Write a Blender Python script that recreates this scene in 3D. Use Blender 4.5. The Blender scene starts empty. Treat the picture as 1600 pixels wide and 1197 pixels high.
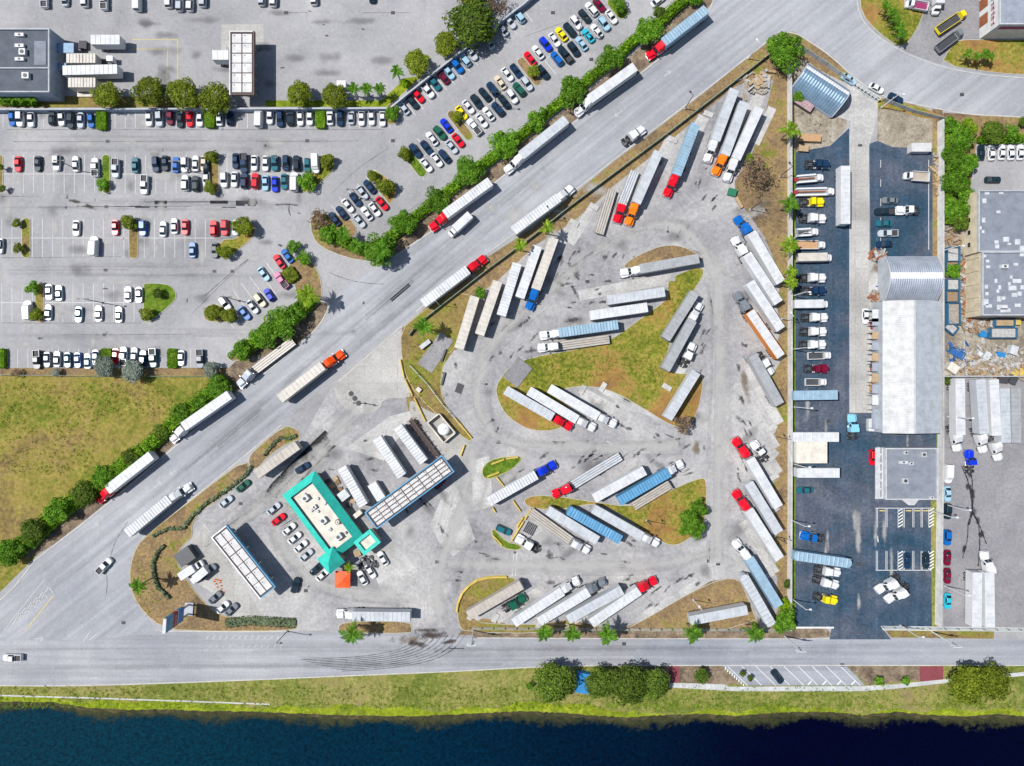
import bpy, math, random
from math import radians, sin, cos, pi, atan2, hypot
from mathutils import Vector
R = random.Random(11)
scene = bpy.context.scene
COL = scene.collection

# ------------------------------------------------------------------ camera, light, exposure
S = 0.18            # metres per photo pixel on the ground
H = 192.0           # drone height
CX, CY = 800.0, 598.5
cam_d = bpy.data.cameras.new('camera'); cam_d.lens = 24; cam_d.sensor_width = 36
cam_d.clip_start = 1; cam_d.clip_end = 3000
cam = bpy.data.objects.new('camera', cam_d); COL.objects.link(cam)
cam.location = (0, 0, H); cam.rotation_euler = (0, 0, 0)
scene.camera = cam
SUN_EL = radians(59); SHX, SHY = 0.982, -0.19     # shadows fall along +x and slightly down
world = bpy.data.worlds.new('World'); scene.world = world; world.use_nodes = True
nt = world.node_tree
bg = nt.nodes['Background']; sky = nt.nodes.new('ShaderNodeTexSky'); sky.sky_type = 'NISHITA'
sky.sun_disc = False; sky.sun_elevation = SUN_EL
sky.sun_rotation = atan2(-SHX, -SHY)
nt.links.new(sky.outputs[0], bg.inputs[0]); bg.inputs[1].default_value = 0.085
sd = bpy.data.lights.new('sun', 'SUN'); sd.energy = 4.5; sd.angle = radians(0.55); sd.color = (1, 0.975, 0.94)
sun = bpy.data.objects.new('sun', sd); COL.objects.link(sun)
sdir = Vector((SHX*cos(SUN_EL), SHY*cos(SUN_EL), -sin(SUN_EL)))
sun.rotation_euler = sdir.to_track_quat('-Z', 'Y').to_euler(); sun.location = (-100, 20, 150)
vs = scene.view_settings; vs.view_transform = 'Standard'; vs.look = 'None'; vs.exposure = 0.16; vs.gamma = 1
vs.use_curve_mapping = False
scene.render.engine = 'CYCLES'
scene.cycles.max_bounces = 5; scene.cycles.diffuse_bounces = 2; scene.cycles.transparent_max_bounces = 8

def W(px, py, h=0.0):
    k = S*(1-h/H)
    return ((px-CX)*k, (CY-py)*k)
def Z(t, u, v):                       # coordinates measured on enlarged survey sheets -> photo pixels
    return (t[0]+u/4.9875, t[1]+v/4.9875)

# ------------------------------------------------------------------ materials
MATS = {}
def _m(name):
    m = bpy.data.materials.new(name); m.use_nodes = True
    n = m.node_tree; b = n.nodes['Principled BSDF']
    return m, n, b
def mat(name, c, rough=0.6, metal=0.0, var=0.0, scale=1.5, bump=0.0, spec=0.5, dirt=None, obj=True):
    if name in MATS: return MATS[name]
    m, n, b = _m(name)
    b.inputs['Base Color'].default_value = (*c, 1); b.inputs['Roughness'].default_value = rough
    b.inputs['Metallic'].default_value = metal; b.inputs['Specular IOR Level'].default_value = spec
    if var > 0:
        tc = n.nodes.new('ShaderNodeTexCoord')
        oi = n.nodes.new('ShaderNodeObjectInfo')
        vm = n.nodes.new('ShaderNodeVectorMath'); vm.operation = 'MULTIPLY_ADD'
        vm.inputs[1].default_value = (1, 1, 1)
        sc = n.nodes.new('ShaderNodeVectorMath'); sc.operation = 'SCALE'; sc.inputs[3].default_value = 37
        n.links.new(oi.outputs['Random'], sc.inputs[0])
        n.links.new(tc.outputs['Object'], vm.inputs[0]); n.links.new(sc.outputs[0], vm.inputs[2])
        no = n.nodes.new('ShaderNodeTexNoise'); no.inputs['Scale'].default_value = scale; no.inputs['Detail'].default_value = 7
        no.inputs['Roughness'].default_value = 0.65
        n.links.new(vm.outputs[0], no.inputs['Vector'])
        mx = n.nodes.new('ShaderNodeMix'); mx.data_type = 'RGBA'
        d = dirt or tuple(x*0.45 for x in c)
        mx.inputs[6].default_value = (*c, 1); mx.inputs[7].default_value = (*d, 1)
        mr = n.nodes.new('ShaderNodeMapRange'); mr.inputs[1].default_value = 0.42; mr.inputs[2].default_value = 0.72
        mr.inputs[3].default_value = 0; mr.inputs[4].default_value = var
        n.links.new(no.outputs[0], mr.inputs[0]); n.links.new(mr.outputs[0], mx.inputs[0])
        n.links.new(mx.outputs[2], b.inputs['Base Color'])
        if bump:
            bp = n.nodes.new('ShaderNodeBump'); bp.inputs['Strength'].default_value = bump
            n.links.new(no.outputs[0], bp.inputs['Height']); n.links.new(bp.outputs[0], b.inputs['Normal'])
    MATS[name] = m
    return m

def gmat(name, cols, scale=0.06, fine=1.2, finec=0.25, rough=0.95, stops=None, crack=0.0, streak=None, joints=0.0, distort=0.6, bump=0.3, mott=0.0):
    """ground: colour ramp over broad noise, multiplied by finer grain, cracks and wear streaks"""
    if name in MATS: return MATS[name]
    m, n, b = _m(name); L = n.links.new
    b.inputs['Roughness'].default_value = rough; b.inputs['Specular IOR Level'].default_value = 0.2
    g = n.nodes.new('ShaderNodeNewGeometry'); pos = g.outputs['Position']
    a = n.nodes.new('ShaderNodeTexNoise'); a.inputs['Scale'].default_value = scale; a.inputs['Detail'].default_value = 8
    a.inputs['Roughness'].default_value = 0.62; a.inputs['Distortion'].default_value = distort; L(pos, a.inputs['Vector'])
    src = a.outputs[0]
    if mott:
        a2 = n.nodes.new('ShaderNodeTexNoise'); a2.inputs['Scale'].default_value = 0.55; a2.inputs['Detail'].default_value = 6
        a2.inputs['Roughness'].default_value = 0.8; L(pos, a2.inputs['Vector'])
        q1 = n.nodes.new('ShaderNodeMath'); q1.operation = 'SUBTRACT'; q1.inputs[1].default_value = 0.5; L(a2.outputs[0], q1.inputs[0])
        q2 = n.nodes.new('ShaderNodeMath'); q2.operation = 'MULTIPLY_ADD'; q2.inputs[1].default_value = mott; L(q1.outputs[0], q2.inputs[0]); L(src, q2.inputs[2]); src = q2.outputs[0]
    r = n.nodes.new('ShaderNodeValToRGB'); L(src, r.inputs[0])
    k = len(cols); stops = stops or [0.3+0.4*i/(k-1) for i in range(k)]
    e = r.color_ramp.elements
    while len(e) < k: e.new(0.5)
    for i in range(k): e[i].position = stops[i]; e[i].color = (*cols[i], 1)
    out = r.outputs[0]
    def mul(fac_out, lo, hi, f0, f1):
        nonlocal out
        mr = n.nodes.new('ShaderNodeMapRange'); mr.inputs[1].default_value = lo; mr.inputs[2].default_value = hi
        mr.inputs[3].default_value = f0; mr.inputs[4].default_value = f1; L(fac_out, mr.inputs[0])
        v = n.nodes.new('ShaderNodeVectorMath'); v.operation = 'SCALE'; L(out, v.inputs[0]); L(mr.outputs[0], v.inputs[3]); out = v.outputs[0]
    f = n.nodes.new('ShaderNodeTexNoise'); f.inputs['Scale'].default_value = fine; f.inputs['Detail'].default_value = 6
    f.inputs['Roughness'].default_value = 0.75; L(pos, f.inputs['Vector'])
    mul(f.outputs[0], 0.3, 0.7, 1-finec, 1+finec)
    s2 = n.nodes.new('ShaderNodeTexNoise'); s2.inputs['Scale'].default_value = 0.22; s2.inputs['Detail'].default_value = 4; L(pos, s2.inputs['Vector'])
    mul(s2.outputs[0], 0.3, 0.7, 1-finec*0.3, 1+finec*0.3)
    if streak is not None:
        mp = n.nodes.new('ShaderNodeMapping'); mp.inputs['Rotation'].default_value = (0, 0, -radians(streak)); L(pos, mp.inputs[0])
        mp.inputs['Scale'].default_value = (0.02, 0.75, 1); mp.vector_type = 'TEXTURE'
        mp.vector_type = 'POINT'
        mp2 = n.nodes.new('ShaderNodeMapping'); mp2.inputs['Rotation'].default_value = (0, 0, -radians(streak)); L(pos, mp2.inputs[0])
        sv = n.nodes.new('ShaderNodeVectorMath'); sv.operation = 'MULTIPLY'; sv.inputs[1].default_value = (0.018, 0.55, 1); L(mp2.outputs[0], sv.inputs[0])
        st = n.nodes.new('ShaderNodeTexNoise'); st.inputs['Scale'].default_value = 1; st.inputs['Detail'].default_value = 5; L(sv.outputs[0], st.inputs['Vector'])
        mul(st.outputs[0], 0.32, 0.68, 0.84, 1.12)
        n.nodes.remove(mp)
    if crack:
        vo = n.nodes.new('ShaderNodeTexVoronoi'); vo.feature = 'DISTANCE_TO_EDGE'; vo.inputs['Scale'].default_value = 0.11
        wv = n.nodes.new('ShaderNodeTexNoise'); wv.inputs['Scale'].default_value = 0.25; wv.inputs['Detail'].default_value = 5; L(pos, wv.inputs['Vector'])
        ad = n.nodes.new('ShaderNodeVectorMath'); ad.operation = 'MULTIPLY_ADD'; ad.inputs[1].default_value = (9, 9, 0)
        L(wv.outputs[1], ad.inputs[0]); L(pos, ad.inputs[2]); L(ad.outputs[0], vo.inputs['Vector'])
        mul(vo.outputs[0], 0.0, 0.012, 1-crack, 1)
    if joints:
        bk = n.nodes.new('ShaderNodeTexBrick'); bk.offset = 0; bk.inputs['Scale'].default_value = 1
        bk.inputs['Brick Width'].default_value = joints; bk.inputs['Row Height'].default_value = joints
        bk.inputs['Mortar Size'].default_value = 0.07; bk.inputs['Color1'].default_value = (1, 1, 1, 1)
        bk.inputs['Color2'].default_value = (0.92, 0.92, 0.92, 1); bk.inputs['Mortar'].default_value = (0.8, 0.8, 0.8, 1); L(pos, bk.inputs['Vector'])
        mm = n.nodes.new('ShaderNodeVectorMath'); mm.operation = 'MULTIPLY'; L(out, mm.inputs[0]); L(bk.outputs[0], mm.inputs[1]); out = mm.outputs[0]
    L(out, b.inputs['Base Color'])
    if bump:
        bp = n.nodes.new('ShaderNodeBump'); bp.inputs['Strength'].default_value = bump; bp.inputs['Distance'].default_value = 0.3
        L(f.outputs[0], bp.inputs['Height']); L(bp.outputs[0], b.inputs['Normal'])
    MATS[name] = m
    return m

def decal(name, c, strength=0.8, nscale=0.9, rough=0.9):
    """thin film on the pavement; UV runs -1..1 over each blotch or across each streak, edges broken by noise"""
    m, n, b = _m(name); L = n.links.new
    b.inputs['Base Color'].default_value = (*c, 1); b.inputs['Roughness'].default_value = rough; b.inputs['Specular IOR Level'].default_value = 0.2
    uv = n.nodes.new('ShaderNodeUVMap'); ln = n.nodes.new('ShaderNodeVectorMath'); ln.operation = 'LENGTH'; L(uv.outputs[0], ln.inputs[0])
    g = n.nodes.new('ShaderNodeNewGeometry'); no = n.nodes.new('ShaderNodeTexNoise'); no.inputs['Scale'].default_value = nscale
    no.inputs['Detail'].default_value = 7; no.inputs['Roughness'].default_value = 0.7; L(g.outputs['Position'], no.inputs['Vector'])
    ma = n.nodes.new('ShaderNodeMath'); ma.operation = 'MULTIPLY_ADD'; ma.inputs[1].default_value = 2.6; ma.inputs[2].default_value = -0.75
    L(no.outputs[0], ma.inputs[0])
    sb = n.nodes.new('ShaderNodeMath'); sb.operation = 'SUBTRACT'; L(ma.outputs[0], sb.inputs[0]); L(ln.outputs['Value'], sb.inputs[1])
    mr = n.nodes.new('ShaderNodeMapRange'); mr.inputs[1].default_value = -0.25; mr.inputs[2].default_value = 0.45
    mr.inputs[3].default_value = 0; mr.inputs[4].default_value = strength; L(sb.outputs[0], mr.inputs[0])
    L(mr.outputs[0], b.inputs['Alpha'])
    MATS[name] = m
    return m

def leafmat(name, c1, c2, c3):
    m, n, b = _m(name); L = n.links.new
    b.inputs['Roughness'].default_value = 0.7; b.inputs['Specular IOR Level'].default_value = 0.15
    g = n.nodes.new('ShaderNodeNewGeometry'); no = n.nodes.new('ShaderNodeTexNoise'); no.inputs['Scale'].default_value = 1.1
    no.inputs['Detail'].default_value = 5; no.inputs['Roughness'].default_value = 0.7; L(g.outputs['Position'], no.inputs['Vector'])
    r = n.nodes.new('ShaderNodeValToRGB'); e = r.color_ramp.elements; e.new(0.5)
    for i, (p, c) in enumerate(((0.36, c1), (0.5, c2), (0.64, c3))): e[i].position = p; e[i].color = (*c, 1)
    L(no.outputs[0], r.inputs[0])
    oi = n.nodes.new('ShaderNodeObjectInfo'); mr = n.nodes.new('ShaderNodeMapRange'); mr.inputs[3].default_value = 0.75; mr.inputs[4].default_value = 1.25
    L(oi.outputs['Random'], mr.inputs[0])
    m2 = n.nodes.new('ShaderNodeMapRange'); m2.inputs[3].default_value = 0.6; m2.inputs[4].default_value = 1.45; L(g.outputs['Random Per Island'], m2.inputs[0])
    mm = n.nodes.new('ShaderNodeMath'); mm.operation = 'MULTIPLY'; L(mr.outputs[0], mm.inputs[0]); L(m2.outputs[0], mm.inputs[1])
    v = n.nodes.new('ShaderNodeVectorMath'); v.operation = 'SCALE'; L(r.outputs[0], v.inputs[0]); L(mm.outputs[0], v.inputs[3])
    L(v.outputs[0], b.inputs['Base Color'])
    tr = n.nodes.new('ShaderNodeBsdfTranslucent'); L(v.outputs[0], tr.inputs[0])
    ms = n.nodes.new('ShaderNodeMixShader'); ms.inputs[0].default_value = 0.3
    o = n.nodes['Material Output']; L(b.outputs[0], ms.inputs[1]); L(tr.outputs[0], ms.inputs[2]); L(ms.outputs[0], o.inputs[0])
    MATS[name] = m
    return m

# ------------------------------------------------------------------ mesh builder
class MB:
    def __init__(s): s.v = []; s.f = []; s.mi = []; s.mats = []; s.uv = None
    def _mi(s, m):
        if m not in s.mats: s.mats.append(m)
        return s.mats.index(m)
    def poly(s, pts, m):
        b = len(s.v); s.v += [tuple(p) for p in pts]; s.f.append(tuple(range(b, b+len(pts)))); s.mi.append(s._mi(m)); return s
    def loft(s, rings, m, top=True, bot=False, mtop=None, closed=True):
        b = len(s.v); n = len(rings[0]); i = s._mi(m)
        for r in rings: s.v += [tuple(p) for p in r]
        for k in range(len(rings)-1):
            for j in range(n if closed else n-1):
                a = b+k*n+j; c = b+k*n+(j+1) % n
                s.f.append((a, c, c+n, a+n)); s.mi.append(i)
        if top: s.f.append(tuple(b+(len(rings)-1)*n+j for j in range(n))); s.mi.append(s._mi(mtop or m))
        if bot: s.f.append(tuple(b+j for j in reversed(range(n)))); s.mi.append(i)
        return s
    def box(s, x0, x1, y0, y1, z0, z1, m):
        return s.loft([[(x0, y0, z0), (x1, y0, z0), (x1, y1, z0), (x0, y1, z0)], [(x0, y0, z1), (x1, y0, z1), (x1, y1, z1), (x0, y1, z1)]], m, True, True)
    def prism(s, pts, z0, z1, m, mtop=None):
        if area(pts) < 0: pts = pts[::-1]
        return s.loft([[(x, y, z0) for x, y in pts], [(x, y, z1) for x, y in pts]], m, True, False, mtop)
    def cyl(s, p, q, r0, r1, m, n=10, cap=True):
        p = Vector(p); q = Vector(q); d = (q-p).normalized()
        a = d.orthogonal().normalized(); c = d.cross(a)
        rs = [[tuple(o+a*(r*cos(2*pi*j/n))+c*(r*sin(2*pi*j/n))) for j in range(n)] for o, r in ((p, r0), (q, r1))]
        return s.loft(rs, m, cap, cap)
    def bar(s, p, q, w, z0, z1, m):
        dx, dy = q[0]-p[0], q[1]-p[1]; l = hypot(dx, dy) or 1; nx, ny = -dy/l*w/2, dx/l*w/2
        return s.prism([(p[0]+nx, p[1]+ny), (p[0]-nx, p[1]-ny), (q[0]-nx, q[1]-ny), (q[0]+nx, q[1]+ny)], z0, z1, m)
    def mesh(s, name, smooth=False):
        me = bpy.data.meshes.new(name); me.from_pydata(s.v, [], s.f)
        for m in s.mats: me.materials.append(MATS[m])
        me.polygons.foreach_set('material_index', s.mi)
        if smooth: me.polygons.foreach_set('use_smooth', [True]*len(s.f))
        if s.uv:
            l = me.uv_layers.new(name='UVMap'); l.data.foreach_set('uv', [c for uv in s.uv for c in uv])
        me.update()
        return me
def area(p): return sum(p[i][0]*p[(i+1) % len(p)][1]-p[(i+1) % len(p)][0]*p[i][1] for i in range(len(p)))/2
def rr(x0, x1, y0, y1, r, z, n=3, rf=None):
    """rounded rectangle ring; rf = radius at the +x end"""
    rf = r if rf is None else rf; o = []
    for cx, cy, a0, q in ((x1-rf, y1-rf, 0, rf), (x0+r, y1-r, 90, r), (x0+r, y0+r, 180, r), (x1-rf, y0+rf, 270, rf)):
        for i in range(n+1):
            a = radians(a0+90*i/n); o.append((cx+q*cos(a), cy+q*sin(a), z))
    return o
def chaikin(p, it=2):
    for _ in range(it):
        q = []
        for i in range(len(p)):
            a, b = p[i], p[(i+1) % len(p)]
            q += [(a[0]*.75+b[0]*.25, a[1]*.75+b[1]*.25), (a[0]*.25+b[0]*.75, a[1]*.25+b[1]*.75)]
        p = q
    return p
def inset(p, d):
    if area(p) < 0: p = p[::-1]
    n = len(p); o = []
    for i in range(n):
        a, b, c = p[i-1], p[i], p[(i+1) % n]
        e1 = Vector((b[0]-a[0], b[1]-a[1])); e2 = Vector((c[0]-b[0], c[1]-b[1]))
        if e1.length < 1e-6 or e2.length < 1e-6: o.append(b); continue
        e1.normalize(); e2.normalize()
        n1 = Vector((-e1.y, e1.x)); n2 = Vector((-e2.y, e2.x)); m = n1+n2
        if m.length < 1e-3: o.append(b); continue
        m.normalize(); k = min(1/max(0.4, m.dot(n1)), 2)
        o.append((b[0]+m.x*d*k, b[1]+m.y*d*k))
    return o

# ------------------------------------------------------------------ object helpers
def link(name, data, parent=None, loc=(0, 0, 0), rz=0.0):
    o = bpy.data.objects.new(name, data); COL.objects.link(o)
    if parent is not None: o.parent = parent
    o.location = loc
    if rz: o.rotation_euler = (0, 0, rz)
    return o
LABELS = {}
def thing(name, label, cat, loc=(0, 0, 0), rz=0.0, group=None, data=None):
    o = link(name, data, None, loc, rz); o['label'] = label; o['category'] = cat
    if group: o['group'] = group
    LABELS.setdefault(label, []).append(name)
    return o
def struct(name, me, kind='structure', loc=(0, 0, 0)):
    o = link(name, me, None, loc); o['kind'] = kind; return o
def dup(root, loc, rz, label, group=None):
    r = root.copy(); COL.objects.link(r); r.location = loc; r.rotation_euler = (0, 0, rz); r['label'] = label
    if group: r['group'] = group
    LABELS.setdefault(label, []).append(r.name)
    for ch in root.children:
        c = ch.copy(); COL.objects.link(c); c.parent = r
        for g in ch.children:
            d = g.copy(); COL.objects.link(d); d.parent = c
    return r
def sheet(name, pts, z, m, smooth=0, raw=False, kind='structure'):
    p = pts if raw else [W(*q) for q in pts]
    if smooth: p = chaikin(p, smooth)
    if area(p) < 0: p = p[::-1]
    return struct(name, MB().poly([(x, y, z) for x, y in p], m).mesh(name), kind)
ISL = []
def island(pts, m='grass_dry', smooth=2, h=0.13, kerb='kerb', kw=0.15, z=0.0, name='planted_island'):
    p = [W(*q) for q in pts]
    if smooth: p = chaikin(p, smooth)
    if area(p) < 0: p = p[::-1]
    mb = MB().prism(p, 0, h, kerb, kerb); o = struct('kerb', mb.mesh('kerb'))
    q = inset(p, kw)
    i = struct(name, MB().poly([(x, y, h+0.006) for x, y in q], m).mesh(name)); ISL.append(p)
    return i
ONES = ['', 'first', 'second', 'third', 'fourth', 'fifth', 'sixth', 'seventh', 'eighth', 'ninth', 'tenth', 'eleventh', 'twelfth', 'thirteenth',
        'fourteenth', 'fifteenth', 'sixteenth', 'seventeenth', 'eighteenth', 'nineteenth']
def ordn(n):
    if n < 20: return ONES[n]
    t = {2: 'twent', 3: 'thirt', 4: 'fort'}[n//10]
    return t+'ieth' if n % 10 == 0 else t+'y-'+ONES[n % 10]
# ------------------------------------------------------------------ palette
gmat('asphalt_lot', [(.21, .208, .215), (.29, .288, .295), (.34, .336, .342), (.4, .394, .396)], 0.03, 1.0, .13, crack=.1, stops=[.28, .42, .56, .72], mott=.18)
gmat('asphalt_road', [(.27, .276, .3), (.335, .342, .362), (.4, .404, .42)], 0.02, 1.0, .1, streak=38, crack=.06, mott=.18)
gmat('asphalt_canal_vignette', [(.23, .245, .285), (.295, .31, .34), (.36, .37, .395)], 0.02, 1.5, .12, streak=0, crack=.08, mott=.18)  # corner vignette's darkening and navy cast painted into the asphalt colour
gmat('asphalt_canal_road', [(.26, .265, .29), (.33, .335, .352), (.4, .4, .41)], 0.02, 1.5, .12, streak=0, crack=.08, mott=.18)
gmat('asphalt_truck_lot', [(.17, .168, .175), (.285, .28, .288), (.365, .356, .352), (.46, .445, .425)], 0.045, 1.0, .24, crack=.12, stops=[.25, .42, .56, .72], mott=.35)
gmat('asphalt_new', [(.018, .058, .095), (.04, .072, .11), (.075, .092, .125), (.13, .145, .175)], 0.03, 1.3, .42, streak=90, bump=.2, distort=1.5, stops=[.3,.45,.58,.72], mott=.35)
gmat('asphalt_grey_yard', [(.16, .16, .175), (.235, .23, .24), (.31, .3, .3)], 0.04, 1.3, .2, crack=.2, mott=.18)
gmat('concrete', [(.31, .3, .28), (.41, .4, .375), (.48, .47, .44)], 0.07, 1.6, .2, joints=4.6, crack=.1)
gmat('concrete_slab', [(.3, .295, .285), (.42, .41, .395), (.52, .51, .49)], 0.12, 1.4, .25)
gmat('sidewalk', [(.42, .43, .43), (.5, .51, .5), (.58, .58, .57)], 0.2, 2, .15, joints=1.6)
gmat('grass_field', [(.08, .12, .012), (.15, .165, .022), (.26, .21, .05), (.22, .16, .058), (.14, .095, .04)], 0.035, .9, .42, stops=[.28, .4, .52, .62, .74], bump=.6, mott=.75)
gmat('grass_dry', [(.14, .1, .04), (.24, .17, .065), (.2, .19, .035), (.14, .17, .02)], 0.09, 1.2, .38, stops=[.3, .45, .58, .72], bump=.6, mott=.75)
gmat('grass_island', [(.1, .13, .015), (.17, .18, .02), (.25, .21, .045), (.3, .17, .05), (.22, .12, .05)], 0.06, 1.1, .42, stops=[.3, .42, .52, .6, .72], bump=.6, mott=.75)
gmat('grass_green', [(.05, .1, .01), (.1, .17, .012), (.17, .21, .03)], 0.12, 1.1, .3, bump=.5, mott=.75)
gmat('grass_lime', [(.12, .16, .015), (.2, .25, .012), (.29, .32, .03)], 0.12, .9, .5, bump=.5, mott=.75)
gmat('grass_bank', [(.09, .13, .018), (.16, .18, .035), (.25, .23, .07), (.22, .17, .085)], 0.05, 1.1, .35, stops=[.28, .44, .58, .72], bump=.6, mott=.75)
gmat('dry_soil', [(.13, .09, .055), (.215, .15, .08), (.28, .19, .09), (.17, .18, .03)], 0.08, 1.3, .42, stops=[.3, .44, .56, .66], bump=.6, mott=.75)
gmat('mulch', [(.1, .075, .06), (.2, .15, .1), (.3, .24, .17)], 0.3, 1.6, .4, bump=.6, mott=.75)
gmat('yard_dirt', [(.17, .14, .11), (.29, .25, .19), (.4, .36, .29)], 0.15, 1.5, .35, bump=.5, mott=.75)
gmat('muddy_bank', [(.03, .035, .012), (.07, .06, .03), (.12, .1, .04)], 0.3, 1.5, .5)
for nm, c, ro in (('kerb', (.46, .44, .36), .8), ('kerb_yellow', (.5, .42, .2), .8), ('kerb_pale', (.5, .49, .46), .8), ('wall_white', (.66, .66, .64), .8), ('wall_grey', (.42, .44, .47), .8),
                  ('wall_cream', (.62, .53, .38), .8), ('wall_bluegrey', (.3, .36, .44), .8), ('roof_grey', (.22, .24, .28), .9), ('roof_dark', (.1, .115, .14), .9),
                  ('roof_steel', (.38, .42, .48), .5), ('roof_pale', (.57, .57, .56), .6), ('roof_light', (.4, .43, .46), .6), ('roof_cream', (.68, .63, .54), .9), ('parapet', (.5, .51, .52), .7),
                  ('teal', (.03, .54, .43), .6), ('teal_side', (.03, .5, .42), .6), ('orange_cloth', (.85, .1, .01), .6), ('panel_white', (.6, .59, .58), .6),
                  ('beam_dark', (.1, .06, .055), .6), ('fascia_blue', (.08, .3, .5), .5), ('fascia_white', (.75, .78, .8), .5), ('steel', (.4, .41, .42), .4),
                  ('steel_dark', (.06, .065, .07), .5), ('barrier_yellow', (.62, .45, .1), .8), ('wood', (.42, .3, .17), .8), ('wood_dark', (.2, .12, .06), .8),
                  ('container_blue', (.05, .16, .27), .6), ('rust', (.3, .1, .04), .8), ('ac_unit', (.6, .61, .6), .5), ('patch_white', (.56, .58, .6), .7),
                  ('awning_blue', (.24, .38, .52), .6), ('quonset', (.2, .3, .4), .4), ('quonset_light', (.4, .45, .5), .4), ('skylight', (.78, .78, .78), .5),
                  ('slat_dark', (.05, .05, .06), .6), ('deck_wood', (.42, .36, .29), .8), ('deck_steel', (.36, .35, .34), .7), ('tank_white', (.8, .8, .8), .4),
                  ('bark', (.16, .12, .09), .9), ('palm_trunk', (.22, .17, .12), .9), ('dome_steel', (.5, .5, .5), .4), ('tarp_blue', (.02, .22, .5), .6),
                  ('brick_paving', (.22, .05, .06), .9), ('sign_blue', (.05, .25, .6), .5), ('sign_red', (.35, .03, .04), .5), ('sign_magenta', (.3, .03, .12), .6)):
    mat(nm, c, ro, var=.55, scale=.5, metal=.3 if nm in ('steel', 'quonset', 'quonset_light', 'roof_steel') else 0)
mat('glass', (.012, .02, .028), .08, var=0, spec=.6)
mat('glass_light', (.2, .27, .32), .12)
mat('rubber', (.018, .018, .02), .85)
mat('hubcap', (.45, .45, .46), .35, metal=.6)
mat('chrome', (.7, .7, .72), .25, metal=.8)
mat('chassis', (.04, .038, .04), .7)
mat('chassis_brown', (.12, .07, .055), .8)
mat('lamp_red', (.5, .02, .02), .3)
mat('pole_dark', (.045, .04, .035), .5)
mat('pole_pale', (.62, .64, .64), .45)
mat('fence_green', (.3, .38, .29), .8, var=.6, scale=.8)
mat('paint_white', (.72, .72, .7), .8, var=.5, scale=1.2, dirt=(.42, .42, .41))
mat('paint_faded', (.5, .5, .49), .8, var=.8, scale=1.5, dirt=(.36, .36, .36))
mat('paint_yellow', (.62, .5, .12), .8, var=.6, scale=1.0, dirt=(.35, .32, .22))
mat('paint_blue', (.03, .25, .45), .8)
mat('cone_orange', (.8, .2, .03), .6)
mat('iron', (.05, .05, .055), .7)
mat('lumber', (.5, .3, .15), .8, var=.7, scale=3)
mat('scrap_a', (.34, .3, .25), .8, var=.8, scale=2)
mat('scrap_b', (.46, .45, .43), .8, var=.8, scale=2)
mat('scrap_c', (.3, .2, .12), .8, var=.8, scale=2)
mat('scrap_d', (.03, .12, .36), .6, var=.6, scale=2)
mat('box_mix', (.45, .3, .3), .7, var=1, scale=4, dirt=(.1, .08, .1))
decal('oil', (.035, .033, .035), .62)
decal('oil_wide', (.15, .147, .15), .36, .25)
decal('tyre_film', (.05, .045, .045), .62, .6)
decal('lane_wear', (.2, .198, .205), .1, .12)
decal('mud_track', (.05, .04, .038), .85, .35)
decal('seam', (.09, .085, .085), .6, .5)
decal('mud_film', (.06, .045, .035), .85, .5)
decal('patch_light', (.5, .49, .47), .6, .2)
decal('spill_black', (.03, .028, .034), .85, .6)
decal('soil_film', (.2, .15, .1), .75, .35)
leafmat('leaf_olive', (.07, .11, .008), (.16, .21, .015), (.29, .33, .03))
leafmat('leaf_green', (.045, .13, .006), (.1, .24, .012), (.23, .39, .045))
leafmat('leaf_dark', (.04, .085, .01), (.09, .15, .016), (.17, .23, .03))
leafmat('leaf_lime', (.1, .2, .003), (.19, .32, .006), (.3, .42, .02))
leafmat('leaf_brown', (.13, .085, .055), (.25, .17, .12), (.3, .24, .12))
leafmat('leaf_sage', (.07, .1, .05), (.13, .17, .09), (.2, .24, .13))
mat('dumpster_green', (.02, .16, .09), .5)
leafmat('leaf_grey', (.13, .17, .13), (.22, .26, .21), (.32, .36, .3))
leafmat('leaf_palm', (.045, .13, .008), (.085, .21, .012), (.16, .32, .025))
leafmat('leaf_palm_yellow', (.1, .19, .01), (.18, .3, .015), (.3, .4, .04))
leafmat('leaf_hedge', (.06, .15, .004), (.11, .23, .008), (.18, .3, .015))
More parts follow.
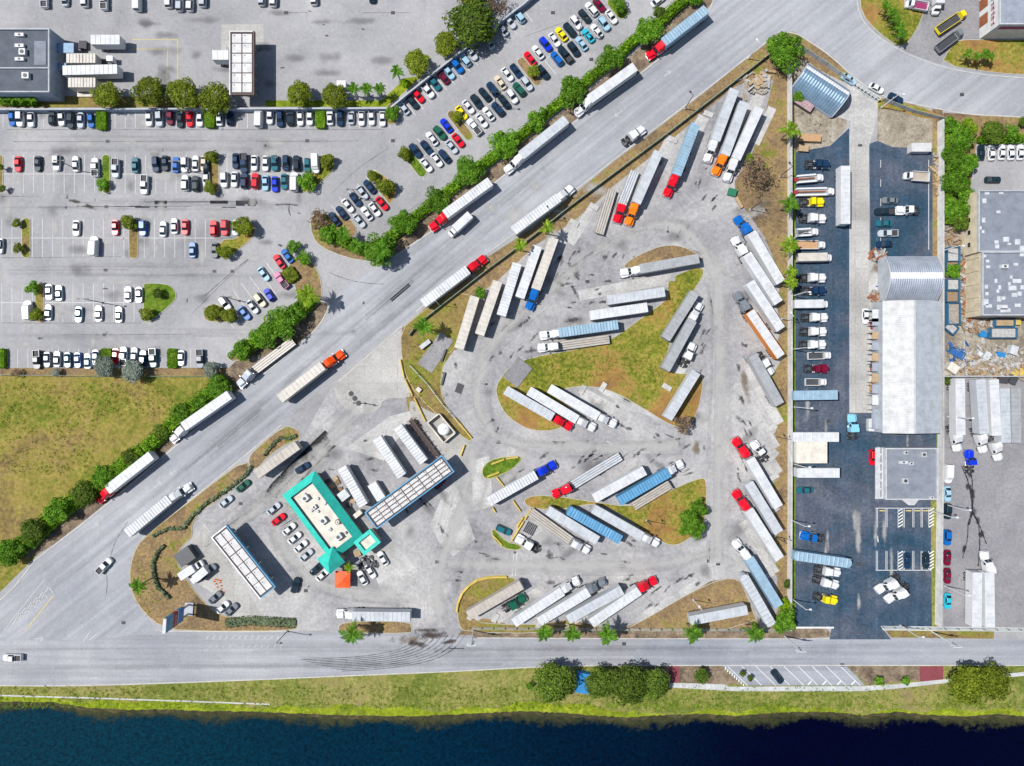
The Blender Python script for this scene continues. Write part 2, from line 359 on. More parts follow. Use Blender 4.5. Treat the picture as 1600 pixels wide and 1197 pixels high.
# water: vignette darkening and ripple shading are put into the base colour
def water_mat():
    m, n, b = _m('water'); L = n.links.new
    g = n.nodes.new('ShaderNodeNewGeometry')
    sp = n.nodes.new('ShaderNodeSeparateXYZ'); L(g.outputs['Position'], sp.inputs[0])
    no = n.nodes.new('ShaderNodeTexNoise'); no.inputs['Scale'].default_value = .02; no.inputs['Detail'].default_value = 5; L(g.outputs['Position'], no.inputs['Vector'])
    ma = n.nodes.new('ShaderNodeMath'); ma.operation = 'MULTIPLY_ADD'; ma.inputs[1].default_value = 90; L(no.outputs[0], ma.inputs[0]); L(sp.outputs[0], ma.inputs[2])
    mr = n.nodes.new('ShaderNodeMapRange'); mr.inputs[1].default_value = -60; mr.inputs[2].default_value = 120; L(ma.outputs[0], mr.inputs[0])  # colour ramp runs along x, painting the vignette darker to the right
    r = n.nodes.new('ShaderNodeValToRGB'); e = r.color_ramp.elements; e.new(.5)
    for i, (p, c) in enumerate(((.0, (.0, .017, .03)), (.5, (.0, .009, .022)), (1, (.0, .0004, .008)))): e[i].position = p; e[i].color = (*c, 1)
    L(mr.outputs[0], r.inputs[0])
    rp = n.nodes.new('ShaderNodeTexNoise'); rp.inputs['Scale'].default_value = .9; rp.inputs['Detail'].default_value = 8; rp.inputs['Roughness'].default_value = .8; L(g.outputs['Position'], rp.inputs['Vector'])
    rm_ = n.nodes.new('ShaderNodeMapRange'); rm_.inputs[1].default_value = .35; rm_.inputs[2].default_value = .68; rm_.inputs[3].default_value = .45; rm_.inputs[4].default_value = 2.3; L(rp.outputs[0], rm_.inputs[0])
    sv_ = n.nodes.new('ShaderNodeVectorMath'); sv_.operation = 'SCALE'; L(r.outputs[0], sv_.inputs[0]); L(rm_.outputs[0], sv_.inputs[3]); L(sv_.outputs[0], b.inputs['Base Color'])
    b.inputs['Roughness'].default_value = .22; b.inputs['IOR'].default_value = 1.33; b.inputs['Specular IOR Level'].default_value = .25
    w = n.nodes.new('ShaderNodeTexNoise'); w.inputs['Scale'].default_value = 2.2; w.inputs['Detail'].default_value = 6; L(g.outputs['Position'], w.inputs['Vector'])
    bp = n.nodes.new('ShaderNodeBump'); bp.inputs['Strength'].default_value = .4; bp.inputs['Distance'].default_value = .25
    L(w.outputs[0], bp.inputs['Height']); L(bp.outputs[0], b.inputs['Normal'])
    MATS['water'] = m
water_mat()

# ------------------------------------------------------------------ ground
rs0 = random.Random(21)
BANK = [(-400, 1096), (0, 1096), (80, 1097), (140, 1106), (200, 1109), (260, 1108), (320, 1111), (400, 1112), (480, 1115), (560, 1118), (640, 1119), (700, 1117),
        (760, 1114), (820, 1111), (880, 1114), (930, 1118), (980, 1121), (1040, 1117), (1100, 1115), (1150, 1119), (1200, 1114), (1250, 1112), (1300, 1113), (1350, 1117),
        (1400, 1112), (1450, 1117), (1500, 1119), (1560, 1116), (1600, 1119), (2000, 1118)]
bk = [W(*p) for p in BANK]; br = random.Random(4); bank = []
for i in range(len(bk)-1):
    n = 14 if 0 < i < len(bk)-2 else 2
    for j in range(n):
        t = j/n; bank.append((bk[i][0]*(1-t)+bk[i+1][0]*t, bk[i][1]*(1-t)+bk[i+1][1]*t+br.uniform(-.16, .16)))
bank.append(bk[-1])
YB = min(y for x, y in bank)
def strip(name, top, bot, z, m, kind='structure'):
    b = MB()
    for i in range(len(top)-1): b.poly([(*bot[i], z), (*bot[i+1], z), (*top[i+1], z), (*top[i], z)], m)
    return struct(name, b.mesh(name), kind)
YT = W(0, 1060)[1]
sheet('ground', [(-1500, YT), (1500, YT), (1500, 1500), (-1500, 1500)], 0, 'asphalt_lot', raw=True)
bank = [(-1500, bank[0][1])]+bank+[(1500, bank[-1][1])]
strip('ground', [(x, YT) for x, y in bank], bank, 0.0, 'grass_bank')
mb = MB()
for i in range(len(bank)-1):
    a, b = bank[i], bank[i+1]
    mb.poly([(a[0], a[1], 0.0), (a[0], a[1]-1.9+.4*sin(a[0]*1.3), -1.3), (b[0], b[1]-1.9+.4*sin(b[0]*1.3), -1.3), (b[0], b[1], 0.0)], 'muddy_bank')
struct('canal_bank', mb.mesh('canal_bank'))
sheet('canal_water', [(-1500, bank[0][1]+2), (-1500, -1500), (1500, -1500), (1500, bank[0][1]+2)], -1.0, 'water', raw=True)
decal('shallows', (.05, .055, .02), .8, .5)
ms = MB(); ms.uv = []
for i in range(1, len(bank)-2):
    a, b_ = bank[i], bank[i+1]; w0, w1 = 4.5+1.2*sin(a[0]*.2), 4.5+1.2*sin(b_[0]*.2)
    ms.poly([(a[0], a[1]-w0, -.985), (b_[0], b_[1]-w1, -.985), (b_[0], b_[1]-1.0, -.985), (a[0], a[1]-1.0, -.985)], 'shallows'); ms.uv += [(0, 1.1), (0, 1.1), (0, -.1), (0, -.1)]
struct('shallow_water', ms.mesh('shallow_water'))
# green verge between the canal road and the water
verge = [(-400, 1071), (0, 1071), (110, 1072), (230, 1068), (330, 1064), (450, 1059), (560, 1055), (700, 1049), (800, 1044), (860, 1040), (1000, 1039), (1600, 1039), (2000, 1039)]
vb = [W(*p) for p in verge]
def vtop(x):
    for i in range(len(vb)-1):
        if vb[i][0] <= x <= vb[i+1][0]: t = (x-vb[i][0])/(vb[i+1][0]-vb[i][0]); return vb[i][1]*(1-t)+vb[i+1][1]*t
    return vb[0][1] if x < vb[0][0] else vb[-1][1]
strip('grass_verge', [(x, vtop(x)) for x, y in bank], bank, .012, 'grass_bank')
lime = [(x, y+2.0+.7*sin(x*.11)+.5*sin(x*.37)+br.uniform(-.25, .25)-(1.0 if x > 35 else 0)) for x, y in bank]
strip('grass_verge', lime, bank, .018, 'grass_lime')
# boulevard with the bend to the right, and the canal road
ROAD = [(-60, 1000), (20, 925), (54, 874), (165, 790), (270, 700), (370, 616), (440, 562), (495, 515), (520, 470), (545, 440), (600, 412), (700, 345), (800, 265), (900, 190), (1030, 95), (1100, 35), (1130, -30),
        (1336, -30), (1340, 10), (1350, 35), (1370, 55), (1410, 79), (1470, 101), (1530, 114), (1600, 119), (1700, 122), (1700, 190), (1600, 182), (1510, 178), (1470, 170), (1420, 160), (1370, 147), (1330, 117), (1300, 88), (1262, 62), (1240, 49),
        (1215, 52), (1185, 75), (1100, 142), (1020, 202), (960, 248), (900, 296), (800, 365), (720, 425), (650, 487), (600, 528), (520, 590), (440, 662), (320, 763), (222, 840), (205, 868), (200, 905), (212, 945), (245, 985), (240, 1000), (150, 1010), (0, 1003)]
sheet('boulevard', ROAD, .004, 'asphalt_road', smooth=1)
sheet('canal_road', [(-400, 998), (150, 1000), (250, 986), (640, 990), (740, 997), (1600, 999), (2000, 999), (2000, 1039), (1600, 1039), (1000, 1039), (860, 1041), (700, 1050), (560, 1055), (330, 1065), (110, 1072), (-400, 1071)], .010, 'asphalt_canal_road')
# truck stop pavement, and the dry strip inside its fence
sheet('dry_ground', [(626, 515), (655, 490), (720, 428), (830, 358), (960, 252), (1100, 145), (1185, 77), (1215, 52), (1240, 49), (1262, 62), (1300, 88), (1330, 117), (1318, 128), (1245, 92), (1240, 300), (1240, 992), (715, 992), (800, 905), (640, 660), (626, 560)], .012, 'dry_soil')
TL = [(640, 700), (694, 632), (687, 605), (692, 572), (709, 548), (716, 545), (742, 464), (776, 440), (808, 410), (838, 382), (862, 368), (897, 345), (930, 318), (957, 292), (990, 266), (1030, 235), (1050, 218), (1085, 188), (1105, 170), (1148, 136), (1190, 118), (1208, 126), (1192, 190), (1175, 240),
      (1148, 283), (1148, 305), (1172, 338), (1196, 372), (1222, 440), (1212, 470), (1221, 515), (1214, 535), (1222, 560), (1205, 590), (1222, 628), (1200, 645), (1215, 668), (1203, 690), (1218, 708), (1200, 730), (1216, 742), (1206, 760), (1219, 795), (1206, 805), (1217, 832), (1205, 845), (1218, 875), (1200, 890),
      (1214, 900), (1216, 950), (1205, 978), (1190, 984), (1162, 920), (1135, 904), (1110, 908), (1010, 968), (960, 985), (890, 968), (840, 976), (800, 978), (770, 968), (735, 965), (716, 985), (640, 985), (560, 985), (420, 985), (350, 930), (330, 880), (300, 840), (320, 780), (400, 740), (470, 690), (520, 600), (600, 540), (628, 510), (632, 590)]
sheet('truck_stop_pavement', TL, .016, 'asphalt_truck_lot')
sheet('concrete_apron', [(521, 600), (545, 578), (628, 508), (622, 540), (630, 590), (642, 612), (640, 622), (600, 622), (592, 640), (570, 649), (545, 643), (526, 625)], .022, 'concrete', smooth=1)
sheet('concrete_apron', [(640, 622), (660, 638), (700, 655), (725, 690), (738, 700), (715, 745), (690, 720), (668, 690), (640, 650)], .023, 'concrete', smooth=1)
sheet('concrete_apron', [(300, 840), (320, 818), (425, 985), (385, 985), (330, 925), (298, 905), (280, 880)], .022, 'concrete')
for p in ([(695, 765), (712, 755), (742, 842), (708, 870), (690, 855), (672, 820)], [(570, 860), (600, 830), (660, 900), (600, 935)],
          [(735, 720), (765, 712), (770, 790), (740, 800)], [(610, 650), (650, 640), (600, 720), (540, 700)]):
    sheet('pavement_patch', p, .020, 'concrete_slab')
# navy new asphalt of the truck dealer yard
sheet('dealer_yard', [(1243, 238), (1297, 228), (1327, 200), (1327, 645), (1360, 645), (1360, 400), (1358, 225), (1371, 220), (1395, 230), (1457, 232), (1457, 470), (1468, 690), (1461, 979), (1243, 979)], .018, 'asphalt_new')
sheet('concrete_lane', [(1327, 645), (1327, 215), (1330, 190), (1300, 180), (1325, 145), (1322, 135), (1335, 128), (1372, 152), (1370, 185), (1358, 228), (1358, 400), (1378, 420), (1378, 645)], .024, 'concrete_slab')
lane = struct('concrete_lane', MB().box(*[q for q in (W(1327.5, 0)[0], W(1357.5, 0)[0])], W(0, 644)[1], W(0, 229)[1], .0, .03, 'concrete').mesh('concrete_lane'))
ly0, ly1, lx0, lx1 = W(0, 644)[1], W(0, 229)[1], W(1327.5, 0)[0], W(1357.5, 0)[0]
sw, sh = (lx1-lx0)/2, (ly1-ly0)/15
slab = MB().box(-sw/2+.03, sw/2-.03, -sh/2+.03, sh/2-.03, 0, .03, 'concrete').mesh('slab')
for i in range(2):
    for j in range(15): link('slab', slab, lane, (lx0+sw*(i+.5), ly0+sh*(j+.5), .03+rs0.uniform(0, .006)))
sheet('dry_ground', [(1241, 92), (1262, 95), (1318, 140), (1325, 175), (1322, 200), (1297, 228), (1243, 238)], .017, 'yard_dirt')
sheet('grass_strip', [(1237, 235), (1243, 235), (1243, 985), (1237, 985)], .026, 'grass_green')
sheet('dry_ground', [(1457, 170), (1473, 172), (1473, 470), (1457, 470)], .0185, 'dry_soil')
sheet('dry_ground', [(1372, 152), (1440, 165), (1474, 178), (1474, 232), (1395, 230), (1370, 222)], .0170, 'yard_dirt')
sheet('grass_strip', [(1371, 152), (1440, 168), (1470, 180), (1474, 188), (1440, 184), (1400, 172), (1372, 170)], .030, 'grass_island')
sheet('grass_strip', [(1454, 782), (1468, 782), (1470, 979), (1456, 979)], .030, 'grass_bank')
sheet('grass_strip', [(1463, 678), (1470, 678), (1470, 790), (1464, 790)], .032, 'grass_green')
sheet('grey_yard', [(1474, 588), (1720, 588), (1720, 985), (1474, 985)], .018, 'asphalt_grey_yard')
sheet('scrap_yard_ground', [(1476, 350), (1540, 350), (1540, 494), (1720, 494), (1720, 588), (1476, 588)], .018, 'yard_dirt')
sheet('dry_ground', [(1474, 176), (1600, 184), (1720, 184), (1720, 222), (1526, 222), (1520, 260), (1510, 350), (1476, 350)], .016, 'dry_soil')
sheet('grass_strip', [(415, 157), (596, 157), (634, 122), (660, 118), (606, 167), (415, 167)], .02, 'grass_lime')
sheet('grass_strip', [(60, 150), (345, 152), (345, 168), (0, 168), (0, 150)], .019, 'grass_dry')
sheet('concrete_apron', [(346, 38), (412, 38), (412, 66), (398, 66), (398, 120), (345, 100)], .021, 'concrete')
# verge south of the yards
sheet('dry_ground', [(740, 985), (1290, 981), (1304, 995), (1240, 999), (740, 997)], .020, 'mulch')
sheet('grass_strip', [(1382, 983), (1553, 985), (1553, 998), (1392, 996)], .022, 'grass_dry')
sheet('dealer_driveway', [(1300, 978), (1376, 978), (1392, 999), (1296, 999)], .024, 'asphalt_new')
sheet('sidewalk', [(1376, 978), (1720, 982), (1720, 988), (1380, 985)], .028, 'sidewalk')
sheet('sidewalk', [(-200, 1082), (0, 1085.6), (150, 1090), (300, 1095), (421, 1099.6), (421, 1101.6), (300, 1097), (150, 1092), (0, 1087.8), (-200, 1085)], .02, 'sidewalk')
sheet('sidewalk', [(1046, 1067), (1130, 1069), (1140, 1073), (1350, 1072), (1400, 1069), (1480, 1061), (1600, 1050), (1600, 1056), (1480, 1067), (1400, 1076), (1350, 1080), (1150, 1080), (1046, 1074)], .02, 'sidewalk')
sheet('canal_road', [(1010, 999), (2000, 999), (2000, 1039), (985, 1039)], .0125, 'asphalt_canal_vignette')  # overlay on the eastern canal road, carries the painted vignette tone
sheet('canal_parking', [(1128, 1040), (1322, 1040), (1352, 1071), (1165, 1071)], .018, 'asphalt_canal_vignette')
sheet('dry_ground', [(1000, 1041), (1128, 1041), (1160, 1070), (1046, 1066), (1000, 1062)], .016, 'mulch')
sheet('dry_ground', [(1324, 1041), (1440, 1041), (1440, 1062), (1354, 1070)], .016, 'mulch')
sheet('brick_pad', [(1437, 1041), (1474, 1041), (1474, 1063), (1437, 1065)], .019, 'brick_paving')
sheet('brick_pad', [(1045, 1041), (1062, 1041), (1060, 1067), (1046, 1067)], .019, 'brick_paving')
# field, hedge strips
sheet('grass_field', [(-400, 585), (335, 587), (356, 598), (300, 640), (226, 706), (150, 772), (52, 874), (20, 905), (-60, 985), (-400, 985)], .014, 'grass_field')
sheet('dry_ground', [(0, 575), (330, 575), (375, 575), (335, 590), (0, 588)], .013, 'dry_soil')
for p in ([(1075, -20), (1125, -20), (1112, 8), (1030, 92), (900, 186), (800, 262), (700, 342), (612, 402), (585, 408), (560, 405), (620, 372), (740, 285), (840, 205), (960, 110), (1040, 40)],
          [(500, 470), (515, 476), (500, 510), (440, 556), (370, 612), (300, 664), (270, 698), (165, 788), (56, 872), (30, 870), (150, 765), (330, 610), (360, 570), (420, 520)]):
    sheet('planting_strip', p, .016, 'mulch', smooth=1)
# top right greens
island([(1342, -10), (1346, 22), (1370, 50), (1409, 78), (1431, 50), (1445, 17), (1440, 12), (1414, 12), (1412, -10)], 'grass_island', 1, .1)
island([(1469, 101), (1485, 73), (1498, 62), (1532, 62), (1720, 62), (1720, 119), (1600, 117), (1560, 115)], 'grass_island', 1, .1)
sheet('grey_yard', [(1413, -40), (1720, -40), (1720, 62), (1490, 66), (1470, 101), (1409, 79), (1440, 40)], .0145, 'asphalt_grey_yard')
# planted islands
I1 = [(773, 612), (779, 594), (800, 568), (840, 556), (905, 545), (955, 532), (1008, 492), (1045, 466), (1042, 438), (1060, 428), (1085, 418), (1098, 418), (1100, 430), (1085, 452), (1060, 500), (1042, 545), (1045, 585), (1092, 582), (1100, 592), (1093, 635), (1078, 668), (1052, 668), (1008, 640), (950, 607), (900, 603), (868, 612), (905, 655), (866, 674), (830, 673), (806, 661), (786, 644)]
island(I1, 'grass_island', 2, .1)
island([(972, 420), (980, 408), (1010, 392), (1036, 383), (1060, 383), (1085, 393), (1099, 405), (1092, 412), (1000, 418)], 'dry_soil', 2, .1)
island([(1098, 744), (1104, 752), (1104, 800), (1096, 826), (1080, 840), (1056, 854), (1034, 848), (1000, 826), (975, 806), (930, 785), (880, 797), (826, 795), (815, 778), (850, 772), (930, 784), (990, 793), (1046, 766)], 'grass_island', 2, .1)
island([(1128, 904), (1154, 904), (1164, 922), (1188, 984), (962, 987), (1000, 972), (1084, 922)], 'dry_soil', 1, .1)
island([(714, 950), (718, 935), (730, 918), (748, 905), (766, 901), (800, 901), (808, 907), (800, 918), (745, 958), (738, 966), (760, 975), (860, 975), (900, 976), (850, 990), (725, 988), (716, 975)], 'grass_dry', 1, .1)
island([(752, 738), (757, 725), (775, 715), (812, 712), (816, 718), (800, 734), (770, 748), (757, 748)], 'grass_green', 1, .12, 'kerb_yellow')
island([(768, 826), (774, 828), (790, 846), (816, 852), (812, 860), (788, 858), (770, 842)], 'grass_green', 1, .12, 'kerb_yellow')
GAS = [(385, 716), (320, 765), (222, 841), (207, 868), (202, 902), (208, 932), (226, 958), (250, 978), (285, 986), (455, 986), (466, 978), (462, 970), (400, 966), (345, 964), (318, 940), (297, 914), (272, 872), (286, 852), (301, 838), (300, 818), (312, 800), (345, 778), (393, 742)]
island(GAS, 'dry_soil', 1, .12, 'kerb_yellow')
island([(442, 666), (458, 667), (470, 676), (468, 688), (455, 690), (420, 712), (398, 738), (386, 720), (398, 702)], 'dry_soil', 1, .12)
island([(528, 975), (556, 970), (640, 970), (645, 985), (640, 990), (530, 989)], 'dry_soil', 1, .1)
island([(626, 515), (655, 491), (700, 455), (742, 462), (726, 505), (708, 548), (700, 552), (691, 575), (688, 605), (694, 630), (716, 662), (738, 684), (734, 692), (690, 655), (652, 618), (636, 592), (627, 560)], 'grass_dry', 1, .1, 'kerb_yellow')
def pill(cx, cy, w, h, a=0, m='grass_dry', hh=.13):
    pts = []
    for x, y, _ in rr(-w/2, w/2, -h/2, h/2, min(w, h)*.45, 0, 4):
        c, s = cos(radians(a)), sin(radians(a)); pts.append((cx+x*c-y*s, cy+x*s+y*c))
    return island(pts, m, 0, hh)
for a in ((166, 272, 13, 61, 0, 'grass_green'), (41, 372, 14, 63, 0, 'grass_dry'), (209, 373, 15, 63, 0, 'grass_dry'), (62, 473, 14, 62, 0, 'grass_dry'), (335, 271, 14, 62, 0, 'grass_dry'), (0, 272, 10, 60, 0, 'grass_dry'),
          (827, 112, 14, 52, -38, 'dry_soil'), (719, 196, 14, 56, -38, 'grass_dry'), (647, 254, 15, 54, -38, 'grass_green'), (965, 12, 20, 40, -38, 'grass_green'),
          (465, 784, 32, 7, -36, 'dry_soil'), (612, 178, 18, 34, 10, 'grass_dry')):
    pill(*a)
island([(224, 445), (228, 442), (258, 443), (270, 448), (277, 461), (272, 473), (232, 505), (224, 500)], 'grass_green', 1)
island([(343, 374), (373, 373), (374, 355), (392, 345), (399, 356), (397, 371), (360, 401), (344, 402)], 'grass_island', 1)
island([(500, 241), (514, 242), (525, 255), (519, 269), (488, 298), (474, 302), (470, 296), (472, 272), (500, 268)], 'grass_island', 1)
island([(574, 265), (590, 267), (616, 287), (621, 300), (611, 319), (605, 317)], 'grass_island', 1)
island([(484, 340), (500, 332), (545, 338), (561, 362), (545, 378), (600, 388), (640, 350), (650, 356), (605, 402), (575, 409), (538, 402), (500, 386), (487, 368)], 'dry_soil', 1)
island([(447, 412), (470, 398), (488, 408), (500, 430), (504, 456), (500, 476), (480, 486), (440, 520), (380, 562), (358, 566), (362, 552), (430, 508), (466, 478), (462, 448)], 'dry_soil', 1)
island([(320, 478), (340, 474), (372, 492), (376, 502), (330, 504), (318, 498)], 'grass_dry', 1)
# parking stall lines
mb = MB()
def ln(p, q, w=.13, z=.0, m='paint_white'):
    a, b = W(*p), W(*q); dx, dy = b[0]-a[0], b[1]-a[1]; l = hypot(dx, dy); nx, ny = -dy/l*w/2, dx/l*w/2
    mb.poly([(a[0]+nx, a[1]+ny, .034+z), (a[0]-nx, a[1]-ny, .034+z), (b[0]-nx, b[1]-ny, .034+z), (b[0]+nx, b[1]+ny, .034+z)], m)
def stalls(x0, x1, ys, sp=15.9, mid=True):
    x = x0
    while x < x1:
        ln((x, ys[0]), (x, ys[-1]), .11); x += sp
    if mid and len(ys) > 2: ln((x0, ys[1]), (x1, ys[1]), .11)
stalls(5, 610, (172, 200)); stalls(5, 472, (242, 272, 302)); stalls(3, 335, (342, 372, 403)); stalls(3, 224, (443, 473, 503)); stalls(12, 322, (545, 574))
def dstalls(p, q, n, a, l0, l1):
    dx, dy = cos(radians(a)), sin(radians(a))
    for i in range(n+1):
        t = i/n; x, y = p[0]+(q[0]-p[0])*t, p[1]+(q[1]-p[1])*t
        ln((x-dx*l0, y-dy*l0), (x+dx*l1, y+dy*l1), .11)
dstalls((645, 258), (960, 7), 26, 52, 28, 28); dstalls((632, 158), (815, 12), 15, 52, 0, 28); dstalls((520, 352), (602, 286), 6, 52, 27, 27); dstalls((352, 494), (456, 408), 8, 54, 24, 24)
ln((645, 258), (960, 7), .1)
# dealer bays
for ys, yt in (((794, 824), 794), ((861, 891), 891)):
    for x in (1370, 1385, 1412, 1427, 1440): 
        ln((x-1, ys[0]), (x-1, ys[1]), .12); ln((x+1, ys[0]), (x+1, ys[1]), .12)
    ln((1368, yt), (1455, yt), .16)
    for x0 in (1403, 1451):
        for k in range(6): ln((x0, ys[0]+5*k+5), (x0+8, ys[0]+5*k), .3)
        ln((x0, ys[0]), (x0, ys[1]), .14)
for x in (1374, 1415, 1429, 1442): ln((x, 798), (x+9, 798), .3, .001, 'paint_yellow')
# canal side bays
for k in range(9): ln((1137+k*22, 1041), (1168+k*22, 1071), .16)
for k in range(9): ln((1134+3.4*k, 1042+3.3*k), (1130+3.6*k+3, 1047+3.1*k), .3)
for x in (1285, 1262, 1308, 1330): ln((x, 1070), (x+6, 1064), .35)
# faded arrows and road letters
def arrow(px, py, a, s=1.0, m='paint_faded'):
    c, si = cos(radians(a)), sin(radians(a))
    def P(u, v): return (px+(u*c-v*si)*s, py+(u*si+v*c)*s)
    ln(P(-9, 0), P(5, 0), .2, 0, m); ln(P(2, -4), P(8, 0), .25, .001, m); ln(P(2, 4), P(8, 0), .25, .001, m)
def chev(px, py, a):
    c, si = cos(radians(a)), sin(radians(a))
    for v in (-1, 1): ln((px+(-10*c-v*4.5*si), py+(-10*si+v*4.5*c)), (px, py), .28)
chev(1052, 694, 0); chev(958, 694, 0); arrow(247, 757, -38, .8); arrow(270, 738, 142, .8); arrow(811, 304, 142, .9); arrow(1043, 115, -38, .8); arrow(149, 822, -38, .9); arrow(62, 998, 0, .8); arrow(966, 178, 142, .8)
for k in range(6):
    ln((20+k*9, 975-k*8), (31+k*9, 957-k*8), .24, 0, 'paint_faded'); ln((31+k*9, 957-k*8), (38+k*9, 966-k*8), .24, 0, 'paint_faded')
ln((6, 985), (70, 905), .18, 0, 'paint_faded')
for k in range(12): ln((322+k*10, 999), (326+k*10, 993), .22, 0, 'paint_faded'); ln((328+k*10, 1012), (331+k*10, 1007), .15, 0, 'paint_faded')
ln((130, 1003), (142, 985), .2, 0, 'paint_faded'); ln((140, 1000), (152, 990), .2, 0, 'paint_faded')
ln((206, 62), (279, 62), .16, .001, 'paint_yellow'); ln((278, 62), (278, 128), .22, .001, 'paint_yellow'); ln((262, 77), (261, 128), .2, .001, 'paint_yellow'); ln((206, 77), (262, 77), .16, .001, 'paint_yellow')
for k in range(7): ln((1376, 250+k*30), (1376, 262+k*30), .12)
ln((1451, 250), (1451, 390), .14); ln((40, 985), (84, 930), .22, .001, 'paint_yellow')
# hatched crossing beside the cars at the shop
for k in range(7): ln((431+k*3.6, 828-k*2.0), (449+k*3.6, 816-k*2.2), .15, .001)
ln((803, 862), (800, 900), .12); ln((808, 862), (805, 900), .12)
ln((1371, 838), (1372, 847), .25)
struct('road_markings', mb.mesh('road_markings'))
# concrete pads under the truck bays
def pad(p, q, w, m='concrete_slab', z=.021):
    a, b = W(*p), W(*q); dx, dy = b[0]-a[0], b[1]-a[1]; l = hypot(dx, dy); nx, ny = -dy/l*w/2, dx/l*w/2
    sheet('concrete_pad', [(a[0]+nx, a[1]+ny), (a[0]-nx, a[1]-ny), (b[0]-nx, b[1]-ny), (b[0]+nx, b[1]+ny)], z, m, raw=True)
for i, (p, q, w) in enumerate((((1050, 213), (1010, 290), 2.9), ((1100, 182), (1060, 262), 3.2), ((1195, 126), (1165, 200), 3.4), ((1207, 168), (1180, 225), 2.4), ((929, 322), (890, 380), 2.8), ((897, 348), (860, 405), 2.8),
        ((1051, 434), (905, 462), 3.0), ((944, 607), (1010, 640), 3.0), ((910, 613), (985, 655), 3.0), ((965, 612), (1030, 650), 3), ((1048, 604), (1075, 560), 2.6), ((1218, 662), (1160, 560), 2.8), ((1212, 700), (1150, 600), 2.8), ((1216, 740), (1200, 715), 3),
        ((1211, 896), (1160, 815), 2.8), ((1210, 735), (1170, 690), 2.8), ((1005, 966), (1090, 915), 3.2), ((895, 968), (980, 920), 3), ((735, 968), (800, 925), 3.), ((775, 968), (850, 920), 3.), ((1160, 480), (1200, 540), 2.6))):
    pad(p, q, w, z=.0205+i*.0007)
# oil stains and wear
def blobs(name, m, lst, z):
    b = MB(); b.uv = []
    for (x, y, rx, ry, a) in lst:
        X, Y = W(x, y); c, s = cos(radians(-a)), sin(radians(-a)); rx *= S; ry *= S
        pts = [(-1, -1), (1, -1), (1, 1), (-1, 1)]
        b.poly([(X+u*rx*c-v*ry*s, Y+u*rx*s+v*ry*c, z) for u, v in pts], m); b.uv += [(u*1.05, v*1.05) for u, v in pts]
        z += .00004
    struct(name, b.mesh(name))
rb = random.Random(3); L1 = []
for (x0, y0, x1, y1, n, a) in ((1160, 480, 1165, 900, 16, 60), (1000, 905, 1100, 950, 8, -35), (900, 690, 1080, 740, 12, -32), (740, 850, 1000, 880, 10, 5), (730, 500, 900, 560, 10, -50), (880, 430, 960, 480, 8, -10), (880, 400, 1000, 400, 8, -60), (1090, 250, 1110, 330, 5, -60), (960, 610, 1060, 680, 10, 30),
                               (1080, 500, 1100, 600, 7, -60), (480, 690, 600, 760, 8, 0), (640, 760, 700, 850, 8, 50), (1040, 240, 1080, 260, 3, -60), (850, 430, 900, 400, 4, -60)):
    for _ in range(int(n*1.6)):
        L1.append((rb.uniform(min(x0, x1)-8, max(x0, x1)+8), rb.uniform(min(y0, y1)-8, max(y0, y1)+8), rb.uniform(4, 14), rb.uniform(1.8, 4), a+rb.uniform(-15, 15)))
L1 += [(895, 500, 20, 5, -8), (830, 548, 16, 5, -8), (901, 425, 12, 5, 65), (898, 455, 14, 4, 60), (712, 570, 9, 5, 70), (718, 607, 8, 6, 20), (1154, 575, 10, 4, 75), (1158, 625, 10, 4, 65), (1155, 655, 8, 5, 60), (1098, 547, 12, 5, -62), (1099, 520, 10, 4, -62), (1085, 662, 18, 5, 88),
       (858, 868, 9, 12, 10), (872, 850, 10, 6, 20), (984, 850, 14, 4, 30), (1100, 700, 8, 3, 90), (850, 712, 14, 4, -40), (905, 722, 12, 4, -40), (815, 735, 8, 3, -30), (1060, 907, 14, 4, -35), (1090, 912, 12, 4, -35), (980, 905, 12, 4, -30), (860, 910, 9, 6, 0)]
for t in ((0, 240), (0, 480), (320, 240), (320, 0)):
    for _ in range(9): L1.append((t[0]+rb.uniform(10, 310), t[1]+rb.uniform(5, 235), rb.uniform(2, 7), rb.uniform(1.2, 3), rb.choice((0, 90, 20))))
blobs('oil_stains', 'oil', L1, .0385)
L2 = []
for _ in range(70):
    L2.append((rb.uniform(0, 480), rb.uniform(175, 570), rb.uniform(10, 34), rb.uniform(8, 16), rb.choice((0, 0, 90))))
for _ in range(40):
    L2.append((rb.uniform(760, 1200), rb.uniform(300, 960), rb.uniform(14, 40), rb.uniform(8, 20), rb.uniform(-60, 60)))
for _ in range(26): L2.append((rb.uniform(220, 620), rb.uniform(10, 140), rb.uniform(10, 40), rb.uniform(6, 14), 0))
L2 += [(520, 710, 34, 14, 0), (668, 795, 10, 34, -35), (690, 770, 10, 34, -35), (640, 830, 14, 20, 0), (560, 900, 30, 18, 0)]
L2 = L2[35:]
blobs('worn_patches', 'oil_wide', L2, .0362)
L3 = []
for _ in range(60):
    L3.append((rb.uniform(0, 480), rb.uniform(175, 570), rb.uniform(12, 40), rb.uniform(6, 14), rb.choice((0, 0, 90))))
for _ in range(50): L3.append((rb.uniform(720, 1200), rb.uniform(280, 960), rb.uniform(14, 36), rb.uniform(8, 16), rb.uniform(-60, 60)))
for _ in range(16): L3.append((rb.uniform(1260, 1450), rb.uniform(400, 960), rb.uniform(3, 6), rb.uniform(20, 60), 0))
blobs('pale_patches', 'patch_light', L3, .0372)
blobs('mud_stain', 'mud_film', [(676, 992, 42, 8, 0), (650, 1006, 24, 7, 10), (700, 1003, 20, 5, -10), (668, 985, 22, 5, 0), (120, 315, 22, 4, 8), (140, 323, 14, 4, 20)], .0395)
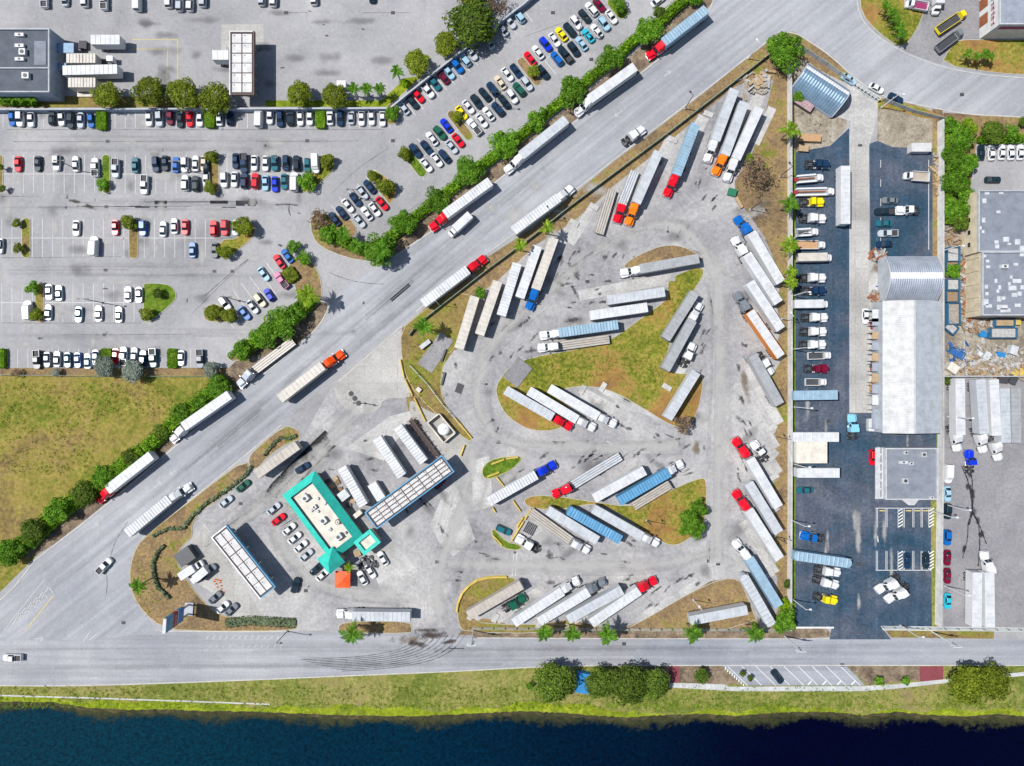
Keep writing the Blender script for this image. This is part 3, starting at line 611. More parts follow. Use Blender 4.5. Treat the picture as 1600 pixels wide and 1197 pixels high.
blobs('soil_patches', 'soil_film', [(950, 605, 30, 6, 30), (1088, 700, 8, 20, 0), (1165, 600, 8, 40, -10), (640, 1000, 40, 10, 0), (1080, 395, 22, 8, 10), (1030, 395, 20, 8, 0), (1405, 430, 18, 14, 0), (1370, 420, 14, 14, 0)]+
      [(rb.uniform(650, 1180), 0, 0, 0, 0) for _ in range(0)], .0390)
b = MB(); b.uv = []
def streak(pts, w, m, z):
    P = [W(*p) for p in pts]
    # smooth open polyline
    for _ in range(2):
        q = [P[0]]
        for i in range(len(P)-1):
            a, c = P[i], P[i+1]; q += [(a[0]*.75+c[0]*.25, a[1]*.75+c[1]*.25), (a[0]*.25+c[0]*.75, a[1]*.25+c[1]*.75)]
        P = q+[P[-1]]
    for i in range(len(P)-1):
        a, c = P[i], P[i+1]; dx, dy = c[0]-a[0], c[1]-a[1]; l = hypot(dx, dy) or 1; nx, ny = -dy/l*w/2, dx/l*w/2
        b.poly([(a[0]+nx, a[1]+ny, z), (a[0]-nx, a[1]-ny, z), (c[0]-nx, c[1]-ny, z), (c[0]+nx, c[1]+ny, z)], m); b.uv += [(0, 1), (0, -1), (0, -1), (0, 1)]
for k in range(9):
    streak([(655+k*9, 992), (645+k*8, 1004+k*1.5), (622+k*6, 1016+k*2.3), (570+k*4, 1026+k*2.4), (470+k*8, 1031+k*2.2)], .24, 'mud_track', .0400+k*.0003)
streak([(514, 426), (545, 438), (575, 443), (600, 444)], .25, 'tyre_film', .0422); streak([(165, 880), (168, 910), (166, 930)], .25, 'tyre_film', .0424); streak([(172, 872), (180, 845), (200, 815)], .25, 'tyre_film', .0426)
streak([(320, 462), (365, 423), (388, 405)], .3, 'tyre_film', .0427); streak([(120, 322), (166, 323), (220, 322)], .35, 'tyre_film', .0428); streak([(480, 345), (500, 360)], .3, 'oil', .0429)
streak([(480, 760), (320, 855)], .2, 'tyre_film', .0431)
zz = .0480
for y, x0, x1 in ((221, 20, 330), (221, 400, 560), (323, 60, 300), (422, 10, 200), (523, 90, 300), (307, 2, 60), (402, 2, 190), (20, 445, 480), (20, 566, 640), (505, 4, 220), (203, 10, 600)):
    streak([(x0, y+rb.uniform(-1, 1)), ((x0+x1)/2, y), (x1, y+rb.uniform(-1, 1))], .2, 'seam', zz); zz += .0003
for p in ([(960, 2), (900, 28), (818, 58)], [(670, 305), (640, 330), (600, 352)], [(606, 232), (560, 262), (520, 300)], [(390, 405), (350, 440), (300, 490)]):
    streak(p, .2, 'seam', zz); zz += .0003
LANES = ([(760, 560), (740, 620), (770, 690), (900, 700), (1060, 695)], [(1120, 880), (1125, 700), (1125, 520), (1120, 420), (1060, 340), (960, 370), (820, 480), (740, 570)], [(700, 880), (860, 885), (1040, 885), (1120, 860)],
         [(690, 980), (680, 900), (720, 800), (740, 700)], [(560, 640), (480, 720), (420, 780), (330, 850)], [(620, 930), (520, 920), (460, 890), (420, 800), (520, 690)])
for p in LANES:
    for k in range(5):
        ox, oy = rb.gauss(0, 16), rb.gauss(0, 16)
        streak([(x+ox+rb.gauss(0, 3), y+oy+rb.gauss(0, 3)) for x, y in p], rb.choice((.6, 1.6, 3.5)), 'lane_wear', zz); zz += .00012
    streak(p, 5.5, 'patch_light', zz); zz += .0002
for k in range(16):
    o_ = rb.uniform(-26, 26); a0, a1 = sorted((rb.uniform(0, 1), rb.uniform(0, 1)))
    P0, P1 = (120, 905), (1090, 75); streak([(P0[0]+(P1[0]-P0[0])*t_+o_*.6, P0[1]+(P1[1]-P0[1])*t_+o_) for t_ in (a0, (a0+a1)/2, a1)], rb.choice((1.0, 2.0, 3.2)), 'lane_wear', zz); zz += .00012
blobs('fuel_spill', 'spill_black', [(1519, 770, 6, 22, -8), (1521, 800, 9, 9, 0), (1511, 760, 4, 10, 0), (1533, 835, 6, 9, 0), (1506, 858, 4, 10, 20), (1511, 925, 4, 20, 0), (1528, 812, 5, 9, 0), (1516, 742, 7, 8, 0)], .0475)
for k in range(12):
    y = 1010+rb.uniform(0, 34); x = rb.uniform(-20, 900); streak([(x, y), (x+300, y-3), (x+700, y-5)], rb.choice((.5, 1.2, 2.0)), 'lane_wear', zz); zz += .00012
for k in range(26):
    y = rb.choice((222, 323, 422, 523))+rb.uniform(-13, 13); x = rb.uniform(-20, 300); streak([(x, y), (x+110, y+rb.uniform(-2, 2)), (x+rb.uniform(160, 300), y)], rb.choice((.5, 1.2, 2.0)), 'lane_wear', zz); zz += .00012
for p in ([(1502, 728), (1512, 748), (1517, 775), (1520, 800), (1514, 820)], [(1517, 738), (1520, 760), (1519, 800), (1512, 818), (1512, 842), (1504, 872)], [(1518, 800), (1528, 815), (1531, 840), (1530, 870), (1528, 885)], [(1520, 800), (1531, 822), (1541, 850)], [(1510, 905), (1513, 925), (1509, 950), (1513, 975)]):
    for j in range(1): streak([(x+j*1.0, y) for x, y in p], .6, 'spill_black', .0436+j*.0003)
streak([(431, 320), (448, 319), (465, 321)], .7, 'oil', .0444); streak([(452, 322), (451, 330), (454, 337)], .6, 'oil', .0446)
streak([(888, 410), (895, 425), (905, 437)], 1.3, 'oil', .0447)
struct('tyre_marks', b.mesh('tyre_marks'))
# pale kerb and gutter along the roads
def kerbline(pts, w=.32, h=.09):
    P = [W(*p) for p in pts]
    for _ in range(2):
        q = [P[0]]
        for i in range(len(P)-1):
            a, c = P[i], P[i+1]; q += [(a[0]*.75+c[0]*.25, a[1]*.75+c[1]*.25), (a[0]*.25+c[0]*.75, a[1]*.25+c[1]*.75)]
        P = q+[P[-1]]
    m = MB()
    for i in range(len(P)-1): m.bar(P[i], P[i+1], w, .0, h, 'kerb_pale')
    struct('kerb', m.mesh('kerb'))
kerbline([(-20, 953), (20, 922), (54, 876)]); kerbline([(54, 876), (165, 791), (270, 701), (370, 617), (440, 563), (497, 514), (515, 478)])
kerbline([(614, 403), (700, 344), (800, 264), (900, 189), (1030, 94), (1105, 28), (1118, -10)])
kerbline([(650, 487), (720, 427), (800, 367), (900, 297), (960, 249), (1020, 203), (1100, 143), (1185, 76), (1215, 53), (1240, 50), (1262, 63), (1300, 89), (1330, 118), (1370, 148), (1420, 161), (1470, 171), (1510, 179), (1600, 183), (1700, 191)])
kerbline([(1337, -10), (1342, 20), (1352, 38), (1372, 58), (1411, 82), (1466, 104), (1532, 117), (1600, 122)], .25)
kerbline([(222, 841), (320, 764), (440, 664)], .3); kerbline([(530, 596), (628, 509)], .3); kerbline([(0, 1071), (110, 1072), (330, 1065), (560, 1055), (700, 1049.5), (860, 1040.5), (1000, 1039.5), (1600, 1039.5)], .3); kerbline([(745, 996.5), (1000, 998), (1296, 998)], .25)
kerbline([(250, 986), (455, 987.5), (467, 980)], .3)
# drain covers
DRAINS = ((168, 221, 'in the lane under the left clipped hedge'), (480, 220, 'in the lane under the right clipped hedge'), (166, 323, 'below the island between the white pickups'), (165, 422, 'in the lane below the third row'), (163, 523, 'in the lane above the field row'), (363, 424, 'left of the lower corner block'), (335, 424, 'below the wedge shaped island'),
    (447, 20, 'right of the top left canopy, near the edge'), (614, 20, 'alone at the top of the depot lot'), (864, 20, 'at the top of the slanting lane'), (924, 93, 'between yellow car rows and the hedge'), (614, 220, 'at the turn of the slanting lane'), (675, 293, 'above the hedge near the red truck'), (1125, 488, 'in the lane right of the big triangle'), (1123, 697, 'in the lane left of the upper red truck'),
    (1122, 881, 'in the lane above the lower dry corner'), (683, 878, 'in the lane right of the shop'), (779, 691, 'above the small green island'), (376, 787, 'left of the hatched strip at the shop'), (478, 923, 'by the black SUV at the left canopy'), (193, 973, 'in the wide road below the planted bank'), (1346, 467, 'on the concrete lane beside the workshop'), (1342, 881, 'in the dealer yard by the round nosed trailer'),
    (1295, 658, 'in the dealer yard above the white trailers'), (1316, 1039, 'on the canal road near the slanted bays'), (918, 440, 'in the truck stop above the grey trailer truck'), (1503, 148, 'in the right bend of the road'), (1344, 228, 'on the concrete lane near the gate'), (975, 1006, 'on the canal road below the red bottom row truck'))
for x, y, w in DRAINS:
    X, Y = W(x, y)
    g = thing('drain_grate', f'small dark square drain cover {w}', 'drain cover', (X, Y, 0), 0, 'drain covers in the pavement')
    link('frame', MB().box(-.55, .55, -.45, .45, 0, .046, 'pole_dark').mesh('frame'), g)
    link('grate', MB().box(-.42, .42, -.33, .33, .02, .052, 'iron').mesh('grate'), g)
# ------------------------------------------------------------------ paints
PAINT = {'w': ('white', (.64, .645, .65)), 's': ('silver', (.44, .48, .52)), 'l': ('pale blue', (.3, .48, .6)), 'g': ('grey', (.17, .19, .21)), 'k': ('black', (.012, .028, .042)),
         'n': ('navy', (.01, .035, .085)), 'b': ('blue', (.006, .12, .42)), 'B': ('bright blue', (.006, .035, .55)), 'r': ('red', (.66, .006, .02)), 'm': ('maroon', (.16, .006, .03)),
         'G': ('dark green', (.01, .1, .06)), 't': ('teal', (.015, .13, .17)), 'T': ('turquoise', (.03, .42, .55)), 'y': ('yellow', (.8, .62, .01)), 'e': ('beige', (.6, .52, .38)),
         'p': ('pink', (.55, .2, .33)), 'o': ('orange', (.85, .2, .01)), 'O': ('red-orange', (.85, .07, .0)), 'q': ('light blue', (.22, .52, .68))}
for k, (nm, c) in PAINT.items():
    m = mat('paint_'+k, c, .2, metal=.0, var=.0, spec=.35)
TR = {'w': ('white', (.59, .6, .61)), 'l': ('pale grey', (.48, .505, .53)), 'a': ('light blue', (.27, .4, .5)), 'b': ('blue', (.1, .29, .48)), 'e': ('beige', (.44, .4, .35)), 'g': ('grey', (.34, .35, .36)), 'c': ('cream', (.56, .52, .46)), 'O': ('orange', (.62, .2, .03))}
for k, (nm, c) in TR.items():
    mat('trailer_'+k, c, .55, var=.6, scale=.55, dirt=tuple(x*.55 for x in c)); mat('trailer_side_'+k, tuple(min(.8, x*1.05) for x in c), .5, var=.3, scale=.4)
CARMESH = {}
def wheelmesh(r, w):
    key = ('wheel', r, w)
    if key not in CARMESH:
        b = MB(); b.cyl((0, -w/2, 0), (0, w/2, 0), r, r, 'rubber', 12); b.cyl((0, -w/2-.012, 0), (0, w/2+.012, 0), r*.55, r*.55, 'hubcap', 8); CARMESH[key] = b.mesh('wheel')
    return CARMESH[key]
def quadmesh(key, pts, m, nm):
    if key not in CARMESH: CARMESH[key] = MB().poly(pts, m).mesh(nm)
    return CARMESH[key]
def scale_ring(r, sx, sy, z, ox=0): return [(ox+(x-ox)*sx, y*sy, z) for x, y, _ in r]
def car_parts(typ, col):
    """returns list of (name, mesh, loc)"""
    key = (typ, col)
    if key in CARMESH: return CARMESH[key]
    P = 'paint_'+col; out = []
    spec = {'s': (4.45, 1.84, 1.42), 'h': (4.0, 1.78, 1.5), 'v': (4.5, 1.94, 1.74), 'p': (5.4, 2.0, 1.85), 'V': (5.3, 2.05, 2.35), 'c': (5.6, 1.98, 1.9)}[typ]
    L, Wd, Ht = spec; hl, hw = L/2, Wd/2
    belt = .92 if typ in 'sh' else 1.05
    b = MB()
    nose = rr(-hl, hl, -hw, hw, .55, .28, 4, .7)
    rings = [nose, scale_ring(nose, 1, 1, .62), scale_ring(nose, .985, .965, belt-.14), scale_ring(nose, .95, .88, belt-.02)]
    if typ == 'V':
        rings = [nose, scale_ring(nose, 1, 1, .9), scale_ring(nose, .995, .99, 1.2)]
        b.loft(rings, P)
        cab = rr(-hl+.03, hl-.95, -hw+.02, hw-.02, .18, 1.2); top = rr(-hl+.1, hl-1.6, -hw+.14, hw-.14, .2, Ht-.06)
        b.loft([cab, scale_ring(cab, .995, .985, 1.7), top, scale_ring(top, .97, .9, Ht)], P)
        xs = (hl-.93, hl-1.56, 1.24, Ht-.1, .84, .72); xr = (-hl+.0, -hl+.06, 1.35, Ht-.3, .7, .65)
    elif typ == 'p':
        b.loft(rings, P)
        base = rr(-.75, 1.35, -.88, .88, .15, belt-.03); top = rr(-.6, .72, -.72, .72, .2, Ht-.05)
        b.loft([base, top, scale_ring(top, .92, .9, Ht)], P)
        xs = (1.34, .76, belt, Ht-.08, .8, .66); xr = (-.77, -.62, belt+.1, Ht-.1, .7, .62)
    else:
        b.loft(rings, P)
        if typ == 's': ba, tp = (-1.66, .9, .8), (-.98, .22, .62)
        elif typ == 'h': ba, tp = (-1.85, .78, .78), (-1.4, .05, .62)
        else: ba, tp = (-2.05, .92, .88), (-1.7, .2, .7)
        base = rr(ba[0], ba[1], -ba[2], ba[2], .18, belt-.04); top = rr(tp[0], tp[1], -tp[2], tp[2], .18, Ht-.05)
        b.loft([base, top, scale_ring(top, .94, .88, Ht)], P)
        xs = (ba[1]+.0, tp[1]+.05, belt, Ht-.07, ba[2]-.08, tp[2]-.05); xr = (ba[0]-.0, tp[0]-.05, belt, Ht-.07, ba[2]-.08, tp[2]-.05)
    out.append(('body', b.mesh('body', False), (0, 0, 0)))
    o = .025
    x0, x1, z0, z1, w0, w1 = xs
    out.append(('windscreen', quadmesh((typ, 'ws'), [(x0+o, -w0, z0+o), (x0+o, w0, z0+o), (x1+o, w1, z1+o), (x1+o, -w1, z1+o)], 'glass', 'windscreen'), (0, 0, 0)))
    x0, x1, z0, z1, w0, w1 = xr
    out.append(('rear_window', quadmesh((typ, 'rw'), [(x0-o, w0, z0+o), (x0-o, -w0, z0+o), (x1-o, -w1, z1+o), (x1-o, w1, z1+o)], 'glass', 'rear_window'), (0, 0, 0)))
    if typ != 'V':
        xa, xb = xs[0], xr[0]; ya, yt = xs[4]+.08, xs[5]+.05
        for sgn in (1, -1):
            pts = [(xb+.25, sgn*(ya+o), belt+.02), (xa-.25, sgn*(ya+o), belt+.02), (xs[1]-.1, sgn*(yt+o), Ht-.1), (xr[1]+.12, sgn*(yt+o), Ht-.1)]
            out.append(('side_window', quadmesh((typ, 'sw', sgn), pts if sgn < 0 else pts[::-1], 'glass', 'side_window'), (0, 0, 0)))
    if typ == 'p':
        bb = MB().box(-hl+.1, -.85, -.8, .8, belt-.04, belt+.0, 'chassis')
        for y0, y1 in ((-.95, -.82), (.82, .95)): bb.box(-hl+.06, -.8, y0, y1, belt-.1, belt+.3, P)
        bb.box(-hl+.05, -hl+.16, -.82, .82, belt-.1, belt+.3, P); bb.box(-.88, -.78, -.82, .82, belt-.1, belt+.28, P)
        out.append(('bed', bb.mesh('bed'), (0, 0, 0)))
    r = .34 if typ in 'sh' else .4
    for sx in (hl-.95, -hl+1.0):
        for sy in (-1, 1): out.append(('wheel', wheelmesh(r, .24), (sx, sy*(hw-.13), r)))
    CARMESH[key] = out
    return out
TYPEN = {'s': ('sedan', 'car'), 'h': ('hatchback', 'car'), 'v': ('SUV', 'suv'), 'p': ('pickup', 'pickup truck'), 'V': ('van', 'van')}
OBJN = {'s': 'parked_car', 'h': 'parked_car', 'v': 'parked_suv', 'p': 'pickup_truck', 'V': 'parked_van'}
def car(px, py, ang, col, typ, label, group=None):
    X, Y = W(px, py, .9)
    jit = R.uniform(-2.6, 2.6); X += R.uniform(-.1, .1); Y += R.uniform(-.2, .2)
    r = thing(OBJN[typ], label, TYPEN[typ][1], (X, Y, .03), radians(-ang+jit), group)
    for nm, me, loc in car_parts(typ, col): link(nm, me, r, loc)
    return r
def row(where, ang, lst, group, flip=.5, end='left', z=None):
    """lst entries: (px, py, colour, type)"""
    lst = sorted(lst, key=lambda q: q[0]); cnt = {}
    for i, (x, y, c, t) in enumerate(lst): cnt[(c, t)] = cnt.get((c, t), 0)+1
    for i, (x, y, c, t) in enumerate(lst):
        cn = PAINT[c][0]; tn = TYPEN[t][0]
        if cnt[(c, t)] == 1: lab = f'the only {cn} {tn} parked {where}'
        elif i == 0: lab = f'{cn} {tn} at the left end, parked {where}'
        elif i == len(lst)-1: lab = f'{cn} {tn} at the right end, parked {where}'
        else: lab = f'{cn} {tn}, {ordn(i+1)} vehicle from the left {where}'
        a = ang+(180 if R.random() < flip else 0)
        car(x, y, a, c, t, lab, group)
def zr(t, s):
    out = []
    for e in s.split(';'):
        e = e.strip()
        if not e: continue
        u, v, c, ty = e.split(','); x, y = Z(t, float(u), float(v)); out.append((x, y, c.strip(), ty.strip()))
    return out
G1 = 'cars parked in the large customer lot'
row('along the top wall', 90, zr((0, 0), '90,925,b,h;155,925,w,v;240,925,w,s;400,915,k,h;475,920,w,s;550,935,k,v;628,935,s,s;708,940,b,h;1160,918,w,s;1238,925,s,v;1325,912,m,h;1400,930,k,s;1478,922,r,s;1553,922,w,s')+
    zr((320, 0), '110,915,w,s;192,925,n,h;425,915,w,V;505,905,w,s;588,928,n,v;668,915,k,v;743,922,w,s;815,915,w,s;975,910,w,s;1055,915,n,v;1140,908,s,s;1218,918,w,s;1300,910,w,s;1385,918,w,s'), G1, .15)
row('at the photo top edge', 90, zr((0, 0), '345,-8,w,p;505,-20,s,s;658,-5,w,v;808,0,w,p;1075,10,w,V;1310,-2,w,v;1400,25,s,v;1480,25,w,v;1580,-2,s,v')+zr((320, 0), '440,-15,s,v;535,-5,w,v;850,-20,w,v;1305,-35,k,s'), G1, 1)
row('under the trees along the slanting wall', 52, [(630, 169, 's', 's'), (644, 160, 'k', 's')]+zr((640, 0), '62,748,r,s;133,700,w,p;195,650,t,s;258,603,m,s;303,562,l,s;372,518,b,v;428,460,l,v;482,420,s,s;617,325,s,s;720,225,s,s;782,170,s,s;850,127,l,v'), G1, .3)
row('in the slanting upper row', 52, zr((640, 0), '1480,40,m,s;1415,75,w,v;1365,125,k,s;1295,170,w,v;1245,232,k,v;1183,268,y,s;1128,310,w,s;1060,345,B,v;1000,405,w,s;938,450,r,s;830,545,n,s;760,582,w,s;705,640,e,s;645,690,n,v;588,730,k,s;520,790,k,v;460,825,w,s;405,880,y,s;287,975,B,s;235,1030,G,v;172,1083,w,s;130,1145,n,s'), G1)
row('in the slanting middle row', 52, zr((640, 0), '1575,130,w,s;1515,182,l,v;1460,235,w,s;1395,277,T,s;1340,335,l,s;1278,375,k,v;1215,425,k,p;1147,460,b,v;1040,560,k,v;912,650,s,v;853,695,G,v;795,750,w,v;738,792,k,s;685,850,n,v;612,890,w,s;560,940,w,s;503,990,w,p;375,1087,r,s;325,1145,s,s')+[(695, 243, 'n', 's'), (682, 249, 'w', 's'), (666, 257, 'w', 's'), (649, 235, 'n', 'v')], G1)
row('in the upper paired row', 90, zr((0, 240), '135,80,r,s;290,80,k,s;440,75,w,v;585,75,w,s;742,102,w,p;898,110,s,p;1053,85,t,s;1210,78,n,v;1283,75,k,s;1370,80,b,s;1437,80,w,v;1520,80,w,s;1590,80,e,s')+
    zr((320, 240), '10,95,k,s;237,50,n,s;305,75,n,p;385,68,w,s;470,78,w,s;543,72,t,v;628,75,n,v;713,78,k,v;795,92,t,h;862,80,w,V'), G1)
row('in the lower paired row', 90, zr((0, 240), '1125,242,w,p;1440,230,w,v;1522,232,k,v')+zr((320, 240), '10,195,w,s;148,205,w,v;228,202,w,s;308,208,n,v;392,217,r,v;467,228,l,s;543,232,B,s;620,222,t,s;700,222,w,V'), G1)
row('in the sparse third row', 90, zr((0, 240), '590,578,w,s;895,572,r,s;1113,582,b,v;1270,582,s,s;1357,568,w,s;1437,577,r,s')+zr((320, 240), '68,582,r,v;153,580,r,v;235,580,w,s'), G1)
row('below the sparse third row', 90, zr((0, 240), '-5,718,s,s;735,718,w,V;1498,747,b,s')+zr((320, 240), '75,752,k,s'), G1)
row('in the fourth row near the oval planter', 90, zr((0, 240), '378,1075,w,s;455,1087,s,s;995,1097,w,s;1080,1097,w,s'), G1)
row('just below the fourth row', 90, zr((0, 480), '220,30,w,V;375,40,s,s;610,52,l,s;765,50,w,s;925,55,w,s'), G1)
row('in the row above the grass field', 90, zr((0, 480), '290,405,k,p;363,405,g,s;440,402,w,s;525,412,t,s;603,412,b,s;683,415,l,s;742,390,s,s;900,382,r,s;960,385,s,p;1045,378,l,s;1113,398,n,v;1190,395,t,p;1410,395,w,s;1560,400,n,p'), G1)
row('in the small slanting block by the hedge trees', 52, zr((320, 240), '1285,260,n,s;1225,305,s,s;1175,357,n,s;1115,407,w,s;1065,462,n,s;1010,508,n,s;1380,385,r,s;1325,437,w,s;1260,470,w,s;1200,525,s,s'), G1)
row('in the lower corner block beside the square hedge', 54, zr((320, 240), '640,793,b,s;580,840,r,s;455,937,l,s;598,985,p,p')+[(420, 462, 'B', 'h'), (405, 469, 'e', 'v'), (394, 480, 's', 's'), (381, 489, 'b', 's'), (351, 474, 'w', 'v')], G1)
G2 = 'cars parked by the fuel shop'
row('below the teal roofed shop', -40, zr((320, 720), '535,378,s,s;575,455,r,s;655,530,w,s;700,605,w,s;745,667,w,s;787,735,s,s;870,840,k,s;915,888,w,s'), G2, 0)
row('beside the tall roadside pylon sign', -42, [(336, 935, 'g', 's'), (348, 949, 'w', 's'), (361, 953, 'g', 's')], G2, 0)
row('right of the orange canopy', 60, zr((320, 720), '1388,765,w,s;1290,868,w,s;1228,912,w,s'), G2)
for x, y, a, c, t, lab in ((472, 732, -35, 'n', 's', 'navy sedan parked above the teal roofed shop'), (380, 759, -38, 'G', 's', 'dark green sedan parked in line behind a white sedan'), (353, 784, -38, 's', 's', 'silver sedan parked by the planted bank left of the shop'),
        (461, 915, -72, 'k', 'v', 'black SUV driving past the corner of the left fuel canopy'), (163, 885, -45, 'w', 'p', 'white pickup driving up the wide road at lower left'), (19, 1027, 180, 'w', 'p', 'white pickup with dark bed on the canal road at left edge'),
        (687, 756, -42, 'm', 'h', 'magenta hatchback half under the lower edge of the truck fuel canopy'), (326, 894, -42, 'g', 'p', 'grey pickup beside the white box trucks near the left fuel canopy'),
        (1327, 122, 32, 'l', 's', 'pale blue sedan parked outside the arched shed gate'), (1370, 138, 28, 'w', 's', 'white sedan parked between a pale blue and a navy car by the bend'), (1400, 152, 28, 'n', 's', 'navy sedan parked right of the white sedan by the bend'),
        (1215, 1059, 52, 'k', 's', 'dark sedan alone in the slanted bays beside the canal'), (1258, 765, 180, 't', 's', 'teal sedan parked below the white trailers in the dealer yard'), (1364, 714, 90, 'r', 'v', 'bright red car parked at the left wall of the low office'),
        (1353, 493, 90, 'w', 's', 'white car with red rear beside the long workshop'), (1418, 876, 90, 'n', 's', 'dark sedan in the marked bay left of another dark car'), (1448, 876, 90, 'k', 's', 'black sedan in the marked bay beside the hatched strip'),
        (787, 828, 25, 't', 'v', 'dark teal SUV parked at the tip of the yellow barriers'), (1552, 280, 0, 'k', 's', 'black sedan parked above the big grey warehouse roof'), (1028, 0, -38, 'w', 's', 'white car cut by the top edge near the hedge'),
        (350, 481, 90, 'm', 'h', '')):
    if lab: car(x, y, a, c, t, lab)
row('in the open bays of the dealer yard', 0, [(1391, 312, 'g', 's'), (1382, 330, 'k', 'p'), (1382, 348, 't', 's'), (1388, 364, 's', 'p'), (1383, 381, 'n', 's')], 'cars in the dealer yard', 1)
row('at the right edge above the warehouse', 90, [(1534, 238, 'k', 's'), (1550, 238, 'w', 's'), (1566, 238, 'w', 's'), (1580, 238, 'w', 's'), (1595, 238, 'w', 's')], 'cars above the warehouse', 1)
G3 = 'cars parked nose to tail along the yard wall'
for y, c, t, lab in ((740, 'w', 'V', 'white van topmost of the cars along the yard wall'), (772, 'l', 's', 'pale blue sedan below the white van along the yard wall'), (800, 'k', 'v', 'black SUV between two blue cars along the yard wall'), (840, 'b', 'v', 'blue SUV above the two maroon cars along the yard wall'),
                     (873, 'm', 's', 'maroon sedan directly below the blue SUV along the yard wall'), (901, 'm', 's', 'lower of the two maroon sedans along the yard wall'), (940, 'T', 's', 'turquoise sedan lowest of the cars along the yard wall')):
    car(1481, y, 90, c, t, lab, G3)

# ------------------------------------------------------------------ trucks
def tractor_parts(col, style='sleeper'):
    key = ('tractor', col, style)
    if key in CARMESH: return CARMESH[key]
    P = 'paint_'+col; out = []
    hood = MB()
    r0 = rr(-2.4, 0, -.95, .95, .12, .55, 3, .5)
    def hring(z, kx, ky, fy): return [(-2.4+(x+2.4)*kx, y*(ky+(fy-ky)*((x+2.4)/2.4)), z) for x, y, _ in r0]
    hood.loft([hring(.55, 1, 1.1, 1.0), hring(1.05, 1, 1.1, .95), hring(1.25, .98, .95, .7), hring(1.7, .95, .85, .6), hring(1.86, .86, .68, .42)], P)
    out.append(('hood', hood.mesh('hood'), (0, 0, 0)))
    fb = MB()
    for s in (-1, 1): fb.loft([rr(-2.1, -.25, s*.98-.28, s*.98+.28, .18, .8), rr(-2.1, -.25, s*.98-.28, s*.98+.28, .18, 1.12), rr(-1.8, -.55, s*.98-.2, s*.98+.2, .12, 1.22)], P)
    out.append(('fender', fb.mesh('fender'), (0, 0, 0)))
    out.append(('bumper', MB().loft([rr(-.2, .12, -1.18, 1.18, .1, .4), rr(-.2, .12, -1.18, 1.18, .1, .8)], 'chrome').mesh('bumper'), (0, 0, 0)))
    c = MB(); xb = -4.1 if style == 'day' else -3.9
    base = rr(xb, -2.15, -1.12, 1.12, .12, .9); top = rr(xb, -2.85, -.98, .98, .15, 2.75)
    c.loft([base, scale_ring(base, 1, 1, 1.75, xb), top, scale_ring(top, .94, .9, 2.86, xb)], P)
    out.append(('cab', c.mesh('cab'), (0, 0, 0)))
    for s, y0, y1 in (('l', -.96, -.04), ('r', .04, .96)):
        out.append(('windscreen', quadmesh(('tws', s), [(-2.17, y0, 1.92), (-2.17, y1, 1.92), (-2.78, y1*.88, 2.68), (-2.78, y0*.88, 2.68)], 'glass', 'windscreen'), (0, 0, 0)))
    for s in (-1, 1):
        pts = [(-3.5, s*1.135, 1.8), (-2.6, s*1.135, 1.8), (-2.95, s*1.03, 2.6), (-3.5, s*1.03, 2.6)]
        out.append(('side_window', quadmesh(('tsw', s), pts if s < 0 else pts[::-1], 'glass', 'side_window'), (0, 0, 0)))
        mk = ('mirror', s)
        if mk not in CARMESH: CARMESH[mk] = MB().box(-2.55, -2.4, s*1.42-.14, s*1.42+.14, 1.6, 2.3, 'chrome').box(-2.5, -2.44, min(s*1.1, s*1.4), max(s*1.1, s*1.4), 1.9, 1.96, 'chassis').mesh('mirror')
        out.append(('mirror', CARMESH[mk], (0, 0, 0)))
        tk = ('tank', s)
        if tk not in CARMESH: CARMESH[tk] = MB().cyl((-4.9, s*.95, .62), (-3.2, s*.95, .62), .3, .3, 'chrome', 12).mesh('fuel_tank')
        out.append(('fuel_tank', CARMESH[tk], (0, 0, 0)))
    rear = -8.0
    if style == 'sleeper':
        sl = MB(); a = rr(-5.75, -3.7, -1.2, 1.2, .12, .9); t = rr(-5.7, -3.85, -1.05, 1.05, .2, 3.3)
        sl.loft([a, scale_ring(a, 1, 1, 2.7, -5.75), t, rr(-5.7, -4.2, -.9, .9, .25, 3.72), rr(-5.6, -4.6, -.75, .75, .25, 3.85)], P)
        out.append(('sleeper', sl.mesh('sleeper'), (0, 0, 0)))
        fr = MB(); fr.loft([[(-3.9, -.9, 2.8), (-2.95, -.75, 2.85), (-2.95, .75, 2.85), (-3.9, .9, 2.8)], [(-4.1, -.85, 3.55), (-3.95, -.8, 3.5), (-3.95, .8, 3.5), (-4.1, .85, 3.55)]], P)
        out.append(('roof_fairing', fr.mesh('roof_fairing'), (0, 0, 0)))
    elif style == 'mid':
        sl = MB(); a = rr(-5.0, -3.7, -1.2, 1.2, .12, .9); sl.loft([a, scale_ring(a, 1, 1, 2.6, -5.0), rr(-4.95, -3.8, -1.0, 1.0, .15, 2.95)], P)
        out.append(('sleeper', sl.mesh('sleeper'), (0, 0, 0))); rear = -7.6
    else: rear = -7.0
    if 'tex'+style not in CARMESH:
        ch = MB()
        for s in (-1, 1): ch.box(rear, -.3, s*.42-.07, s*.42+.07, .65, .92, 'chassis')
        for x in (rear+.1, rear+1.4, rear+2.6, -4.4): ch.box(x, x+.14, -.42, .42, .7, .88, 'chassis')
        CARMESH['tex'+style] = ch.mesh('chassis')
        fw = MB().loft([rr(rear+1.1, rear+2.2, -.5, .5, .25, .95), rr(rear+1.15, rear+2.1, -.45, .45, .25, 1.12)], 'steel_dark'); CARMESH['fw'+style] = fw.mesh('fifth_wheel')
        ex = MB().cyl((xb-.15 if style == 'day' else -5.95, .98, .9), (xb-.15 if style == 'day' else -5.95, .98, 3.4), .09, .09, 'chrome', 8); CARMESH['ex'+style] = ex.mesh('exhaust_stack')
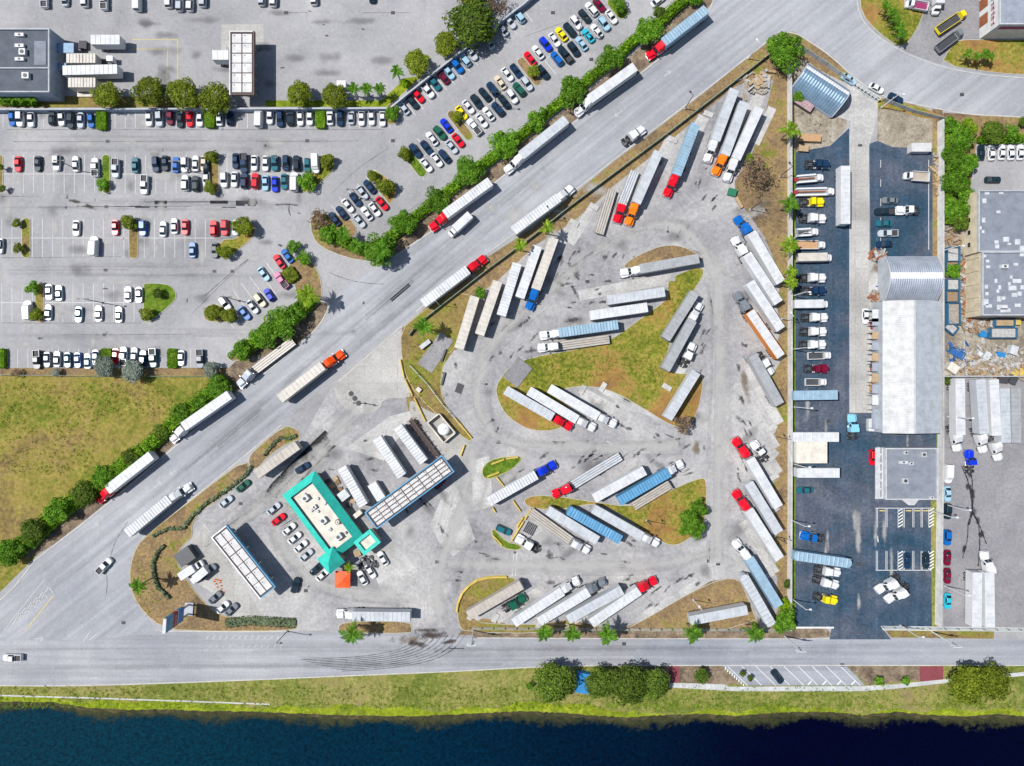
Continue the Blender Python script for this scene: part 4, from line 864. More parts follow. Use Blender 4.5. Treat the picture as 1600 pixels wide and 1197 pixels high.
    out.append(('chassis', CARMESH['tex'+style], (0, 0, 0))); out.append(('fifth_wheel', CARMESH['fw'+style], (0, 0, 0))); out.append(('exhaust_stack', CARMESH['ex'+style], (0, 0, 0)))
    for s in (-1, 1):
        out.append(('wheel', wheelmesh(.5, .3), (-1.2, s*1.0, .5)))
        for x in (rear+.9, rear+2.2): out.append(('wheel', wheelmesh(.51, .56), (x, s*.93, .51)))
    CARMESH[key] = out
    return out
def trailer_parts(L, col, style, side=None):
    L = round(L*2)/2; key = ('trailer', L, col, style, side)
    if key in CARMESH: return CARMESH[key]
    out = []; T, TS = 'trailer_'+col, 'trailer_side_'+(side or col); hw = 1.29
    if style in ('s', 'c', 'r'):
        b = MB(); ring = rr(-L, 0, -hw, hw, .08 if style != 'r' else .9, 1.15, 3, .22 if style != 'r' else 1.1)
        b.loft([ring, scale_ring(ring, 1, 1, 4.0, -L/2)], TS, False, True)
        for x in [-.3-i*1.2 for i in range(int(L/1.2))]:
            pass
        out.append(('box_body', b.mesh('box_body'), (0, 0, 0)))
        rf = MB(); rf.loft([scale_ring(ring, 1, 1, 4.0, -L/2), scale_ring(ring, .998, .985, 4.1, -L/2)], T)
        n = int(L/1.22) if style != 'c' else int(L/.82); hgt = .07 if style == 's' else .15; wd = .12 if style == 's' else .26; rj = random.Random(int(L*10)+len(col))
        for i in range(1, n):
            x = -L*i/n; wd = (.12 if style == 's' else .26)*rj.uniform(.6, 1.15); hgt = (.07 if style == 's' else .15)*rj.uniform(.5, 1.3)
            rf.loft([[(x-wd, -hw+.09, 4.102), (x+wd, -hw+.09, 4.102), (x+wd, hw-.09, 4.102), (x-wd, hw-.09, 4.102)], [(x-.02, -hw+.12, 4.1+hgt), (x+.02, -hw+.12, 4.1+hgt), (x+.02, hw-.12, 4.1+hgt), (x-.02, hw-.12, 4.1+hgt)]], T)
        for s in (-1, 1): rf.box(-L+.02, -.02, s*(hw-.03)-.04, s*(hw-.03)+.04, 4.0, 4.14, TS)
        out.append(('roof', rf.mesh('roof'), (0, 0, 0)))
        dk = ('tdoor', side or col)
        if dk not in CARMESH: CARMESH[dk] = MB().box(-.05, 0, -.6, .6, 1.2, 3.95, TS).mesh('rear_door')
        for s in (-1, 1): out.append(('rear_door', CARMESH[dk], (-L, s*.62, 0)))
    elif style == 'f':
        b = MB(); b.box(-L, 0, -hw, hw, 1.1, 1.28, 'chassis'); b.box(-.1, .0, -hw, hw, 1.28, 2.2, 'deck_steel'); out.append(('deck', b.mesh('deck'), (0, 0, 0)))
        pk = ('plank', L, col)
        if pk not in CARMESH: CARMESH[pk] = MB().box(-L+.05, -.15, -.26, .26, 1.28, 1.36, T).mesh('plank')
        for i in range(4): out.append(('plank', CARMESH[pk], (0, -.96+i*.64, 0)))
    elif style == 'x':   # bare container chassis
        b = MB()
        for s in (-1, 1): b.box(-L, 0, s*.5-.1, s*.5+.1, 1.0, 1.3, 'chassis_brown')
        for i in range(int(L/1.5)+1): b.box(-L*i/int(L/1.5)-.0, -L*i/int(L/1.5)+.12, -1.2, 1.2, 1.05, 1.25, 'chassis_brown')
        out.append(('frame', b.mesh('frame'), (0, 0, 0)))
    lk = 'landing_leg'
    if lk not in CARMESH: CARMESH[lk] = MB().box(-.08, .08, -.08, .08, 0, 1.12, 'steel').box(-.2, .2, -.14, .14, 0, .05, 'steel').mesh('landing_leg')
    for s in (-1, 1): out.append(('landing_leg', CARMESH[lk], (-2.9, s*.7, 0)))
    if ('under', L) not in CARMESH: CARMESH[('under', L)] = MB().box(-L+.3, -.3, -.55, .55, .92, 1.1, 'chassis').mesh('underframe')
    out.append(('underframe', CARMESH[('under', L)], (0, 0, 0)))
    for s in (-1, 1):
        for x in (-L+1.4, -L+2.7): out.append(('wheel', wheelmesh(.51, .58), (x, s*.95, .51)))
    CARMESH[key] = out
    return out
def put(parts, parent, loc=(0, 0, 0), rz=0):
    c, s = cos(rz), sin(rz)
    for nm, me, l in parts:
        link(nm, me, parent, (loc[0]+l[0]*c-l[1]*s, loc[1]+l[0]*s+l[1]*c, loc[2]+l[2]), rz)
def rig(label, nose, front, rear, cab, tr, sty='s', cs='sleeper', group=None, th=4.1, side=None):
    if sty in ('f', 'x'): th = 1.35
    n = Vector(W(*nose, 2.0)); f = Vector(W(*front, th)); r = Vector(W(*rear, th))
    d = (n-f); a1 = atan2(d.y, d.x); e = f-r; L = e.length; a2 = atan2(e.y, e.x)
    root = thing('semi_truck', label, 'semi truck', (n.x, n.y, .03), a1, group)
    put(tractor_parts(cab, cs), root)
    rel = f-n; c, s = cos(-a1), sin(-a1)
    put(trailer_parts(L, tr, sty, side), root, (rel.x*c-rel.y*s, rel.x*s+rel.y*c, 0), a2-a1)
    return root
def trailer(label, front, rear, tr, sty='s', group=None):
    th = 4.1 if sty in 'scr' else 1.35
    f = Vector(W(*front, th)); r = Vector(W(*rear, th)); e = f-r; a = atan2(e.y, e.x)
    root = thing('parked_trailer', label, 'trailer', (f.x, f.y, .03), a, group)
    put(trailer_parts(e.length, tr, sty), root); return root
def bobtail(label, nose, rear, cab, cs='mid', group=None):
    n = Vector(W(*nose, 1.8)); r = Vector(W(*rear, 1.0)); d = n-r
    root = thing('truck_tractor', label, 'truck tractor', (n.x, n.y, .03), atan2(d.y, d.x), group)
    put(tractor_parts(cab, cs), root); return root
GR = 'trucks parked along the wide road'
rig('red semi truck with light blue trailer by the top hedge', (1012, 87), (1037, 66), (1105, 13), 'r', 'a', 'c', group=GR)
rig('white semi truck parked second from top along the hedge', (900, 177), (921, 155), (992, 104), 'w', 'w', 's', group=GR)
rig('white semi truck with pale grey trailer third from top along the hedge', (790, 267), (814, 243), (884, 187), 'w', 'l', 's', group=GR)
rig('red semi truck with white ribbed trailer along the hedge', (672, 357), (695, 335), (765, 284), 'r', 'w', 'c', group=GR)
rig('white semi truck with ribbed trailer facing uphill by the green fence', (896, 291), (873, 308), (803, 360), 'w', 'w', 'c', group=GR)
rig('red semi truck with white ribbed trailer beside the green fence', (759, 401), (731, 421), (661, 474), 'r', 'w', 'c', group=GR)
rig('red-orange semi truck with long cream trailer driving on the wide road', (536, 551), (504, 571), (436, 624), 'O', 'c', 's', group=GR)
rig('silver semi truck with striped flatbed parked at the hedge', (371, 603), (396, 580), (458, 533), 's', 'c', 'f', group=GR)
rig('white semi truck half hidden by hedge trees above the field', (265, 689), (286, 667), (358, 617), 'w', 'w', 's', group=GR)
rig('red semi truck with white trailer lowest along the field hedge', (149, 784), (167, 766), (237, 711), 'r', 'w', 's', group=GR)
rig('white semi truck with white ribbed trailer near the planted bank', (297, 760), (264, 780), (198, 834), 'w', 'w', 'c', group=GR)
trailer('beige trailer parked behind the shop across the planted bank', (400, 742), (464, 696), 'e', 's')
rig('white semi truck with pale trailer beside the lower exit', (524, 961), (550, 963), (641, 964), 'w', 'l', 's')
bobtail('white truck tractor with bare rear driving near the green fence', (1008, 199), (968, 228), 'w', 'mid')
GT = 'trucks in the fenced truck stop'
rig('red semi truck with light blue trailer in the top slab row', (1042, 306), (1057, 273), (1087, 194), 'r', 'a', 'c', group=GT)
rig('white semi truck leftmost of three side by side under the far tip', (1106, 252), (1118, 219), (1148, 139), 'w', 'l', 's', group=GT)
rig('orange semi truck middle of three side by side at the far tip', (1118, 272), (1133, 242), (1163, 160), 'o', 'l', 's', group=GT)
rig('white semi truck rightmost of three side by side at the far tip', (1137, 282), (1150, 248), (1187, 167), 'w', 'w', 's', group=GT)
rig('orange semi truck with long pale trailer beside a red one', (982, 351), (994, 317), (1029, 237), 'o', 'l', 's', group=GT)
rig('red semi truck with planked flatbed trailer by the green fence', (964, 347), (971, 322), (992, 268), 'r', 'l', 'f', 'mid', group=GT)
trailer('low beige trailer between a concrete pad and the red flatbed truck', (936, 366), (957, 296), 'e', 'f', GT)
rig('blue semi truck with cream ribbed trailer under a palm', (826, 484), (837, 452), (866, 371), 'b', 'c', 's', group=GT)
trailer('white trailer directly left of the blue semi truck', (812, 465), (840, 384), 'w', 's', GT)
trailer('ribbed white trailer second left of the blue semi truck', (783, 493), (808, 412), 'w', 'c', GT)
trailer('cream trailer third left of the blue semi truck', (749, 523), (777, 441), 'c', 's', GT)
trailer('beige trailer at the lower left end of the slab row', (717, 545), (742, 463), 'c', 's', GT)
rig('white semi truck with grey trailer across the top of the triangle', (970, 427), (1000, 420), (1091, 404), 'w', 'g', 's', group=GT)
trailer('pale grey trailer alone, upper of two on the triangle', (949, 469), (1039, 456), 'l', 's', GT)
trailer('white trailer alone, lower of two on the triangle', (922, 493), (1012, 480), 'w', 's', GT)
rig('white semi truck with ribbed blue-grey trailer on the triangle left edge', (843, 525), (873, 520), (967, 507), 'w', 'a', 'c', group=GT)
rig('white semi truck with striped flatbed on the triangle left edge', (840, 544), (872, 541), (951, 530), 'w', 'e', 'f', group=GT)
trailer('grey trailer slanting along the right side of the triangle', (1086, 457), (1041, 528), 'g', 's', GT)
rig('white semi truck with grey trailer on the triangle right side', (1096, 473), (1082, 500), (1040, 577), 'w', 'g', 's', group=GT)
bobtail('white truck tractor without trailer beside the triangle grey trailer', (1085, 536), (1064, 575), 'w', group=GT)
trailer('pale grey trailer at the lower right corner of the triangle', (1088, 581), (1043, 654), 'l', 's', GT)
rig('bright red semi truck with white trailer at the triangle bottom', (894, 669), (864, 652), (789, 609), 'r', 'l', 's', group=GT)
rig('white semi truck between the red one and another white one', (931, 670), (902, 656), (827, 611), 'w', 'w', 's', group=GT)
rig('white semi truck right of two trucks at the triangle bottom', (964, 664), (935, 651), (859, 607), 'w', 'w', 's', group=GT)
rig('blue semi truck with white trailer at the wall side top', (1152, 337), (1174, 363), (1220, 441), 'b', 'w', 's', group=GT)
rig('white semi truck left of the blue one on the wall side', (1148, 369), (1167, 397), (1216, 472), 'w', 'w', 's', group=GT)
trailer('white trailer alone between two white trucks on the wall side', (1172, 441), (1220, 514), 'w', 's', GT)
rig('dark grey semi truck whose trailer has an orange side', (1152, 456), (1172, 487), (1221, 558), 'g', 'w', 's', group=GT, side='O')
trailer('grey flat roofed trailer beside the lone white tractor', (1176, 555), (1218, 631), 'g', 's', GT)
bobtail('white truck tractor alone on the wall side', (1207, 586), (1180, 547), 'w', group=GT)
rig('red semi truck next to a white tractor on the wall side', (1149, 685), (1172, 717), (1217, 793), 'r', 'w', 's', group=GT)
bobtail('white truck tractor right of the red semi truck', (1177, 690), (1204, 729), 'w', 'day', GT)
trailer('grey trailer between the two red semi trucks', (1170, 755), (1217, 832), 'l', 's', GT)
rig('lower red semi truck on the wall side', (1149, 767), (1170, 797), (1219, 874), 'r', 'w', 's', group=GT)
rig('white semi truck with pale blue trailer near the bottom wall', (1149, 845), (1171, 873), (1218, 949), 'w', 'a', 's', group=GT)
trailer('round nosed pale trailer lowest on the wall side', (1161, 899), (1206, 977), 'l', 'r', GT)
rig('deep blue semi truck with white ribbed trailer beside yellow barriers', (869, 725), (838, 742), (764, 784), 'B', 'w', 'c', group=GT)
rig('red semi truck with striped flatbed in the middle lane', (863, 775), (893, 759), (969, 713), 'r', 'l', 'f', group=GT)
trailer('white trailer left of the blue ribbed trailer', (928, 779), (1008, 735), 'w', 's', GT)
rig('white semi truck with bright blue ribbed trailer', (1069, 724), (1046, 738), (968, 783), 'w', 'b', 'c', group=GT)
trailer('low beige trailer at the upper edge of the lower grass triangle', (1047, 757), (989, 792), 'e', 'f', GT)
rig('white semi truck with pale trailer along the lower grass triangle', (1031, 851), (1004, 839), (927, 795), 'w', 'l', 's', group=GT)
trailer('blue ribbed trailer alone in the lower slab row', (970, 844), (889, 798), 'b', 'c', GT)
trailer('grey trailer left of the blue ribbed trailer', (934, 845), (857, 798), 'l', 's', GT)
rig('white semi truck with brown striped flatbed by yellow barriers', (922, 862), (892, 845), (828, 799), 'w', 'e', 'f', group=GT)
bobtail('white truck tractor with dark rear by the yellow barriers', (807, 840), (845, 862), 'w', group=GT)
trailer('beige trailer at the left end of the bottom row', (815, 914), (732, 962), 'e', 's', GT)
bobtail('dark green truck tractor in the bottom row', (821, 933), (778, 958), 'G', group=GT)
rig('white semi truck second in the bottom row', (906, 907), (879, 924), (802, 974), 'w', 'w', 's', group=GT)
rig('dark grey semi truck in the bottom row', (947, 909), (920, 925), (842, 972), 'g', 'w', 's', group=GT)
trailer('pale trailer between the dark grey and red trucks', (972, 922), (888, 968), 'l', 's', GT)
rig('red semi truck at the right of the bottom row', (1027, 907), (999, 923), (924, 974), 'r', 'w', 's', group=GT)
trailer('pale green trailer lying across the bottom right corner', (1168, 953), (1079, 970), 'l', 's', GT)
# trailers at the canopy
GC = 'trailers backed up to the truck fuel canopy'
trailer('white ribbed trailer nearest the teal roofed shop', (568, 790), (534, 731), 'w', 'c', GC)
trailer('white ribbed trailer middle of three above the canopy', (628, 744), (588, 684), 'w', 'c', GC)
trailer('white trailer right of three above the canopy', (662, 722), (622, 668), 'w', 'c', GC)
trailer('bare brown container chassis beside the tank enclosure', (684, 714), (641, 656), 'g', 'x', GC)
# dealer yard
GD = 'trucks standing in the dealer yard'
trailer('white trailer parked lengthwise at the concrete lane', (1321, 350), (1321, 258), 'w', 's', GD)
trailer('light blue trailer pointing at the wall below the small white pickup', (1309, 617), (1241, 618), 'a', 's', GD)
trailer('white trailer above the wide pale roofed unit', (1311, 683), (1241, 683), 'w', 's', GD)
trailer('white trailer below the wide pale roofed unit', (1312, 739), (1246, 739), 'w', 's', GD)
trailer('round nosed pale blue trailer slanting in the dealer yard', (1331, 881), (1241, 868), 'a', 'r', GD)
for lab, n, r, c, s in (('white truck tractor below the box truck with tan roof', (1292, 434), (1248, 434), 'w', 'mid'), ('navy tow truck with white gear in the wall row', (1292, 454), (1246, 454), 'n', 'day'),
        ('white truck tractor below the long white box truck', (1295, 496), (1247, 496), 'w', 'mid'), ('white truck tractor middle of three in the wall row', (1293, 518), (1245, 518), 'w', 'mid'), ('white truck tractor lowest of three in the wall row', (1292, 538), (1246, 539), 'w', 'mid'),
        ('dark red truck tractor in the wall row', (1296, 576), (1250, 576), 'm', 'day'), ('yellow truck tractor in the wall row beside a palm', (1289, 315), (1249, 316), 'y', 'day'), ('white truck tractor between the yellow one and a service truck', (1292, 341), (1248, 341), 'w', 'mid'),
        ('blue truck tractor facing the wall in the lower yard', (1252, 837), (1296, 843), 'b', 'day'), ('white truck tractor under the round nosed trailer', (1315, 896), (1271, 888), 'w', 'mid'), ('white truck tractor above the lower yellow tractor', (1312, 916), (1267, 903), 'w', 'mid'),
        ('yellow truck tractor at the bottom of the dealer yard', (1310, 940), (1270, 931), 'y', 'day'), ('upper of two white tractors parked slanting together', (1371, 925), (1410, 898), 'w', 'sleeper'), ('lower of two white tractors parked slanting together', (1386, 940), (1424, 912), 'w', 'sleeper'),
        ('light blue truck tractor below the concrete lane end', (1333, 647), (1333, 693), 'q', 'mid'), ('white truck tractor with long black rear in the open bays', (1402, 328), (1450, 329), 'w', 'day'), ('navy truck with loaded bed at the top of the wall row', (1298, 256), (1266, 257), 'n', 'day')):
    bobtail(lab, n, r, c, s, GD)
def boxtruck(label, nose, rear, body, cab='w', group=None, kind='box', bw=2.3):
    n = Vector(W(*nose, 2)); r = Vector(W(*rear, 3)); d = n-r; L = d.length
    root = thing('box_truck' if kind == 'box' else 'service_truck', label, 'truck', (n.x, n.y, .03), atan2(d.y, d.x), group)
    P = 'paint_'+cab; c = MB(); a = rr(-2.0, 0, -1.0, 1.0, .1, .5, 3, .5)
    c.loft([a, scale_ring(a, 1, 1, 1.1, -2), scale_ring(a, .92, .85, 1.35, -2)], P); t = rr(-2.0, -.75, -.98, .98, .1, 1.3); c.loft([t, rr(-2.0, -1.15, -.82, .82, .15, 2.1), rr(-1.95, -1.25, -.75, .75, .15, 2.2)], P)
    link('cab', c.mesh('cab'), root)
    link('windscreen', quadmesh('bws', [(-.72, -.85, 1.4), (-.72, .85, 1.4), (-1.1, .74, 2.05), (-1.1, -.74, 2.05)], 'glass', 'windscreen'), root)
    hb = bw/2
    if kind == 'box':
        b = MB(); q = rr(-L, -2.1, -hb, hb, .08, .85); b.loft([q, scale_ring(q, 1, 1, 3.1, -L/2), scale_ring(q, .99, .97, 3.18, -L/2)], 'trailer_'+body); link('cargo_box', b.mesh('cargo_box'), root)
    elif kind == 'stake':
        b = MB(); b.box(-L, -2.2, -hb, hb, .9, 1.1, 'deck_steel'); link('bed', b.mesh('bed'), root)
        link('bed_floor', MB().box(-L+.15, -2.4, -hb+.15, hb-.15, 1.1, 1.18, body).mesh('bed_floor'), root)
        for i, s in enumerate((-1, 1)): link('side_panel', MB().box(-L, -2.2, s*hb-.06, s*hb+.06, .95, 1.75, 'paint_'+cab).mesh('side_panel'), root)
        link('tailgate', MB().box(-L-.04, -L+.08, -hb, hb, .95, 1.7, 'paint_'+cab).mesh('tailgate'), root)
    elif kind == 'service':
        link('bed', MB().box(-L, -2.2, -hb, hb, .8, 1.2, 'steel').mesh('bed'), root)
        for s in (-1, 1): link('tool_box', MB().box(-L+.2, -2.3, s*(hb-.25)-.22, s*(hb-.25)+.22, 1.2, 1.8, 'paint_'+cab).mesh('tool_box'), root)
        if 'red' in label: link('lift_gear', MB().box(-L+.3, -2.8, -.14, .14, 1.5, 1.8, 'rust').box(-L-.6, -L+.6, -.5, .5, 1.1, 1.5, 'sign_red').mesh('lift_gear'), root)
        else: link('rack', MB().box(-L+.2, -2.4, -.45, .45, 1.2, 1.32, 'steel_dark').box(-L+.2, -L+.5, -.9, .9, 1.3, 2.0, 'steel').mesh('rack'), root)
    link('chassis', MB().box(-L+.2, -.4, -.4, .4, .5, .8, 'chassis').mesh('chassis'), root)
    for x in (-.95, -L+1.5):
        for s in (-1, 1): link('wheel', wheelmesh(.42, .3), root, (x, s*.9, .42))
    return root
boxtruck('short white box truck driving on the wide road below the red truck', (702, 367), (735, 335), 'w', 'w')
boxtruck('white box truck with tan roof in the wall row', (1302, 402), (1247, 402), 'c', 'w', GD)
boxtruck('longest white box truck in the wall row', (1296, 475), (1242, 475), 'w', 'w', GD)
boxtruck('stake bed truck with brown load in the wall row', (1292, 382), (1248, 381), 'lumber', 'w', GD, 'stake')
boxtruck('white service truck with tool boxes above the white and red truck', (1289, 276), (1248, 278), 'w', 'w', GD, 'service')
boxtruck('long white truck with red rear lift in the wall row', (1306, 298), (1247, 298), 'w', 'w', GD, 'service')
boxtruck('white service truck between a white tractor and the stake truck', (1281, 361), (1247, 362), 'w', 'w', GD, 'service')
boxtruck('small white utility truck above the dark red tractor', (1301, 555), (1266, 556), 'steel_dark', 'w', GD, 'stake', 1.9)
boxtruck('small white pickup truck with gear below the dark red tractor', (1294, 597), (1262, 597), 'steel_dark', 'w', GD, 'stake', 1.9)
boxtruck('flatbed truck with planked bed right of the open bays', (1415, 273), (1457, 274), 'deck_wood', 'w', GD, 'stake', 2.6)
boxtruck('white box truck upper of two near the left fuel canopy', (315, 880), (280, 902), 'w', 'w')
boxtruck('white box truck lower of two near the left fuel canopy', (297, 911), (322, 890), 'w', 'w')
boxtruck('yellow tow truck near the top right warehouse', (1512, 16), (1470, 44), 'steel_dark', 'y', None, 'stake')
boxtruck('dark tow truck below the yellow tow truck', (1507, 45), (1470, 73), 'steel_dark', 'g', None, 'stake')
boxtruck('white and red flatbed truck at the top edge', (1418, 3), (1455, 6), 'sign_magenta', 'w', None, 'stake')
boxtruck('white truck nose at the top edge beside the tow trucks', (1465, 20), (1470, -10), 'w', 'w')
# storage yard on the right
GY = 'long trailers in the right storage yard'
rig('white semi truck with leftmost trailer in the storage yard', (1500, 706), (1501, 680), (1500, 592), 'w', 'w', 's', group=GY)
rig('white semi truck with trailer second in the storage yard', (1541, 708), (1538, 678), (1532, 592), 'w', 'l', 's', group=GY)
rig('white semi truck with trailer third in the storage yard', (1565, 720), (1557, 681), (1553, 592), 'w', 'w', 's', group=GY)
trailer('grey trailer fourth in the storage yard row', (1572, 692), (1570, 606), 'l', 's', GY)
trailer('grey trailer fifth in the storage yard row', (1588, 692), (1587, 606), 'g', 's', GY)
bobtail('blue truck tractor above the dark spill', (1517, 703), (1516, 746), 'B', 'day', GY)
bobtail('white truck tractor above the bottom right trailers', (1540, 862), (1542, 893), 'w', 'sleeper', GY)
trailer('white trailer left of two at the bottom right', (1526, 980), (1527, 894), 'w', 's', GY)
trailer('white trailer right of two at the bottom right', (1547, 980), (1546, 895), 'w', 's', GY)
# top left depot
GL = 'trailers at the depot top left'
trailer('white short trailer alone right of the dark depot roof', (187, 62), (142, 62), 'w', 's', GL)
trailer('white short trailer upper of three beside the depot', (149, 91), (104, 91), 'c', 'c', GL)
trailer('long white trailer middle of three beside the depot', (183, 108), (97, 110), 'w', 's', GL)
trailer('white short trailer lowest of three beside the depot', (149, 129), (106, 129), 'c', 'c', GL)
trailer('small white trailer half under the top left fuel canopy', (357, 86), (331, 86), 'w', 's', GL)
# ------------------------------------------------------------------ buildings
def frame_of(corners):
    """origin, angle, length, width of a rectangle given as 4 world corners in order"""
    a, b, c, d = [Vector(p) for p in corners]
    e = ((b-a)+(c-d))/2; f = ((d-a)+(c-b))/2; o = (a+b+c+d)/4
    return o, atan2(e.y, e.x), e.length, f.length
def flat_building(label, name, px, h, wallm, roofm, parapetm, units=(), ph=.6, pw=.35, cat='building'):
    o, an, L, D = frame_of([W(*p, h) for p in px])
    r = thing(name, label, cat, (o.x, o.y, 0), an)
    hl, hd = L/2, D/2
    link('wall', MB().box(-hl+.02, hl-.02, -hd+.02, hd-.02, 0, h-ph-.05, wallm).mesh('wall'), r)
    link('roof', MB().box(-hl+pw, hl-pw, -hd+pw, hd-pw, h-ph-.05, h-ph+.02, roofm).mesh('roof'), r)
    for x0, x1, y0, y1 in ((-hl, hl, -hd, -hd+pw), (-hl, hl, hd-pw, hd), (-hl, -hl+pw, -hd+pw, hd-pw), (hl-pw, hl, -hd+pw, hd-pw)):
        link('parapet', MB().box(x0, x1, y0, y1, h-ph-.05, h, parapetm).mesh('parapet'), r)
    return r, h-ph+.02, (hl, hd)
def unit(r, x, y, z, w, d, h, m='ac_unit', nm='roof_unit', rz=0):
    b = MB().box(-w/2, w/2, -d/2, d/2, 0, h, m)
    u = link(nm, b.mesh(nm), r, (x, y, z), rz)
    if nm == 'roof_unit' and w > .9: link('fan', MB().cyl((0, 0, h), (0, 0, h+.12), min(w, d)*.33, min(w, d)*.3, 'steel_dark', 10).mesh('fan'), u)
    return u
r, z, (hl, hd) = flat_building('dark flat roofed depot building at the top left corner', 'depot_building', [(-60, 144), (77, 144), (77, 44), (-60, 44)], 6.5, 'wall_bluegrey', 'roof_dark', 'wall_grey')
link('dividing_parapet', MB().box(-hl+.4, hl-.4, -2.2, -1.9, z, z+.5, 'wall_grey').mesh('dividing_parapet'), r)
kx = S*(1-6.5/H)
def rp(px, py, h, o): x, y = W(px, py, h); return x, y
def wunit(r, px, py, z, w, d, h, m='ac_unit', nm='roof_unit'):
    x, y = W(px, py, z); v = Vector((x-r.location.x, y-r.location.y)); a = r.rotation_euler.z; c, s = cos(-a), sin(-a)
    return unit(r, v.x*c-v.y*s, v.x*s+v.y*c, z, w, d, h, m, nm)
for px, py, w, d, hh in ((33, 56, 2.4, .9, .8), (33, 73, 2.4, .9, .8), (38, 83, 1.7, 1.7, 1.0), (33, 94, 2.4, .9, .8), (43, 120, 1.9, 1.7, 1.0), (63, 83, 3.2, 6.5, .12)):
    wunit(r, px, py, z, w, d, hh, 'ac_unit' if hh > .5 else 'roof_grey', 'roof_unit' if hh > .5 else 'roof_patch')
link('loading_awning', MB().box(hl+.01, hl+2.4, -1, .8, 3.0, 3.2, 'awning_blue').box(hl+.01, hl+4.6, 3.5, 6.2, 3.2, 3.4, 'awning_blue').mesh('loading_awning'), r)
# top right showroom
r, z, (hl, hd) = flat_building('white showroom with red wall lettering at the top right corner', 'showroom', [(1562, 38), (1680, 38), (1680, -60), (1562, -60)], 8, 'wall_white', 'roof_steel', 'parapet')
def letters(parent, x, y0, z0, along, txt, size, m):
    """raised sign strokes for lettering too small to read"""
    rr_ = random.Random(txt); b = MB(); u = 0
    for ch in range(txt):
        w = size*.55
        for k in range(rr_.choice((2, 3))):
            q = rr_.random()
            z1 = z0+size*rr_.uniform(.5, 1)
            if along == 'y': b.box(x-.06, x-.005, y0+u+w*k*.4, y0+u+w*k*.4+w*.16, z0, z1, m)
            else: b.box(y0+u+w*k*.4, y0+u+w*k*.4+w*.16, x-.06, x-.005, z0, z1, m)
        if along == 'y': b.box(x-.05, x-.004, y0+u, y0+u+w, z0+size*.45, z0+size*.6, m)
        else: b.box(y0+u, y0+u+w, x-.05, x-.004, z0+size*.45, z0+size*.6, m)
        u += size*.75
    o = link('sign_lettering', b.mesh('sign_lettering'), parent)
    o['kind'] = 'stuff'
letters(r, -hl, -hd+1.2, 4.7, 'y', 14, 1.8, 'sign_magenta')
link('sign_band', MB().box(-hl+1.2, hl-1, -hd-.12, -hd+.0, 5.6, 6.8, 'sign_magenta').mesh('sign_band'), r)
for k in range(4): link('garage_door', MB().box(-hl-.05, -hl+.0, -hd+3+k*4.6, -hd+6+k*4.6, .1, 3.4, 'rust').mesh('garage_door'), r)
# grey warehouse on the right
r, z, (hl, hd) = flat_building('large grey warehouse roof with white patches at the right edge', 'warehouse', [(1529, 393.5), (1700, 393.5), (1700, 297), (1529, 297)], 7.5, 'wall_cream', 'roof_grey', 'wall_grey')
r2, z2, (hl2, hd2) = flat_building('lower grey warehouse wing dotted with white roof patches', 'warehouse', [(1535, 493), (1700, 493), (1700, 393), (1535, 393)], 7.6, 'wall_cream', 'roof_grey', 'wall_grey')
for i, (px, py, w, d) in enumerate(((1542, 301, 7, 6), (1564, 301, 6, 4), (1538, 314, 6, 7), (1560, 331, 6, 4), (1537, 344, 5, 7), (1531, 356, 5, 5), (1536, 362, 4, 4), (1572, 374, 9, 7), (1557, 378, 6, 5), (1590, 378, 8, 8), (1558, 385, 6, 6), (1577, 381, 5, 3), (1597, 388, 7, 8))):
    wunit(r, px, py, z, w*S, d*S, .05, 'patch_white', 'roof_patch')
for i, (px, py, w, d) in enumerate(((1538, 400, 6, 4), (1543, 408, 5, 4), (1544, 417, 6, 4), (1587, 413, 7, 4), (1597, 398, 7, 5), (1580, 433, 4, 5), (1589, 439, 13, 6), (1577, 444, 4, 6), (1582, 450, 12, 7), (1556, 439, 4, 6), (1562, 449, 4, 6), (1541, 448, 5, 6), (1559, 455, 4, 5), (1542, 459, 5, 5), (1585, 461, 8, 6), (1593, 459, 6, 6), (1561, 467, 6, 8), (1567, 466, 7, 5), (1540, 472, 8, 9), (1545, 478, 9, 5), (1566, 480, 16, 7), (1571, 485, 15, 6), (1590, 477, 9, 5), (1597, 449, 5, 6))):
    wunit(r2, px, py, z2, w*S, d*S, .05, 'patch_white', 'roof_patch')
wunit(r2, 1567, 417, z2, 1.8, 1.0, .9)
for k in range(5): link('wall_pilaster', MB().box(-hl2-.22, -hl2+.0, -hd2+1.5+k*3.6, -hd2+1.8+k*3.6, 0, 6.6, 'wall_cream').mesh('wall_pilaster'), r2)
for k in range(3): link('window', MB().box(-hl-.06, -hl, -hd+2+k*3.4, -hd+3.2+k*3.4, 3.2, 4.2, 'glass').mesh('window'), r)
